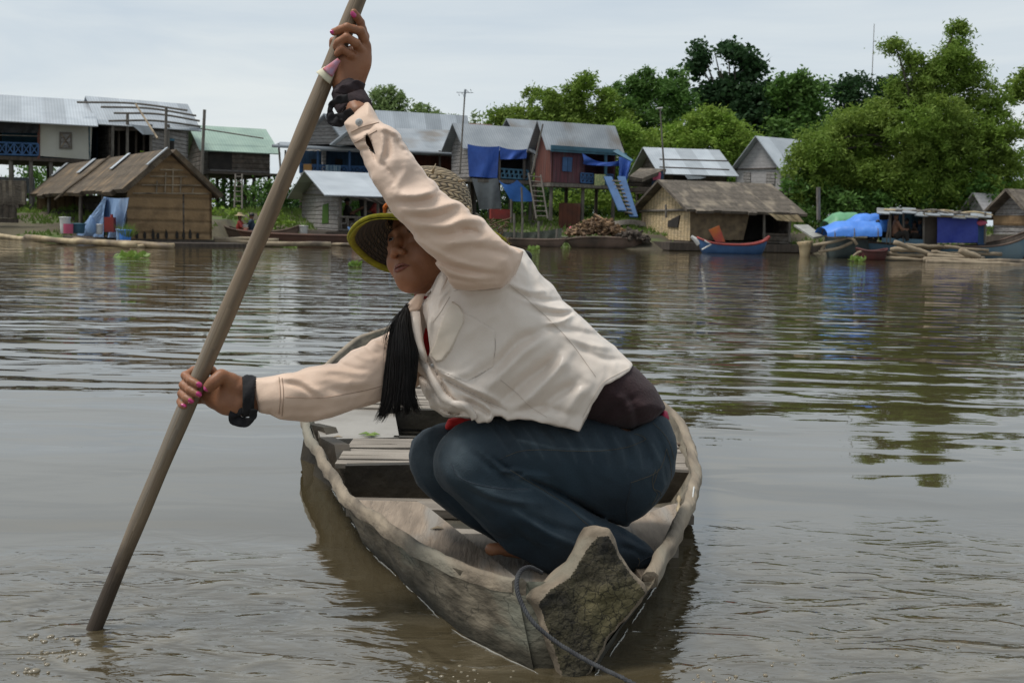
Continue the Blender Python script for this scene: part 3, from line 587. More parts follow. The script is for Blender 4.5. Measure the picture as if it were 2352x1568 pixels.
# 2 grey woven house with poles on its roof
h = house('stilt_house', 'grey woven stilt house with long poles laid across its silver roof', 251, 44, D2R(34), 206, 432, 366, 283, 219, wallm=M_WOVENG, roofm=M_ROOF2, stilts=(4, 2, .9), group=GST, base=.9, ov=.25, gov=.5, walls='LB', gabm=M_WOVEND)
r = h['root']; Rr = h['R']
panel(Rr, [(345, 425), (345, 300), (433, 292), (430, 440)], M_WOVENG, 'wall', r, off=0)
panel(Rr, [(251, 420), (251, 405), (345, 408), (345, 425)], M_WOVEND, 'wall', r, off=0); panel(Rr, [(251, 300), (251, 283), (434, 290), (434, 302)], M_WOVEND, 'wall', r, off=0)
panel(Rr, [(251, 408), (251, 298), (348, 300), (348, 410)], M_INT, 'opening_shade', r, off=-1.6)  # dark sheet standing in for the shade behind the porch
panel(Rr, [(383, 351), (383, 322), (400, 322), (400, 353)], M_INT, 'window', r, off=.04); panel(Rr, [(382, 323), (382, 318), (401, 319), (401, 324)], M_TEAL, 'lintel', r, off=.07)  # window is a near-black panel painting the shade inside
cloth(Rr, (300, 286), (344, 290), (358, 310), (328, 309), M_ROOF2, 'awning', r, off=.35, sag=0, folds=1, amp=.03)
for x in (258, 292, 346, 386): 
    g = MB(); post(g, Rr.at(x, 372, .12), Rr.at(x + 1, 262 if x == 292 else 286, .12), .06); g.build('porch_post', M_WOODG, r)
for x in (272, 312, 330): 
    g = MB(); post(g, Rr.at(x, 372, -.4), Rr.at(x + 1, 300, -.4), .05); g.build('porch_post', M_WOODD, r)
panel(h['L'], [(208, 364), (209, 302), (222, 300), (222, 364)], M_BLUED, 'door', r, off=.05)
for a, b in (((177, 235), (430, 254)), ((232, 246), (450, 266)), ((262, 260), (458, 278)), ((250, 278), (460, 291))):
    g = MB(); pa = atY(*a, 43.4); pb = atY(*b, 46.0); g.tube(sub([pa, (pa + pb) / 2 + np.array([0, 0, .12]), pb], 6), .045, 6); g.build('roof_pole', M_WOODG, r)
g = MB(); g.tube([atY(312, 240, 44.5), atY(362, 318, 42.6)], .04, 6); g.build('roof_pole', M_LOG, r)
tree('potted_plant', 'small green plant on the porch of the grey woven house', 43.2, [(318, 368, 10, 6), (372, 372, 8, 10)], M_BAMBL, 71, cat='plant', leaf=.14, dens=.5, group=None, limbs=False, gz=1.6, trunk=.02)
stick('bare_pole', 'tall bare pole standing between the grey woven house and the green-roofed house', 'pole', [atY(463, 410, 42.5) , atY(470, 252, 42.5)], .06, M_WOODG)
stick('bare_pole', 'shorter grey pole rising through the roof poles of the woven house', 'pole', [atY(380, 370, 43), atY(382, 245, 43)], .055, M_WOODG)
# 3 green roof
h = house('stilt_house', 'small stilt house with pale green metal roof left of the pole', 478, 47, D2R(26), 432, 620, 392, 343, 282, wallm=M_WOVENG, roofm=M_GREENR, stilts=(5, 2, .95), group=GST, base=.95, ov=.3, gov=.4, gabm=M_WOVEND)
r = h['root']; panel(h['R'], [(480, 388), (480, 349), (533, 350), (533, 390)], M_INT, 'opening_shade', r, off=.04); panel(h['R'], [(533, 390), (533, 350), (619, 352), (620, 393)], M_WOVEND, 'wall', r, off=.05)  # near-black panel on the wall paints a shaded opening
g = MB(); post(g, atY(425, 290, 47), atY(605, 318, 48.5), .03); g.build('roof_pole', M_WOODG, r)
g = MB(); g.box(h['q'](h['lR'] * .55, -.5, -.1), (h['lR'] * 1.2, 1.1, .1), D2R(26)); g.build('porch_floor', M_WOODD, r)
ladder('ladder', 'rough wooden ladder leaning up to the green-roofed stilt house', 45.5, (538, 480), (556, 480), (541, 400), (556, 400), M_WOODG, n=7)
# 4 brown thatched hut on a raft
h = house('thatched_hut', 'brown thatched floating hut with tan matting gable and pale blue tarp', 294, 30.2, D2R(33), 86, 487, 548, 438, 349, ridge='L', wallm=M_WOVENB, roofm=M_THATCH, rth=.14, ov=.22, gov=.25, jag=.08, walls='RB', cat='hut', base=.0)
r = h['root']; Lf = h['L']; Rf = h['R']
panel(Lf, [(86, 540), (86, 450), (130, 452), (130, 540)], M_WOVEND, 'wall', r, off=-1.2); g = MB(); q = h['q']; z_ = np.array([0, 0, h['hE']]); g.slab([q(1.5, h['lL']), q(1.5, 0), q(1.5, 0) + z_, q(1.5, h['lL']) + z_], .05); g.slab([q(.05, h['lL'] - .06), q(1.5, h['lL'] - .06), q(1.5, h['lL'] - .06) + z_, q(.05, h['lL'] - .06) + z_], .05); g.build('dark_inner_panel', M_WOVEND, r)  # dark panels added so the open hut reads as shaded inside
for x, y in ((112, 535), (185, 540), (237, 545)):
    g = MB(); post(g, Lf.at(x, y, -.05), Lf.at(x + 1, 448, -.05), .06); g.build('porch_post', M_WOODG, r)
for seg in (((175, 178), (2, 5)),): pass
# tin strips on the thatch
ax = h['eL']; cr = h['eR']; top = h['C'] + cr * h['lR'] / 2 + np.array([0, 0, h['hR'] + .03]); sl = math.hypot(h['hR'] - h['hE'], h['lR'] / 2); dd = (-cr * h['lR'] / 2 - np.array([0, 0, h['hR'] - h['hE']])) / sl; nn = np.cross(dd, ax); nn = nn if nn[2] > 0 else -nn
for t, w in ((.28, .35), (.62, .5), (.96, .45), (-.02, .2)):
    g = MB(); a = top + ax * h['lL'] * t + nn * .20; g.slab([a + dd * .75, a + dd * .75 + ax * w, a + ax * w, a], .02, nn); g.build('tin_strip', M_ROOF2, r)
for t, col in ((.47, 0),):
    g = MB(); a = top + ax * h['lL'] * t + nn * .2; g.tube(sub([a, a + dd * .9 + ax * .12, a + dd * 1.6 + ax * .45, a + dd * 2.2 + ax * .5], 5), [.04] * 16, 6); g.build('thatch_seam', M_THATCH, r)
# lattice in the gable
for x in (360, 380, 397, 415, 443):
    yt = 377 + abs(x - 393) * .98 + 6; g = MB(); post(g, Rf.at(x - 1, 444, .05), Rf.at(x + 1, yt, .05), .022); g.build('gable_lattice', M_LOG, r)
for y, x0, x1 in ((444, 305, 480), (425, 325, 462), (405, 345, 430), (390, 368, 420)):
    g = MB(); post(g, Rf.at(x0, y, .06), Rf.at(x1, y + 1, .06), .02); g.build('gable_lattice', M_LOG, r)
rr = random.Random(3)
for i in range(9):
    x = 315 + i * 17 + rr.uniform(-5, 5); g = MB(); pp = [Rf.at(x, 548, .03), Rf.at(x - 2, 540, .03), Rf.at(x + 1, 524 + rr.uniform(0, 12), .03), Rf.at(x + 5, 536, .03), Rf.at(x + 5, 548, .03)]; g.slab(pp[::-1], .02, -Rf.n * -1); g.build('gap_shade', M_INT, r)  # near-black patches on the wall paint the shade of gaps
c = cloth(Lf, (240, 452), (293, 454), (284, 546), (240, 545), M_TARPL, 'blue_tarp', None, off=.25, folds=1.6, amp=.10, sag=.03, seed=4, tagd=('pale blue tarp hung at the corner of the brown thatched hut', 'tarp'))
c = cloth(Lf, (236, 455), (246, 452), (238, 545), (178, 540), M_TARPL, 'blue_tarp', None, off=.3, folds=1.3, amp=.08, sag=.02, seed=6, tagd=('narrow pale blue tarp drawn aside to the left of the wider one', 'tarp'))
# raft under it
g = MB(); q = h['q']; g.box(q(h['lR'] * .5, h['lL'] * .45, -.20), (h['lR'] + 1.0, h['lL'] + 1.6, .26), D2R(33)); tag(g.build('raft', M_WOODD), 'dark plank raft carrying the brown thatched hut', 'raft')
def barrel(x, y, Y, r_, hh, m, label, cat='bucket', lid=None, nm='bucket', group=None):
    b = atY(x, y, Y); k = empty(nm, b, label, cat, group); g = MB(); rw = r_
    g.tube([b, b + [0, 0, .02], b + [0, 0, hh * .5], b + [0, 0, hh - .02], b + [0, 0, hh]], [rw * .8, rw * .86, rw * .93, rw, rw * 1.04], 14); g.build('body', m, k, True)
    g = MB(); g.tube([b + [0, 0, hh], b + [0, 0, hh + .03], b + [0, 0, hh + .035]], [rw * 1.1, rw * 1.1, rw * .3], 14); g.build('lid' if lid else 'rim', lid or m, k, True); return k
k = barrel(150, 537, 29.7, .14, .42, M_WHITE, 'white bucket with a red label on the raft of the thatched hut'); 
kb = atY(150, 526, 29.7 - .15); g = MB(); g.tube([kb + [-.0, .15, -.12], kb + [0, .15, .14]], [.138, .146], 14, cap=False); g.build('red_label', M_PINK, k)
barrel(228, 538, 29.8, .1, .24, M_WHITE, 'small white jar between the bottle and the red drum', 'jar', nm='jar')
g = MB(); b = atY(210, 537, 29.7); g.tube([b, b + [0, 0, .05], b + [0, 0, .28], b + [0, 0, .42], b + [0, 0, .5]], [.09, .12, .13, .07, .02], 12); tag(g.build('water_bottle', M_TARPL, smooth=True), 'pale blue rounded water bottle inside the thatched hut porch', 'bottle')
b = atY(253, 533, 29.9); kk = empty('jerrycan', b, 'red plastic jerrycan beside the porch post of the thatched hut', 'jerrycan'); g = MB(); g.box(b + [0, 0, .2], (.26, .18, .4)); o = g.build('body', M_REDP, kk); bv = o.modifiers.new('b', 'BEVEL'); bv.width = .04; g = MB(); g.tube([b + [.05, 0, .4], b + [.05, 0, .48]], [.04, .035], 10); g.build('cap', M_REDP, kk)
barrel(180, 536, 30.0, .18, .24, M_TEAL, 'teal basin in the shade of the thatched hut', 'basin', nm='basin')
barrel(288, 553, 29.0, .16, .26, M_TARP2, 'blue tub holding green shoots at the raft edge', 'tub', nm='tub')
barrel(274, 553, 29.0, .08, .28, M_TARPL, 'slim pale blue canister left of the blue tub', 'canister', nm='canister')
rs = np.random.RandomState(9); n = 240; bb = atY(291, 545, 29.0); ang = rs.uniform(0, 6.28, n); rad = rs.uniform(0, .26, n); x0 = bb + np.stack([rad * .5 * np.cos(ang), rad * .5 * np.sin(ang), np.zeros(n)], 1); x1 = x0 + np.stack([rad * np.cos(ang), rad * np.sin(ang), rs.uniform(.2, .42, n)], 1); V = np.stack([x0 - [.008, 0, 0], x0 + [.008, 0, 0], x1], 1).reshape(-1, 3)
tag(link_mesh('grassy_plant', V, np.arange(3 * n).reshape(-1, 3), M_GRASS), 'tuft of green shoots growing in the blue tub', 'plant')
# bamboo poles floating in front
def log_pile(lst, m, names, r=.07):
    for i, (a, b_, rr_, lab, cat, nm) in enumerate(lst):
        pa = atz(*a); pb = atz(*b_); g = MB(); k = 7; pts = [pa + (pb - pa) * t / k + np.array([0, 0, .02 * math.sin(t * 1.3 + i)]) for t in range(k + 1)]; g.tube(pts, [rr_ * (1 + .1 * math.sin(t * 2.1 + i)) for t in range(k + 1)], 8)
        o = g.build(nm, m, smooth=True); tag(o, lab, cat, names)
log_pile([((-30, 540, .06), (150, 556, .06), .07, 'bamboo pole floating lowest at the left edge', 'bamboo pole', 'bamboo_pole'), ((60, 546, .12), (310, 563, .1), .075, 'pale bamboo pole in front of the thatched hut raft, leftmost of the long two', 'bamboo pole', 'bamboo_pole'),
          ((170, 553, .1), (395, 566, .06), .08, 'pale bamboo pole ending at the brown matting wall', 'bamboo pole', 'bamboo_pole'), ((300, 566, .03), (400, 562, .08), .06, 'short dark bamboo stub at the end of the floating poles', 'bamboo pole', 'bamboo_pole')], M_BAMB, 'bamboo poles floating by the thatched hut')
log_pile([((490, 556, .1), (760, 562, .1), .07, 'long brown log floating right of the thatched hut', 'log', 'log'), ((520, 565, .03), (660, 563, .03), .05, 'thin pale log lying lowest in the water beside the hut', 'log', 'log'),
          ((700, 557, .05), (870, 566, .05), .05, 'thin dark log in front of the grey woven hut', 'log', 'log'), ((490, 548, .2), (640, 551, .2), .06, 'weathered log on top of the floating ones, behind the pole', 'log', 'log')], M_LOG, 'logs floating along the bank')
# hut and clutter at the far left edge
h = house('thatched_hut', 'small dark hut cut off by the left edge, behind the thatched hut', -20, 36, D2R(10), -70, 38, 500, 452, 415, wallm=M_WOVEND, roofm=M_THATCH2, rth=.1, ov=.3, jag=.08, cat='hut'); panel(h['R'], [(4, 498), (4, 460), (26, 461), (26, 498)], M_WOVENG, 'patched_panel', h['root'], off=.05)
h = house('shed', 'low grey tin-roofed shed behind the stilts at the left', 5, 45, D2R(20), -15, 62, 445, 424, 408, wallm=M_WOVEND, roofm=M_ROOF, cat='shed')

# 5 long moored boats on the far bank
def hull(name, label, xa, xb, yl, Y, draught, halfw, m, rise=.25, trim=None, trimm=None, group=None, cat='boat', ends=(1, 1), yaw=0, inner=None, top=None):
    A = atz(xa, yl, 0); k0 = Y / A[1]; A = atY(xa, yl, Y); B = atY(xb, yl, Y); A[2] = B[2] = 0; L = B[0] - A[0]; n = 26; G = []; Gi = []
    root = empty(name, (A + B) / 2, label, cat, group)
    for i in range(n + 1):
        t = i / n; e = 1 - abs(2 * t - 1) ** 3; w = halfw * max(.04, e ** .7); s = draught + rise * (abs(2 * t - 1) ** 3) * (ends[0] if t < .5 else ends[1]); x = A[0] + L * t; keel = -.12 + (s + .1) * (max(0, abs(2 * t - 1) - .72) / .28) ** 1.6
        G.append([(x, Y - w, s), (x, Y - w * .97, s * .5 + keel * .5), (x, Y - w * .55, keel), (x, Y + w * .55, keel), (x, Y + w * .97, s * .5 + keel * .5), (x, Y + w, s)])
        Gi.append([(x, Y + w * .93, s - .01), (x, Y + w * .5, keel + .06), (x, Y - w * .5, keel + .06), (x, Y - w * .93, s - .01)])
    g = MB(); g.grid(G); g.build('hull', m, root, True); g = MB(); g.grid(Gi); g.build('inside', inner or M_WOODD, root, True)
    for sd in (0, 5):
        g = MB(); g.tube([np.array(G[i][sd]) + [0, 0, .01] for i in range(n + 1)], .035, 6); g.build('gunwale', trimm or m, root, True)
    return root, G
hull('moored_boat', 'long brown boat moored behind the steering pole, left of the grey woven hut', 505, 690, 552, 38.5, .34, .5, M_HULLD, group='boats moored along the far bank')
hull('moored_boat', 'long low reddish-brown boat moored in front of the grey woven hut', 545, 905, 560, 35.6, .30, .55, mat('red_brown_hull', (.13, .065, .045), (.08, .045, .035), scale=2, rough=.85), rise=.1, group='boats moored along the far bank')
hull('moored_boat', 'long weathered boat lying right of the straw hat', 1120, 1300, 563, 41, .26, .5, M_HULLD, rise=.05, group='boats moored along the far bank')
hull('moored_boat', 'round-sided dark brown boat moored left of the pale bamboo hut', 1300, 1475, 563, 41.5, .40, .55, M_HULLD, rise=-.12, group='boats moored along the far bank')
hull('moored_boat', 'old grey boat drawn up on the grass in front of the firewood heap', 1150, 1440, 551, 43.5, .34, .6, M_WOODG, rise=-.05, group='boats moored along the far bank')
g = MB(); gg = []
for i in range(17):
    t = i / 16; a = atY(1408 + 75 * t, 512 - 8 * math.sin(t * 2.6) + t * 6, 45.5); gg.append([a + [0, -.35, -.14], a + [0, -.2, .06], a, a + [0, .3, -.05]])
g.grid(gg); tag(g.build('upturned_boat', M_WOODG, smooth=True), 'grey boat turned upside down on the grass beside the pale bamboo hut', 'boat')
root, G = hull('painted_boat', 'small blue boat with red rim in front of the pale bamboo hut', 1600, 1762, 577, 37.6, .30, .42, M_BLUEP, rise=.22, trimm=M_REDP, group='boats moored along the far bank')
for sx, yy in ((0, 546), (1, 541)):
    a = atY(1606 if not sx else 1752, 560, 37.6); b = atY(1588 if not sx else 1768, 543, 37.6); g = MB(); g.tube([a, (a + b) / 2 + [0, 0, .02], b], [.1, .08, .05], 8); g.build('prow_tip', M_REDP if sx else M_WHITE, root)
g = MB(); a = [atY(x, y, 37.15) for x, y in ((1612, 573), (1634, 561), (1622, 555), (1618, 552))]; g.tube(a, .025, 5); g.build('white_stripe', M_WHITE, root)
gx = Face(atY(1640, 560, 37.5), (1, 0, 0), (0, -1, 0)); panel(gx, [(1644, 556), (1628, 528), (1652, 518), (1666, 556)], mat('red_orange_board', (.34, .04, .07), (.5, .14, .03), scale=1.5, rough=.8), 'standing_board', root, th=.05)
# people by the left boats
person_far('person in red with a pale hat sitting in the brown boat beside the pole', 551, 546, 38.3, 1.25, M_REDP, M_REDP, turn=1, hat=M_BAMB)
person_far('person in dark blue with black hair sitting right of the one in red', 578, 546, 38.5, 1.3, M_BLUED, M_BLUED, turn=-1)
barrel(563, 545, 38.3, .11, .4, M_WHITE, 'white bucket between the two people in the moored boat'); barrel(697, 540, 38.5, .16, .3, M_WHITE, 'white pot at the edge of the bank beside the grey woven hut', 'pot', nm='pot')

# 6 grey woven floating hut
h = house('woven_hut', 'grey woven floating hut with silver roof left of the straw hat', 776, 38.6, D2R(20), 693, 905, 530, 447, 388, wallm=M_WOVENG, roofm=M_ROOF2, walls='L', ov=.45, gov=.55, cat='hut', base=0)
r = h['root']; Rf = h['R']; Lf = h['L']
g = MB(); g.box(h['q'](h['lR'] / 2, h['lL'] / 2, -.14), (h['lR'] + 1, h['lL'] + .8, .22), D2R(20)); g.build('raft_deck', M_WOODD, r)
g = MB(); Pp = [Lf.at(696, 446, .03), Lf.at(776, 447, .03)]; post(g, Pp[0], Pp[1], .035); g.build('gable_batten', M_WOODG, r)
panel(Lf, [(739, 514), (741, 470), (754, 467), (754, 512)], M_GRASS if False else M_MIDL, 'window_opening', r, off=.02, th=.01)
cloth(Lf, (727, 478), (752, 466), (744, 470), (708, 484), M_WOODG, 'window_flap', r, off=.4, sag=0, amp=.01)
rail(Rf, 778, 528, 498, 905, 534, 502, M_WOODG, 'railing', r, n=6, style='z'); panel(Rf, [(778, 531), (778, 506), (905, 508), (905, 536)], M_WOVEND, 'low_wall', r, off=-.1)
for x in (782, 839, 868): 
    g = MB(); post(g, Rf.at(x, 530, 0), Rf.at(x, 450, 0), .05); g.build('porch_post', M_WOODG, r)
cloth(Rf, (782, 449), (900, 452), (900, 474), (852, 463), M_WOVEND, 'rolled_awning', r, off=.5, amp=.03, sag=.05)
panel(Rf, [(830, 505), (824, 452), (905, 455), (905, 505)], M_INT, 'dark_inner_panel', r, off=-1.8)  # near-black panel stands in for the shade inside the hut
person_far('person in the dark sitting inside the grey woven hut', 797, 515, 39.6, 1.4, M_INT, M_INT, turn=1, reach=(.5, -.12, .05))
person_far('second dim person in red leaning inside the grey woven hut', 862, 512, 39.8, 1.5, M_REDP, M_INT, turn=-1)
hull('painted_boat', 'blue boat with a red prow tip beside the grey woven hut', 800, 900, 546, 37.2, .26, .4, M_BLUEP, rise=.3, ends=(1, 0), group='boats moored along the far bank')
a = atY(822, 541, 36.8); b = atY(808, 520, 36.8); 
g = MB(); g.tube([a, (a + b) / 2, b], [.13, .08, .02], 8); tag(g.build('prow_board', M_REDP), 'red prow board standing beside the grey woven hut', 'prow')

# 7 long house with double gable roof behind the pole
h = house('stilt_house', 'long dark blue stilt house with double-gabled roof behind the raised arm', 745, 49, D2R(18), 690, 1150, 393, 345, 262, wallm=M_BLUED, roofm=M_ROOF, stilts=(8, 2, 1.0), group=GST, base=1.0, ov=.2, gov=.2, walls='LB', gabm=M_WOVENG)
r = h['root']; Rf = h['R']
panel(Rf, [(690, 393), (690, 346), (900, 352), (900, 398)], M_BLUED, 'wall', r, off=-.9); panel(Rf, [(900, 398), (900, 352), (1150, 362), (1150, 410)], M_RUST, 'wall', r, off=-1.2)
g = MB(); a, b = atY(625, 335, 46.5), atY(1078, 355, 50.5); post(g, a, b, .07); 
g.slab([a, b, b + [0, 1.6, .28], a + [0, 1.6, .28]], .05); g.build('porch_roof', M_ROOF, r)
for (xa, ya), (xp, yp), (xb, yb) in (((682, 333), (752, 262), (800, 330)), ((765, 333), (818, 290), (858, 333))):
    g = MB(); Y_ = 47.8 if xa < 700 else 47.2; A_, P_, B_ = atY(xa, ya, Y_), atY(xp, yp, Y_), atY(xb, yb, Y_); g.slab([A_, B_, P_], .08, (0, -1, 0)); g.build('gable_wall', M_WOVENG, r)
    g = MB(); bk = np.array([1.2, 4.0, 0]); f_ = np.array([-.1, -.35, 0]); g.slab([A_ + f_, P_ + f_, P_ + bk, A_ + bk], .05); g.slab([P_ + f_, B_ + f_, B_ + bk, P_ + bk], .05); g.build('gable_roof', M_ROOF2 if xa > 700 else M_ROOF, r)
for x in (690, 730, 803, 880, 950, 1010, 1060): 
    g = MB(); post(g, Rf.at(x, 398, .5), Rf.at(x, 346, .5), .055); g.build('porch_post', M_BLUEP if x < 900 else M_WOODD, r)
for x in (715, 770, 845): panel(Rf, [(x, 393), (x, 365), (x + 17, 366), (x + 17, 394)], M_INT, 'door', r, off=-.8)  # doorways are near-black panels painting the shade within
rail(Rf, 690, 394, 378, 905, 400, 386, M_BLUEP, 'railing', r, n=14, off=.5)
g = MB(); g.box(h['q'](h['lR'] / 2, -.3, -.1), (h['lR'] + .5, 1.4, .12), D2R(18)); g.build('porch_floor', M_WOODD, r)
panel(Rf, [(697, 404), (697, 377), (716, 377), (716, 405)], mat('ochre_cloth', (.5, .27, .1), rough=.9), 'hanging_cloth', r, off=.62, th=.02)
panel(Rf, [(748, 395), (748, 379), (782, 380), (782, 396)], mat('striped_cloth', (.35, .45, .5), (.08, .16, .25), scale=9, stretch=(3, .2, 1), coord='UV', lo=.48, hi=.52), 'hanging_cloth', r, off=.62, th=.02)
for k, (x0, y0, x1, y1) in enumerate(((645, 395, 640, 330), (655, 395, 656, 345))): stick('bare_pole', ['thin pole at the left end of the dark blue house', 'short post beside the thin pole of the dark blue house'][k], 'pole', [atY(x0, y0, 47), atY(x1, y1, 47)], .045, M_WOODG)
# 8 main roof of the neighbour behind, and the rust red roof
h = house('house', 'house with a broad pale metal roof above the raised sleeve', 885, 53, D2R(20), 862, 1072, 390, 338, 252, wallm=M_BLUED, roofm=M_ROOF2, ov=.2)
h = house('house', 'house showing only its rust red metal roof', 985, 58, D2R(24), 960, 1130, 360, 318, 276, wallm=M_WOVEND, roofm=M_RUST, ov=.2)

# 9 house with deep blue tarps
h = house('stilt_house', 'stilt house with deep blue tarps hung under a grey metal roof', 1078, 47, D2R(25), 1036, 1222, 408, 335, 283, wallm=M_WOVENG, roofm=M_ROOF, stilts=(4, 2, 1.0), group=GST, base=1.0, ov=.3, gov=.4, walls='LB')
r = h['root']; Rf = h['R']; panel(Rf, [(1078, 405), (1078, 340), (1220, 350), (1220, 410)], M_RUST, 'inner_wall', r, off=-2)
panel(Rf, [(1150, 405), (1150, 352), (1222, 356), (1222, 410)], M_INT, 'opening_shade', r, off=-.9)  # dark panel painting the shade under the balcony roof
rail(Rf, 1148, 408, 388, 1213, 412, 392, mat('light_blue_paint', (.11, .27, .40), rough=.6), 'railing', r, n=6, style='z')
g = MB(); g.box(h['q'](h['lR'] / 2, .2, -.12), (h['lR'] + .6, 1.2, .14), D2R(25)); g.build('porch_floor', M_WOODG, r)
for x in (1147, 1204, 1220): 
    g = MB(); post(g, Rf.at(x, 412, .1), Rf.at(x, 345, .1), .06); g.build('porch_post', M_WOODG, r)
GT = 'tarps on the stilt houses'
cloth(Rf, (1074, 331), (1148, 336), (1142, 409), (1078, 405), M_TARP, 'blue_tarp', None, off=.35, sag=.06, folds=1.2, amp=.07, seed=11, tagd=('tall deep blue tarp hanging over the stilt house front right of the hat', 'tarp', GT))
cloth(Rf, (1148, 337), (1212, 342), (1209, 364), (1150, 366), M_TARP, 'blue_tarp', None, off=.35, sag=.08, folds=1.2, amp=.07, seed=12, tagd=('short deep blue tarp above the pale blue railing', 'tarp', GT))
cloth(Rf, (1083, 409), (1143, 409), (1154, 478), (1102, 482), M_TARPG, 'grey_sheet', None, off=.4, sag=.05, folds=1.1, amp=.12, seed=13, tagd=('grey stained sheet hanging below the tall blue tarp', 'sheet', GT))
cloth(Rf, (1145, 413), (1188, 413), (1236, 461), (1172, 461), M_TARP2, 'blue_tarp', None, off=.8, sag=.2, folds=.8, amp=.06, seed=14, tagd=('bright light blue awning tarp stretched below the balcony', 'tarp', GT))
stick('support_stake', 'stake holding up the bright blue awning tarp', 'stake', [atY(1174, 512, 45.2), atY(1174, 458, 45.2)], .04, M_WOODG)
ladder('ladder', 'wooden ladder between the blue-tarped house and the red house', 46.2, (1232, 502), (1258, 502), (1214, 398), (1242, 402), M_WOODG, n=9)
panel(Face(atY(1230, 350, 47.2), (1, 0, 0), (0, -1, 0)), [(1213, 345), (1216, 341), (1252, 355), (1240, 360)], M_ROOF, 'lean_to_roof', r, th=.8)
b = atY(1148, 492, 45.5); g = MB(); g.box(b, (.8, .4, .4), .2); o = g.build('red_bundle', M_REDP); o.modifiers.new('b', 'BEVEL').width = .12; tag(o, 'red cloth bundle under the grey stained sheet', 'bundle')
for k, (x0, y0, x1, y1, lab) in enumerate(((1106, 500, 1092, 490, 'crooked stake right behind the hat'), (1200, 500, 1198, 430, 'thin stake standing under the bright blue awning'))):
    stick('stake', lab, 'stake', [atY(x0, y0, 45), atY(x1, y1, 45)], .04, M_WOODG)
# 10 red house
h = house('house', 'house with red-edged upper roof behind the red board house', 1196, 55, D2R(26), 1150, 1400, 380, 318, 272, wallm=M_WOVENG, roofm=M_ROOF, ov=.2)
h = house('stilt_house', 'red board stilt house with blue shutter and blue porch', 1266, 46, D2R(26), 1228, 1412, 418, 337, 278, wallm=M_PURP, gabm=M_RED, roofm=M_ROOF, stilts=(3, 2, 1.0), group=GST, base=1.0, ov=.25, gov=.35, walls='LB')
r = h['root']; Rf = h['R']; panel(Rf, [(1266, 418), (1266, 337), (1337, 344), (1334, 422)], M_PURP, 'wall', r, off=0); panel(Rf, [(1334, 420), (1337, 344), (1345, 345), (1342, 421)], M_PURP, 'wall', r, off=-.3)
w = panel(Rf, [(1292, 393), (1293, 361), (1304, 361), (1303, 394)], M_BLUEP, 'shutter', r, off=.07); w = panel(Rf, [(1304, 394), (1305, 361), (1315, 362), (1313, 395)], M_BLUEP, 'shutter', r, off=.07)
g = MB(); a, b = Rf.at(1266, 333, .5), Rf.at(1424, 344, .5); g.slab([a, b, b + [0, 0, -.16], a + [0, 0, -.16]][::-1], .04, Rf.n); a, b = Rf.at(1266, 341, .45), Rf.at(1440, 352, .45); g.slab([a, b, b + [0, 0, -.12], a + [0, 0, -.12]][::-1], .04, Rf.n); g.build('blue_fascia', M_TEAL, r)
rail(Rf, 1334, 419, 398, 1362, 421, 400, M_BLUEP, 'railing', r, n=3); rail(Rf, 1390, 421, 401, 1408, 423, 402, M_BLUEP, 'railing', r, n=2)
for x in (1391, 1434): 
    g = MB(); post(g, Rf.at(x, 424, .1), Rf.at(x, 352, .1), .07); g.build('porch_post', M_TEAL, r)
g = MB(); g.box(h['q'](h['lR'] / 2, .3, -.12), (h['lR'] + .4, 1.2, .14), D2R(26)); g.build('porch_floor', M_WOODG, r)
g = MB(); a = [atY(1420, 345, 46), atY(1455, 370, 45), atY(1452, 373, 45), atY(1408, 350, 46)]; g.slab(a, .06); g.build('porch_roof', M_TEAL, r)
cloth(Rf, (1337, 352), (1444, 358), (1440, 380), (1339, 376), M_TARP, 'blue_tarp', None, off=.45, sag=.32, folds=1.6, amp=.12, seed=21, tagd=('blue tarp gathered in swags under the porch eave of the red house', 'tarp', GT))
cloth(Rf, (1422, 360), (1450, 366), (1440, 418), (1420, 414), M_TARP, 'blue_tarp', None, off=.6, sag=.0, folds=1.3, amp=.12, seed=22, tagd=('twisted blue tarp hanging down at the porch corner of the red house', 'tarp', GT))
cloth(Rf, (1366, 400), (1391, 401), (1389, 427), (1365, 426), M_CHECK, 'checked_cloth', None, off=.3, sag=0, folds=.5, amp=.02, seed=2, tagd=('yellow checked cloth drying on the porch rail of the red house', 'cloth'))
st = empty('staircase', atY(1445, 500, 44.5), 'steep stairs with blue side panels beside the red house', 'stairs')
for (x0, y0, x1, y1, wd) in ((1396, 405, 1430, 483, 9), (1427, 405, 1456, 497, 9)):
    g = MB(); A_, B_ = atY(x0, y0, 45.4), atY(x1, y1, 44.0); w2 = np.array([wd / 55, 0, 0]); g.slab([A_ - w2, B_ - w2, B_ + w2, A_ + w2], .08); g.build('blue_side_panel', M_BLUEP, st)
for i in range(9):
    t = (i + .6) / 9; A_ = atY(1404 + 32 * t, 410 + 80 * t, 45.3 - 1.3 * t); B_ = atY(1424 + 30 * t, 412 + 82 * t, 45.3 - 1.3 * t); g = MB(); post(g, A_, B_, .04); g.build('step', M_WOODG, st)
g = MB(); b = atY(1308, 497, 46.5); g.box(b, (.9, .06, 1.1)); tag(g.build('wooden_board', M_RUST), 'brown board leaning among the stilts of the red house', 'board')
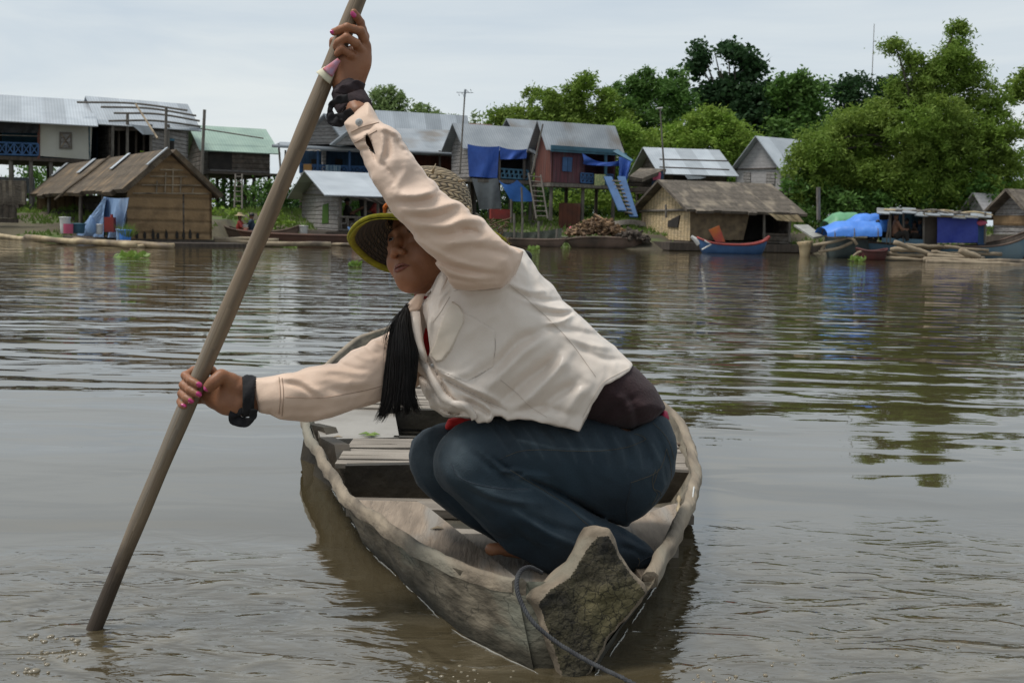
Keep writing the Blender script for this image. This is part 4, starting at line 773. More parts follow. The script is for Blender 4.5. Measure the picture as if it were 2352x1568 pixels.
# 11 long shack
h = house('shack', 'dark shack with long silver roof and ragged thatch awning right of the blue stairs', 1525, 49, D2R(8), 1462, 1668, 432, 393, 334, wallm=M_WOVEND, roofm=M_ROOF2, ov=.5, gov=.4, group=None, base=.9, stilts=(3, 2, .9))
r = h['root']; Rf = h['R']; panel(Rf, [(1548, 428), (1548, 398), (1600, 400), (1606, 428)], M_INT, 'opening_shade', r, off=.04)  # shade of the opening painted as a near-black panel
cloth(Rf, (1572, 402), (1622, 407), (1608, 411), (1580, 412), M_ROOF2, 'tin_flap', r, off=.5, amp=.01, sag=0)
for y0, y1 in ((366, 370), (384, 390)):
    g = MB(); post(g, atY(1515, y0, 48.0 - (y0 - 366) * .03), atY(1675, y1, 48.6 - (y0 - 366) * .03), .03); g.build('roof_cable', M_WOODD, r)
Lf = Face(atY(1490, 400, 47.2), (1, 0, 0), (0, -1, 0))
g = MB(); a = [atY(1445, 405, 46), atY(1475, 410, 46), atY(1530, 388, 47.5), atY(1470, 386, 48)]; g.slab(a, .15); g.build('thatch_awning', M_THATCH2, r)
panel(Lf, [(1440, 428), (1446, 402), (1526, 398), (1526, 432)], M_WOVEND, 'side_wall', r, off=-.5); panel(Lf, [(1497, 430), (1498, 395), (1524, 394), (1524, 430)], M_BLUED, 'door', r, off=0)
panel(Face(atY(1490, 400, 46.0), (1, 0, 0), (0, -1, 0)), [(1440, 440), (1440, 430), (1540, 432), (1540, 442)], M_WOODD, 'deck', r, th=1.2)
cloth(Lf, (1498, 394), (1518, 396), (1517, 412), (1500, 414), M_PINK, 'pink_cloth', None, off=.15, amp=.03, sag=0, folds=1, tagd=('pink cloth hanging on the blue door of the dark shack', 'cloth'))
# 12 white grey gable house
h = house('house', 'pale grey board house with sharp gable beside the tall bamboo', 1795, 54, D2R(33), 1689, 1890, 437, 386, 312, wallm=M_WOVENW, roofm=M_ROOF2, ov=.3, gov=.35, base=.9, stilts=(2, 2, .9))
r = h['root']; Lf = h['L']
panel(Lf, [(1707, 418), (1708, 395), (1723, 395), (1723, 419)], M_WOVENG, 'shutter', r, off=.05); panel(Lf, [(1759, 422), (1760, 395), (1780, 394), (1779, 423)], M_WOVENG, 'shutter', r, off=.05)
g = MB(); post(g, Lf.at(1688, 389, .05), Lf.at(1796, 386, .05), .03); g.build('batten', M_WOODD, r)
# 13 pale bamboo hut on its raft
h = house('bamboo_hut', 'pale bamboo-matting floating hut with grey thatch roof and a crooked window', 1584, 41, D2R(15), 1471, 1815, 553, 479, 416, wallm=M_WOVEND, gabm=M_WOVENP, roofm=M_THATCH2, rth=.1, ov=.5, gov=.35, jag=.1, walls='LB', cat='hut', base=0)
r = h['root']; Rf = h['R']; Lf = h['L']
panel(Lf, [(1533, 521), (1534, 508), (1561, 494), (1556, 523)], M_INT, 'window', r, off=.04); g = MB(); post(g, Lf.at(1470, 485, .05), Lf.at(1586, 482, .05), .05); g.build('batten', M_WOODG, r)  # window shade painted as a near-black panel on the gable
M_BMAT = mat('brown_matting', (.20, .145, .085), (.11, .08, .05), scale=4, rough=.9, coord='UV', bump=.05, bscale=4, detail=7)
cloth(Rf, (1586, 482), (1722, 487), (1706, 551), (1586, 552), M_BMAT, 'matting_wall', r, off=.08, sag=0, folds=1.4, amp=.06, seed=5)
panel(Rf, [(1700, 552), (1712, 484), (1816, 490), (1816, 556)], M_INT, 'opening_shade', r, off=-1.3); panel(Rf, [(1586, 555), (1586, 478), (1815, 484), (1815, 492), (1600, 484)], M_WOVEND, 'eave_wall', r, off=0)  # near-black sheet stands in for shade in the open end
for x in (1755, 1813): 
    g = MB(); post(g, Rf.at(x, 556, .2), Rf.at(x, 486, .2), .05); g.build('porch_post', M_WOODG, r)
panel(Rf, [(1752, 558), (1752, 535), (1815, 537), (1815, 560)], M_WOVEND, 'low_wall', r, off=.2)
cloth(Rf, (1763, 489), (1832, 492), (1846, 510), (1785, 506), M_WOVENP, 'mat_awning', r, off=.8, sag=.05, amp=.03, folds=2)
g = MB(); g.box(h['q'](h['lR'] * .55, h['lL'] * .45, -.2), (h['lR'] + 2.6, h['lL'] + .9, .28), D2R(15)); tag(g.build('raft', M_WOODD), 'dark raft deck under the pale bamboo hut', 'raft')
# 14 firewood heaps
def heap(name, label, px, py, Y, w, hh, n, m, seed, L=.5, group=None):
    rs = random.Random(seed); g = MB(); b = atY(px, py, Y)
    for i in range(n):
        t = rs.uniform(-1, 1); u = rs.uniform(-1, 1); top = hh * max(0, 1 - abs(t) ** 1.3) * (1 - .4 * abs(u)); z = rs.uniform(0, 1) ** .6 * top; yaw = rs.uniform(0, 3.14)
        g.box(b + [t * w, u * w * .45, z], (L * rs.uniform(.5, 1.2), rs.uniform(.05, .12), rs.uniform(.04, .09)), yaw, Matrix.Rotation(rs.uniform(-.6, .6), 4, 'X') @ Matrix.Rotation(rs.uniform(-.6, .6), 4, 'Y'))
    return tag(g.build(name, m), label, 'firewood', group, 'stuff')
heap('firewood_heap', 'heap of split orange-brown firewood on the grassy bank', 1372, 538, 42.8, 1.05, .72, 420, M_FIRE, 1)
heap('firewood_heap', 'dark brown firewood pile on the log raft at the right edge', 2330, 592, 36.5, 1.4, .5, 420, mat('dark_firewood', (.15, .09, .055), (.07, .045, .03), scale=6, island=(.2, .12, .07)), 2, L=.7)
heap('brushwood', 'low heap of dark brushwood beside the pale bamboo hut', 1452, 550, 41.3, .5, .35, 120, M_WOODD, 3)
b = atY(1312, 533, 43); g = MB(); g.tube([b, b + [0, 0, .1], b + [0, 0, .22]], [.1, .16, .05], 10); tag(g.build('red_sack', M_PINK, smooth=True), 'small pinkish sack left of the firewood heap', 'sack')
# stakes and fence in the shallows
rr = random.Random(8)
for i, (x, y0, y1, lab) in enumerate(((1148, 562, 520, 'leftmost stake in the shallows right of the hat'), (1198, 560, 500, 'tall thin stake in the shallows'), (1238, 566, 508, 'stake leaning slightly beside the fishing net'), (1278, 560, 525, 'tallest stake of the grey fishing net'), (1182, 556, 490, 'thin upright stick beside the awning stake'), (1880, 505, 430, 'weathered mooring post in front of the bamboo thicket'), (1895, 588, 560, 'short stub of a post at the water edge'), (1530, 500, 470, 'thin stick at the foot of the blue stairs'))):
    Y_ = 41.5 if i != 5 else 37; stick('stake' if i != 5 else 'mooring_post', lab, 'stake' if i != 5 else 'post', [atY(x, y0, Y_), atY(x + rr.uniform(-2, 3), y1, Y_)], .045 if i != 5 else .07, M_WOODG)
ff = Face(atY(1200, 550, 42), (1, 0, 0), (0, -1, 0)); cloth(ff, (1140, 530), (1290, 524), (1290, 556), (1140, 556), mat('grey_fishing_net', (.12, .13, .11), (.07, .08, .06), scale=20, rough=.9), 'fishing_net', None, off=0, sag=.1, amp=.05, tagd=('grey fishing net strung between stakes in the shallows', 'net'))
# television masts
def aerial(label, x0, y0, x1, y1, Y, arms=True):
    a, b = atY(x0, y0, Y), atY(x1, y1, Y); k = empty('aerial_mast', a, label, 'aerial'); g = MB(); g.tube([a, (a + b) / 2, b], [.045, .035, .03], 7); g.build('mast', M_WOODG, k)
    if arms:
        g = MB(); 
        for i in range(5): c_ = b + [(i - 2) * .12, 0, -.05]; post(g, c_ + [0, -.3, .05 * i - .1], c_ + [0, .3, .05 * i - .1], .012)
        post(g, b + [-.35, 0, -.05], b + [.35, 0, -.05], .015); post(g, b + [-.02, 0, -.22], b + [.02, 0, .08], .05); g.build('antenna', M_ROOF, k)
    return k
aerial('television aerial on a tall thin mast rising above the rust red roof', 1056, 400, 1068, 210, 46); aerial('plain thin mast behind the blue-tarped house', 1222, 400, 1247, 285, 45.5, False)
aerial('slim mast with a crossbar rising over the long silver roof', 1526, 400, 1516, 248, 47.2, False); aerial('very tall thin lattice mast far behind the flat-topped tree', 2002, 200, 2008, 55, 110, False)
g = MB(); post(g, atY(1509, 249, 47.2), atY(1522, 248, 47.2), .03); tag(g.build('crossbar', M_WHITE), 'white crossbar on the slim mast over the long silver roof', 'crossbar')
# ------------------------------------------------------------------ moored house boats on the right
M_STONE = M_WOODG
def front(Y, yaw=0): return Face(atY(2100, 540, Y), (math.cos(yaw), math.sin(yaw), 0), (math.sin(yaw), -math.cos(yaw), 0))
def tent(name, label, xa, xb, yb, yt, Y, dep, m, seed, tilt=0., group=None):
    """barrel-vaulted tarp over hoops, open at its right end"""
    rr = random.Random(seed); A = atY(xa, yb, Y); B = atY(xb, yb, Y - tilt); hh = atY(xa, yt, Y)[2] - A[2]; root = empty(name, A, label, 'tent', group); G = []
    d = B - A; n = 14
    for i in range(n + 1):
        t = i / n; c = A + d * t; row = []
        sc_ = (.55 + .45 * min(1, t * 3.2)) if True else 1; sag = .02 * math.sin(t * 12.6) ** 2
        for j in range(17):
            a = math.pi * j / 16; row.append(c + np.array([0, -dep * .5 * math.cos(a), (hh * sc_ - sag) * math.sin(a) ** .7 + .010 * math.sin(t * 17 + a * 3 + seed)]))
        G.append(row)
    G = np.array(G); g = MB(); g.grid(G[:, ::-1]); g.grid(G + np.array([0, 0, -.02])); g.build('tarp', m, root, True)
    for i in (2, 7, 13):
        g = MB(); g.tube([p + np.array([0, 0, -.03]) for p in G[i]], .02, 5); g.build('hoop', M_WOODG, root)
    return root
GB = 'house boats moored on the right'
r1, _ = hull('house_boat', 'long pale blue house boat with a curtained cabin, moored on the right', 1975, 2372, 590, 35.4, .46, .85, M_HULLB, rise=.42, ends=(.2, 1.5), trimm=M_HULLD, group=GB)
f = front(34.75)
panel(f, [(2026, 556), (2026, 546), (2122, 550), (2122, 562)], M_HULLB, 'side_board', r1, off=.03)
panel(f, [(2262, 562), (2262, 510), (2246, 509), (2246, 562)], M_BLUEP, 'side_board', r1, off=-.1)
panel(f, [(2121, 560), (2122, 492), (2154, 494), (2153, 562)], mat('brown_cabin_panel', (.10, .085, .07), (.075, .06, .05), scale=3, rough=.9), 'cabin_panel', r1, off=-.12)
for k in range(4): panel(f, [(2066 + k * 14, 552), (2066 + k * 14, 490), (2079 + k * 14, 490), (2079 + k * 14, 552)], M_TEAL, 'teal_curtain', r1, off=-.9 + .08 * (k % 2))
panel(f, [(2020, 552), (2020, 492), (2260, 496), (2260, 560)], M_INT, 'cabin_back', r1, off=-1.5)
for x in (2035, 2044, 2074, 2121, 2262): 
    g = MB(); post(g, f.at(x, 560, 0), f.at(x + (10 if x == 2035 else 1), 488, 0), .035); g.build('cabin_post', M_WOODG, r1)
g = MB(); 
for k in range(9):
    x0 = 2014 + k * 29; yy = 486 + k * 1.6; a = [atY(x0, yy + 3, 34.3), atY(x0 + 31, yy + 5, 34.3), atY(x0 + 31, yy - 7, 36.6), atY(x0, yy - 9, 36.6)]; a = [p + np.array([0, 0, .03 * ((k * 7) % 3)]) for p in a]; g.slab(a, .03)
g.build('cabin_roof', M_ROOF, r1)
rr = random.Random(5)
for k in range(12):
    x0 = rr.uniform(2020, 2200); w = rr.uniform(30, 90); yy = 481 + (x0 - 2020) * .055; g = MB(); g.tube(sub([atY(x0, yy, 34.8 + rr.uniform(0, 1)), atY(x0 + w / 2, yy - rr.uniform(-1, 4), 35), atY(x0 + w, yy + w * .05, 34.8 + rr.uniform(0, 1))], 4), .035, 5); g.build('roof_batten', M_BAMB if k % 3 == 0 else M_WOODG, r1)
panel(f, [(2122, 497), (2122, 493), (2262, 497), (2262, 502)], M_BAMB, 'eave_board', r1, off=.3)
cloth(f, (2153, 499), (2246, 500), (2245, 557), (2152, 558), mat('violet_blue_tarp', (.03, .055, .36), (.02, .04, .28), scale=2, rough=.5, coord='UV', bump=.05, bscale=3), 'blue_tarp', None, off=.12, sag=.02, folds=1, amp=.035, seed=31, tagd=('square violet-blue tarp hung on the side of the moored house boat', 'tarp'))
g = MB(); b = f.at(2252, 512, .1); g.tube([b + [-.12, 0, 0], b, b + [.2, 0, .01]], [.05, .1, .04], 8); tag(g.build('pink_bundle', M_PINK, smooth=True), 'pink cloth bundle at the upper corner of the violet-blue tarp', 'bundle')
r2, _ = hull('house_boat', 'dark grey blunt-ended boat carrying the blue tents', 1893, 2010, 592, 35.9, .62, .8, mat('grey_green_hull', (.10, .13, .13), (.06, .08, .08), scale=2, rough=.7), rise=.1, trimm=M_LOG, group=GB, ends=(.6, 0))
hull('painted_boat', 'low maroon boat end sticking out in front of the pale blue house boat', 1966, 2036, 596, 34.0, .26, .4, M_MAROON, rise=.08, group=GB)
tent('tarp_tent', 'green tarp tent behind the blue ones on the grey boat', 1893, 1960, 530, 487, 37.4, 1.3, M_TGREEN, 1, group='tarp tents on the grey boat')
tent('tarp_tent', 'rear blue tarp tent, higher than the front one', 1940, 2030, 530, 490, 36.8, 1.3, M_TARP2, 2, group='tarp tents on the grey boat')
tent('tarp_tent', 'front blue tarp tent with its open arch towards the cabin', 1885, 2008, 541, 507, 35.6, 1.5, M_TARP2, 3, tilt=.4, group='tarp tents on the grey boat')
person_far('person in an orange cloth crouching by the blue tent', 2014, 551, 34.9, .95, M_ORANGE, M_INT, turn=-1)
person_far('bare-backed person sitting under the roof of the house boat', 2055, 553, 34.8, 1.35, None, M_INT, turn=1)
person_far('child sitting in the cabin, leftmost of the three dark heads', 2080, 552, 35.2, 1.05, M_INT, M_INT); person_far('child in a dark shirt sitting in the middle of the three in the cabin', 2098, 553, 35.3, .95, M_HULLD, M_INT); person_far('child sitting in the cabin beside the brown panel', 2110, 554, 35.2, 1.1, M_BLUED, M_INT, turn=-1)
for k, (pts, r_, lab) in enumerate(([[(1880, 578, 35), (1925, 570, 34.9), (1958, 556, 34.8)], .05, 'bent pole hanging low from the grey boat'], [[(1868, 563, 35), (1910, 556, 34.9), (1950, 545, 34.9)], .05, 'bent pole sloping up to the blue tent'], [[(1948, 545, 34.8), (1960, 550, 34.7), (1968, 562, 34.7)], .05, 'short curved branch beside the blue tent'], [[(1958, 590, 33.9), (1975, 578, 33.8), (1998, 578, 33.8)], .04, 'curved branch over the maroon boat'], [[(1884, 585, 35), (1888, 572, 35), (1896, 560, 35)], .05, 'short forked prop under the grey boat'])):
    stick('crooked_pole', lab, 'pole', list(sub([atY(*p) for p in pts], 4)), r_, M_LOG)
g = MB(); g.slab([atY(1823, 516, 37.5), atY(1856, 516, 37.5), atY(1890, 541, 35.8), atY(1868, 545, 35.8)][::-1], .06); tag(g.build('gangplank', mat('pale_grey_plank', (.33, .33, .31), (.22, .22, .2), scale=4, rough=.8)), 'pale grey plank sloping down to the blue tents', 'plank')
b = atz(1848, 590, 0); g = MB(); g.tube([b + [0, 0, -.3], b + [0, 0, .1], b + [0, 0, .35], b + [-.02, 0, .5]], [.12, .16, .2, .26], 10); tag(g.build('bundled_post', M_BAMB, smooth=True), 'short tan wrapped post standing in the water left of the grey boat', 'post')
def logs(lst):
    for i, (xa, ya, xb, yb, z, r_, Y, lab) in enumerate(lst):
        a = atY(xa, ya, Y); c = atY(xb, yb, Y + (xb - xa) * .001); k = 8; rr = random.Random(i); pts = [a + (c - a) * t / k + np.array([0, 0, rr.uniform(-.015, .015)]) for t in range(k + 1)]; g = MB(); g.tube(pts, [r_ * rr.uniform(.86, 1.1) for t in range(k + 1)], 9); tag(g.build('log', M_LOG, smooth=True), lab, 'log', 'logs floating in front of the house boat')
logs([(2054, 557, 2139, 585, 0, .075, 33.6, 'thick pale log slanting down to the right across the log raft'), (2046, 573, 2115, 575, 0, .08, 34, 'log floating left of the slanting log, upper one'), (2036, 583, 2150, 591, 0, .07, 34, 'log floating under the foot of the slanting log'),
      (2030, 592, 2140, 598, 0, .06, 33.8, 'dark thin log beside the maroon boat'), (2122, 595, 2352, 603, 0, .085, 33, 'long log in the front row of the log raft'), (2128, 602, 2400, 611, 0, .08, 32.6, 'lowest long log of the raft at the right edge'), (2130, 588, 2260, 595, 0, .085, 33.6, 'pale log just behind the front row'), (2150, 581, 2300, 583, 0, .06, 34.2, 'thin log before the pale blue hull'),
      (2140, 578, 2220, 590, 0, .06, 34, 'short log crossing behind the pale ones'), (2080, 562, 2180, 568, 0, .06, 34.3, 'brown log pushed against the pale blue hull'), (2204, 576, 2250, 592, 0, .10, 33.4, 'stubby pale block on top of the raft'), (2060, 568, 2160, 571, 0, .05, 34.4, 'thin brown pole lying on the logs'), (2170, 566, 2270, 576, 0, .05, 34.2, 'grey pole leaning on the pale blue hull')])
h = house('bamboo_hut', 'woven floating hut with half grey half brown gable at the right edge', 2372, 37.5, D2R(14), 2281, 2500, 540, 490, 440, wallm=M_WOVENG, roofm=M_THATCH2, rth=.1, ov=.45, gov=.4, walls='LB', cat='hut', base=0)
Lf = h['L']; panel(Lf, [(2281, 517), (2281, 495), (2372, 495), (2372, 519)], M_WOVENB, 'brown_wall_band', h['root'], off=.03); g = MB(); g.box(h['q'](h['lR'] / 2, h['lL'] / 2, -.2), (h['lR'] + 1, h['lL'] + 1, .25), D2R(14)); g.build('raft_deck', M_WOODD, h['root'])
h = house('house', 'blue-walled house with white roof half hidden at the right edge', 2290, 52, D2R(22), 2235, 2480, 446, 418, 384, wallm=M_BLUED, roofm=M_ROOF2, ov=.3); h2 = house('shed', 'low whitish shed roof glimpsed left of the woven hut at the right edge', 2262, 45, D2R(22), 2225, 2330, 495, 474, 446, wallm=M_WOVENW, roofm=M_WOVENW, ov=.3, cat='shed')
# floating plants
def hyacinth(label, x, y, w, n, hh, seed):
    rs = np.random.RandomState(seed); b = atz(x, y, 0); k = b[1] / F; N_ = n; a = rs.uniform(0, 6.28, N_); r_ = rs.uniform(0, 1, N_) ** .5 * w * k; C = b + np.stack([r_ * np.cos(a), r_ * np.sin(a) * 1.6, rs.uniform(0, hh, N_)], 1)
    V = leaves(rs, C, N_, .16, .75, -.6); V[:, 2] = np.maximum(V[:, 2], .004); g = link_mesh('water_hyacinth', V, np.arange(4 * N_).reshape(-1, 4), M_HYAC); return tag(g, label, 'plant', 'water hyacinth clumps floating near the bank')
hyacinth('bright floating water hyacinth clump in front of the brown matting wall', 393 * .765 + 0, 592, 34, 60, .09, 1)
hyacinth('water hyacinth clump close to the steering pole', 655, 566, 28, 50, .12, 2); hyacinth('small hyacinth tuft just left of the straw hat brim', 815, 613, 14, 20, .08, 3)
hyacinth('hyacinth clump at the foot of the pale bamboo hut', 1533, 566, 22, 60, .14, 4); hyacinth('hyacinth tuft below the maroon boat end', 1968, 600, 18, 50, .12, 5); hyacinth('patch of hyacinth right of the hat near the bank', 1290, 567, 30, 40, .1, 6); hyacinth('small hyacinth sprig lying between the hat and the stakes', 1225, 575, 14, 24, .12, 7)
# ------------------------------------------------------------------ signed-distance modelling of the near objects
def nrm(v): v = np.asarray(v, float); return v / (np.linalg.norm(v) + 1e-12)
def cv(a, b, c): return a * RGT + b * UPV - c * FWD          # right, up, towards the viewer
class Cap:
    """tapered capsule; flat=(axis, factor) squashes its section along an axis"""
    def __init__(s, a, b, ra, rb, flat=None): s.a, s.b, s.ra, s.rb = np.asarray(a, float), np.asarray(b, float), ra, rb; s.fl = flat; s.c = (s.a + s.b) / 2; s.R = np.linalg.norm(s.b - s.a) / 2 + max(ra, rb)
    def __call__(s, p):
        ab = s.b - s.a; q = p - s.a
        if s.fl: ax, f = s.fl; h = (q @ ax); t0 = np.clip((q @ ab) / (ab @ ab + 1e-12), 0, 1); v = q - t0[:, None] * ab; c = v @ ax; v = v + np.outer(c * (1 / f - 1), ax); return (np.linalg.norm(v, axis=1) - (s.ra + (s.rb - s.ra) * t0)) * f
        t = np.clip((q @ ab) / (ab @ ab + 1e-12), 0, 1); return np.linalg.norm(q - t[:, None] * ab, axis=1) - (s.ra + (s.rb - s.ra) * t)
class Ell:
    def __init__(s, c, r, axes=None): s.c = np.asarray(c, float); s.r = np.asarray(r, float); s.A = np.eye(3) if axes is None else np.array(axes); s.R = max(r)
    def __call__(s, p):
        q = (p - s.c) @ s.A.T; k0 = np.linalg.norm(q / s.r, axis=1); k1 = np.linalg.norm(q / s.r ** 2, axis=1) + 1e-9; return k0 * (k0 - 1) / k1
def chain(pts, rad, flat=None): return [Cap(pts[i], pts[i + 1], rad[i], rad[i + 1], flat) for i in range(len(pts) - 1)]
def smin(a, b, k): h = np.clip(.5 + .5 * (b - a) / k, 0, 1); return b + (a - b) * h - k * h * (1 - h)
def smax(a, b, k): return -smin(-a, -b, k)
class Field:
    """list of (primitive, blend, sign) evaluated with culling"""
    def __init__(s): s.L = []; s.post = []
    def add(s, pr, k=.02, sign=1):
        for q in (pr if isinstance(pr, list) else [pr]): s.L.append((q, k, sign))
        return s
    def near(s, c, R): return [(q, k, g) for q, k, g in s.L if np.linalg.norm(q.c - c) - q.R < R + .03 + k * 2]
    def ev(s, p, L=None):
        L = s.L if L is None else L; d = np.full(len(p), .25)
        for q, k, g in L:
            v = q(p); d = smin(d, v, k) if g > 0 else smax(d, -v, k)
        for fn in s.post: d = fn(p, d)
        return d
def sdf_mesh(name, fld, lo, hi, h, m, parent=None, smooth=True, vgrad=True):
    lo = np.asarray(lo, float); hi = np.asarray(hi, float); B = 12; S = B * h; nb = np.maximum(1, np.ceil((hi - lo) / S).astype(int)); VK = []; VP = []; Q = []; stride = np.array([1, 100003, 100003 * 100003], dtype=np.int64)
    ax = np.arange(B + 1); I = np.stack(np.meshgrid(ax, ax, ax, indexing='ij'), -1); flat = I.reshape(-1, 3)
    for bi in np.ndindex(*nb):
        b0 = np.array(bi) * B; c = lo + (b0 + B / 2) * h; R = S * .87; L = fld.near(c, R)
        if not L: continue
        if abs(fld.ev(c[None], L)[0]) > R * 1.5 + .02: continue
        d = fld.ev(lo + (b0 + flat) * h, L).reshape(B + 1, B + 1, B + 1)
        if d.min() > 0 or d.max() < 0: continue
        s = d < 0; acc = np.zeros((B, B, B, 3)); cnt = np.zeros((B, B, B))
        for a in range(3):
            o = [k for k in range(3) if k != a]; sl0 = [slice(None)] * 3; sl1 = [slice(None)] * 3; sl0[a] = slice(0, B); sl1[a] = slice(1, B + 1)
            d0, d1 = d[tuple(sl0)], d[tuple(sl1)]; ch = (s[tuple(sl0)] != s[tuple(sl1)]); t = np.where(ch, d0 / np.where(d0 - d1 == 0, 1, d0 - d1), 0)
            for i in (0, 1):
                for j in (0, 1):
                    sl = [slice(None)] * 3; sl[o[0]] = slice(i, B + i); sl[o[1]] = slice(j, B + j); cc = ch[tuple(sl)]; tt = t[tuple(sl)]
                    v = np.zeros((B, B, B, 3)); v[..., a] = tt; v[..., o[0]] = i; v[..., o[1]] = j; acc += v * cc[..., None]; cnt += cc
            # quads for owned edges
            sl = [slice(0, B)] * 3; own = ch[tuple(sl)]; idx = np.argwhere(own) + b0
            if len(idx):
                e0 = np.zeros(3, int); e0[o[0]] = 1; e1 = np.zeros(3, int); e1[o[1]] = 1; q = np.stack([(idx) @ stride, (idx - e0) @ stride, (idx - e0 - e1) @ stride, (idx - e1) @ stride], 1)
                fl = s[tuple(sl0)][tuple(sl)][own]
                fl = fl if a != 1 else ~fl; q[~fl] = q[~fl][:, ::-1]; Q.append(q)
        k = cnt > 0; ids = np.argwhere(k) + b0; VK.append(ids @ stride); VP.append(lo + (b0 + np.argwhere(k) + acc[k] / cnt[k][:, None]) * h)
    VK = np.concatenate(VK); VP = np.concatenate(VP); Q = np.concatenate(Q); od = np.argsort(VK); VK = VK[od]; VP = VP[od]; j = np.searchsorted(VK, Q); j = np.minimum(j, len(VK) - 1); ok = (VK[j] == Q).all(1)
    return link_mesh(name, VP, j[ok], m, parent, None, smooth)
def poly_sd(P2, poly):
    """signed distance (negative inside) of picture points to a closed outline, in picture units"""
    poly = np.asarray(poly, float); d = np.full(len(P2), 1e9); ins = np.zeros(len(P2), bool); n = len(poly)
    for i in range(n):
        a, b = poly[i], poly[(i + 1) % n]; ab = b - a; q = P2 - a; t = np.clip((q @ ab) / (ab @ ab + 1e-12), 0, 1); d = np.minimum(d, ((q - t[:, None] * ab) ** 2).sum(1))
        c = ((a[1] > P2[:, 1]) != (b[1] > P2[:, 1])); x = a[0] + (P2[:, 1] - a[1]) * (b[0] - a[0]) / (b[1] - a[1] + 1e-12); ins ^= c & (P2[:, 0] < x)
    return np.sqrt(d) * np.where(ins, -1, 1)
def line_d(P2, pts):
    d = np.full(len(P2), 1e9); pts = np.asarray(pts, float)
    for i in range(len(pts) - 1):
        a, b = pts[i], pts[i + 1]; ab = b - a; q = P2 - a; t = np.clip((q @ ab) / (ab @ ab), 0, 1); d = np.minimum(d, ((q - t[:, None] * ab) ** 2).sum(1))
    return np.sqrt(d)
def folds(strokes):
    """cloth folds: each stroke is (picture polyline, half width, height in metres)"""
    S = []
    for pts, w, a in strokes: pp = sub([(x, y) for x, y in pts], 3)[:, :2] if len(pts) > 2 else np.array(pts, float); S.append((pp, w, a, pp.mean(0), np.abs(pp - pp.mean(0)).max() + 3 * w))
    def fn(p, d):
        x, y, _ = projN(p); P2 = np.stack([x, y], 1); mn, mxx = P2.min(0), P2.max(0)
        for pp, w, a, c, R in S:
            if (c + R < mn).any() or (c - R > mxx).any(): continue
            e = line_d(P2, pp); L0 = np.linalg.norm(pp[0] - pp[-1]) + 1; k = np.minimum(1, np.minimum(np.linalg.norm(P2 - pp[0], axis=1), np.linalg.norm(P2 - pp[-1], axis=1)) / (L0 * .3) + .25)
            d = d - a * k * np.exp(-(e / w) ** 2)
        return d
    return fn

# ------------------------------------------------------------------ the boat in front
M_HULLW = mat('old_boat_hull', (.20, .168, .12), (.07, .057, .038), scale=17, stretch=(1.2, .2, 1.7), rough=.85, bump=.008, bscale=30, bstretch=(1, .2, 1.6), detail=12, c3=(.17, .17, .13), lo=.36, hi=.64, crack=(15, .022, .5, (.6, .5, 1.2)), wet=(.03, .03, (.035, .03, .018)))
M_PLANK = mat('worn_grey_plank', (.31, .24, .178), (.19, .145, .105), scale=10, stretch=(3.5, .6, 1.5), rough=.8, bump=.003, bscale=26, bstretch=(5, .6, 1.5), detail=12, c3=(.25, .225, .195), lo=.36, hi=.66, crack=(6, .012, .35, (3.5, .35, 1)))
M_SLAT = mat('grey_deck_slats', (.31, .27, .225), (.16, .135, .11), scale=5, stretch=(.6, 3, 1), rough=.85, bump=.01, bscale=14, bstretch=(.5, 5, 1), detail=8)
M_DARKW = mat('wet_dark_board', (.045, .035, .02), (.02, .016, .011), scale=6, rough=.8, bump=.01, bscale=14, detail=8, c3=(.10, .07, .045))
M_MOSS = mat('mossy_cracked_end', (.045, .038, .022), (.016, .014, .010), scale=14, rough=.95, bump=.025, bscale=26, detail=10, c3=(.10, .085, .04), lo=.42, hi=.58, crack=(55, .06, .75, (1, 1, 1)))
M_BLKW = mat('weathered_bow_wood', (.27, .215, .155), (.115, .09, .062), scale=16, rough=.85, bump=.008, bscale=40, detail=12, c3=(.20, .185, .14), lo=.35, hi=.65)
M_RAIL = mat('weathered_rail', (.29, .235, .17), (.135, .108, .078), scale=15, stretch=(1.6, .16, 1.6), rough=.85, bump=.006, bscale=40, bstretch=(1.5, .2, 1.5), detail=12, c3=(.215, .195, .15), lo=.36, hi=.64)
M_ROPE = mat('dark_grey_rope', (.055, .058, .062), (.028, .028, .032), scale=40, rough=.9)
Lg = [atz(*p) for p in ((1205, 1335, .165), (1150, 1332, .150), (1080, 1312, .145), (1000, 1284, .140), (930, 1240, .135), (865, 1195, .135), (800, 1150, .130), (755, 1085, .130), (718, 1025, .130), (697, 980, .130))]
Lg = Lg + [np.array(v) for v in ((-.80, 4.2, .135), (-.862, 4.7, .15))] + [atz(751, 835, .18), atz(782, 806, .19), atz(819, 777, .20), atz(860, 763, .215), atz(897, 750, .23)] + [np.array((-.55, 8.0, .26))]
Rg = [atz(*p) for p in ((1490, 1352, .165), (1540, 1259, .155), (1577, 1185, .14), (1603, 1117, .135), (1604, 1073, .135), (1580, 990, .135), (1549, 946, .14))]
Rg = Rg + [np.array(v) for v in ((.60, 4.7, .14), (.53, 5.24, .16), (.40, 5.9, .18), (.22, 6.6, .2), (.04, 7.3, .23), (-.12, 8.0, .26))]
def gun(G, y):
    G = np.array(G); return np.array([np.interp(y, G[:, 1], G[:, 0]), y, np.interp(y, G[:, 1], G[:, 2])])
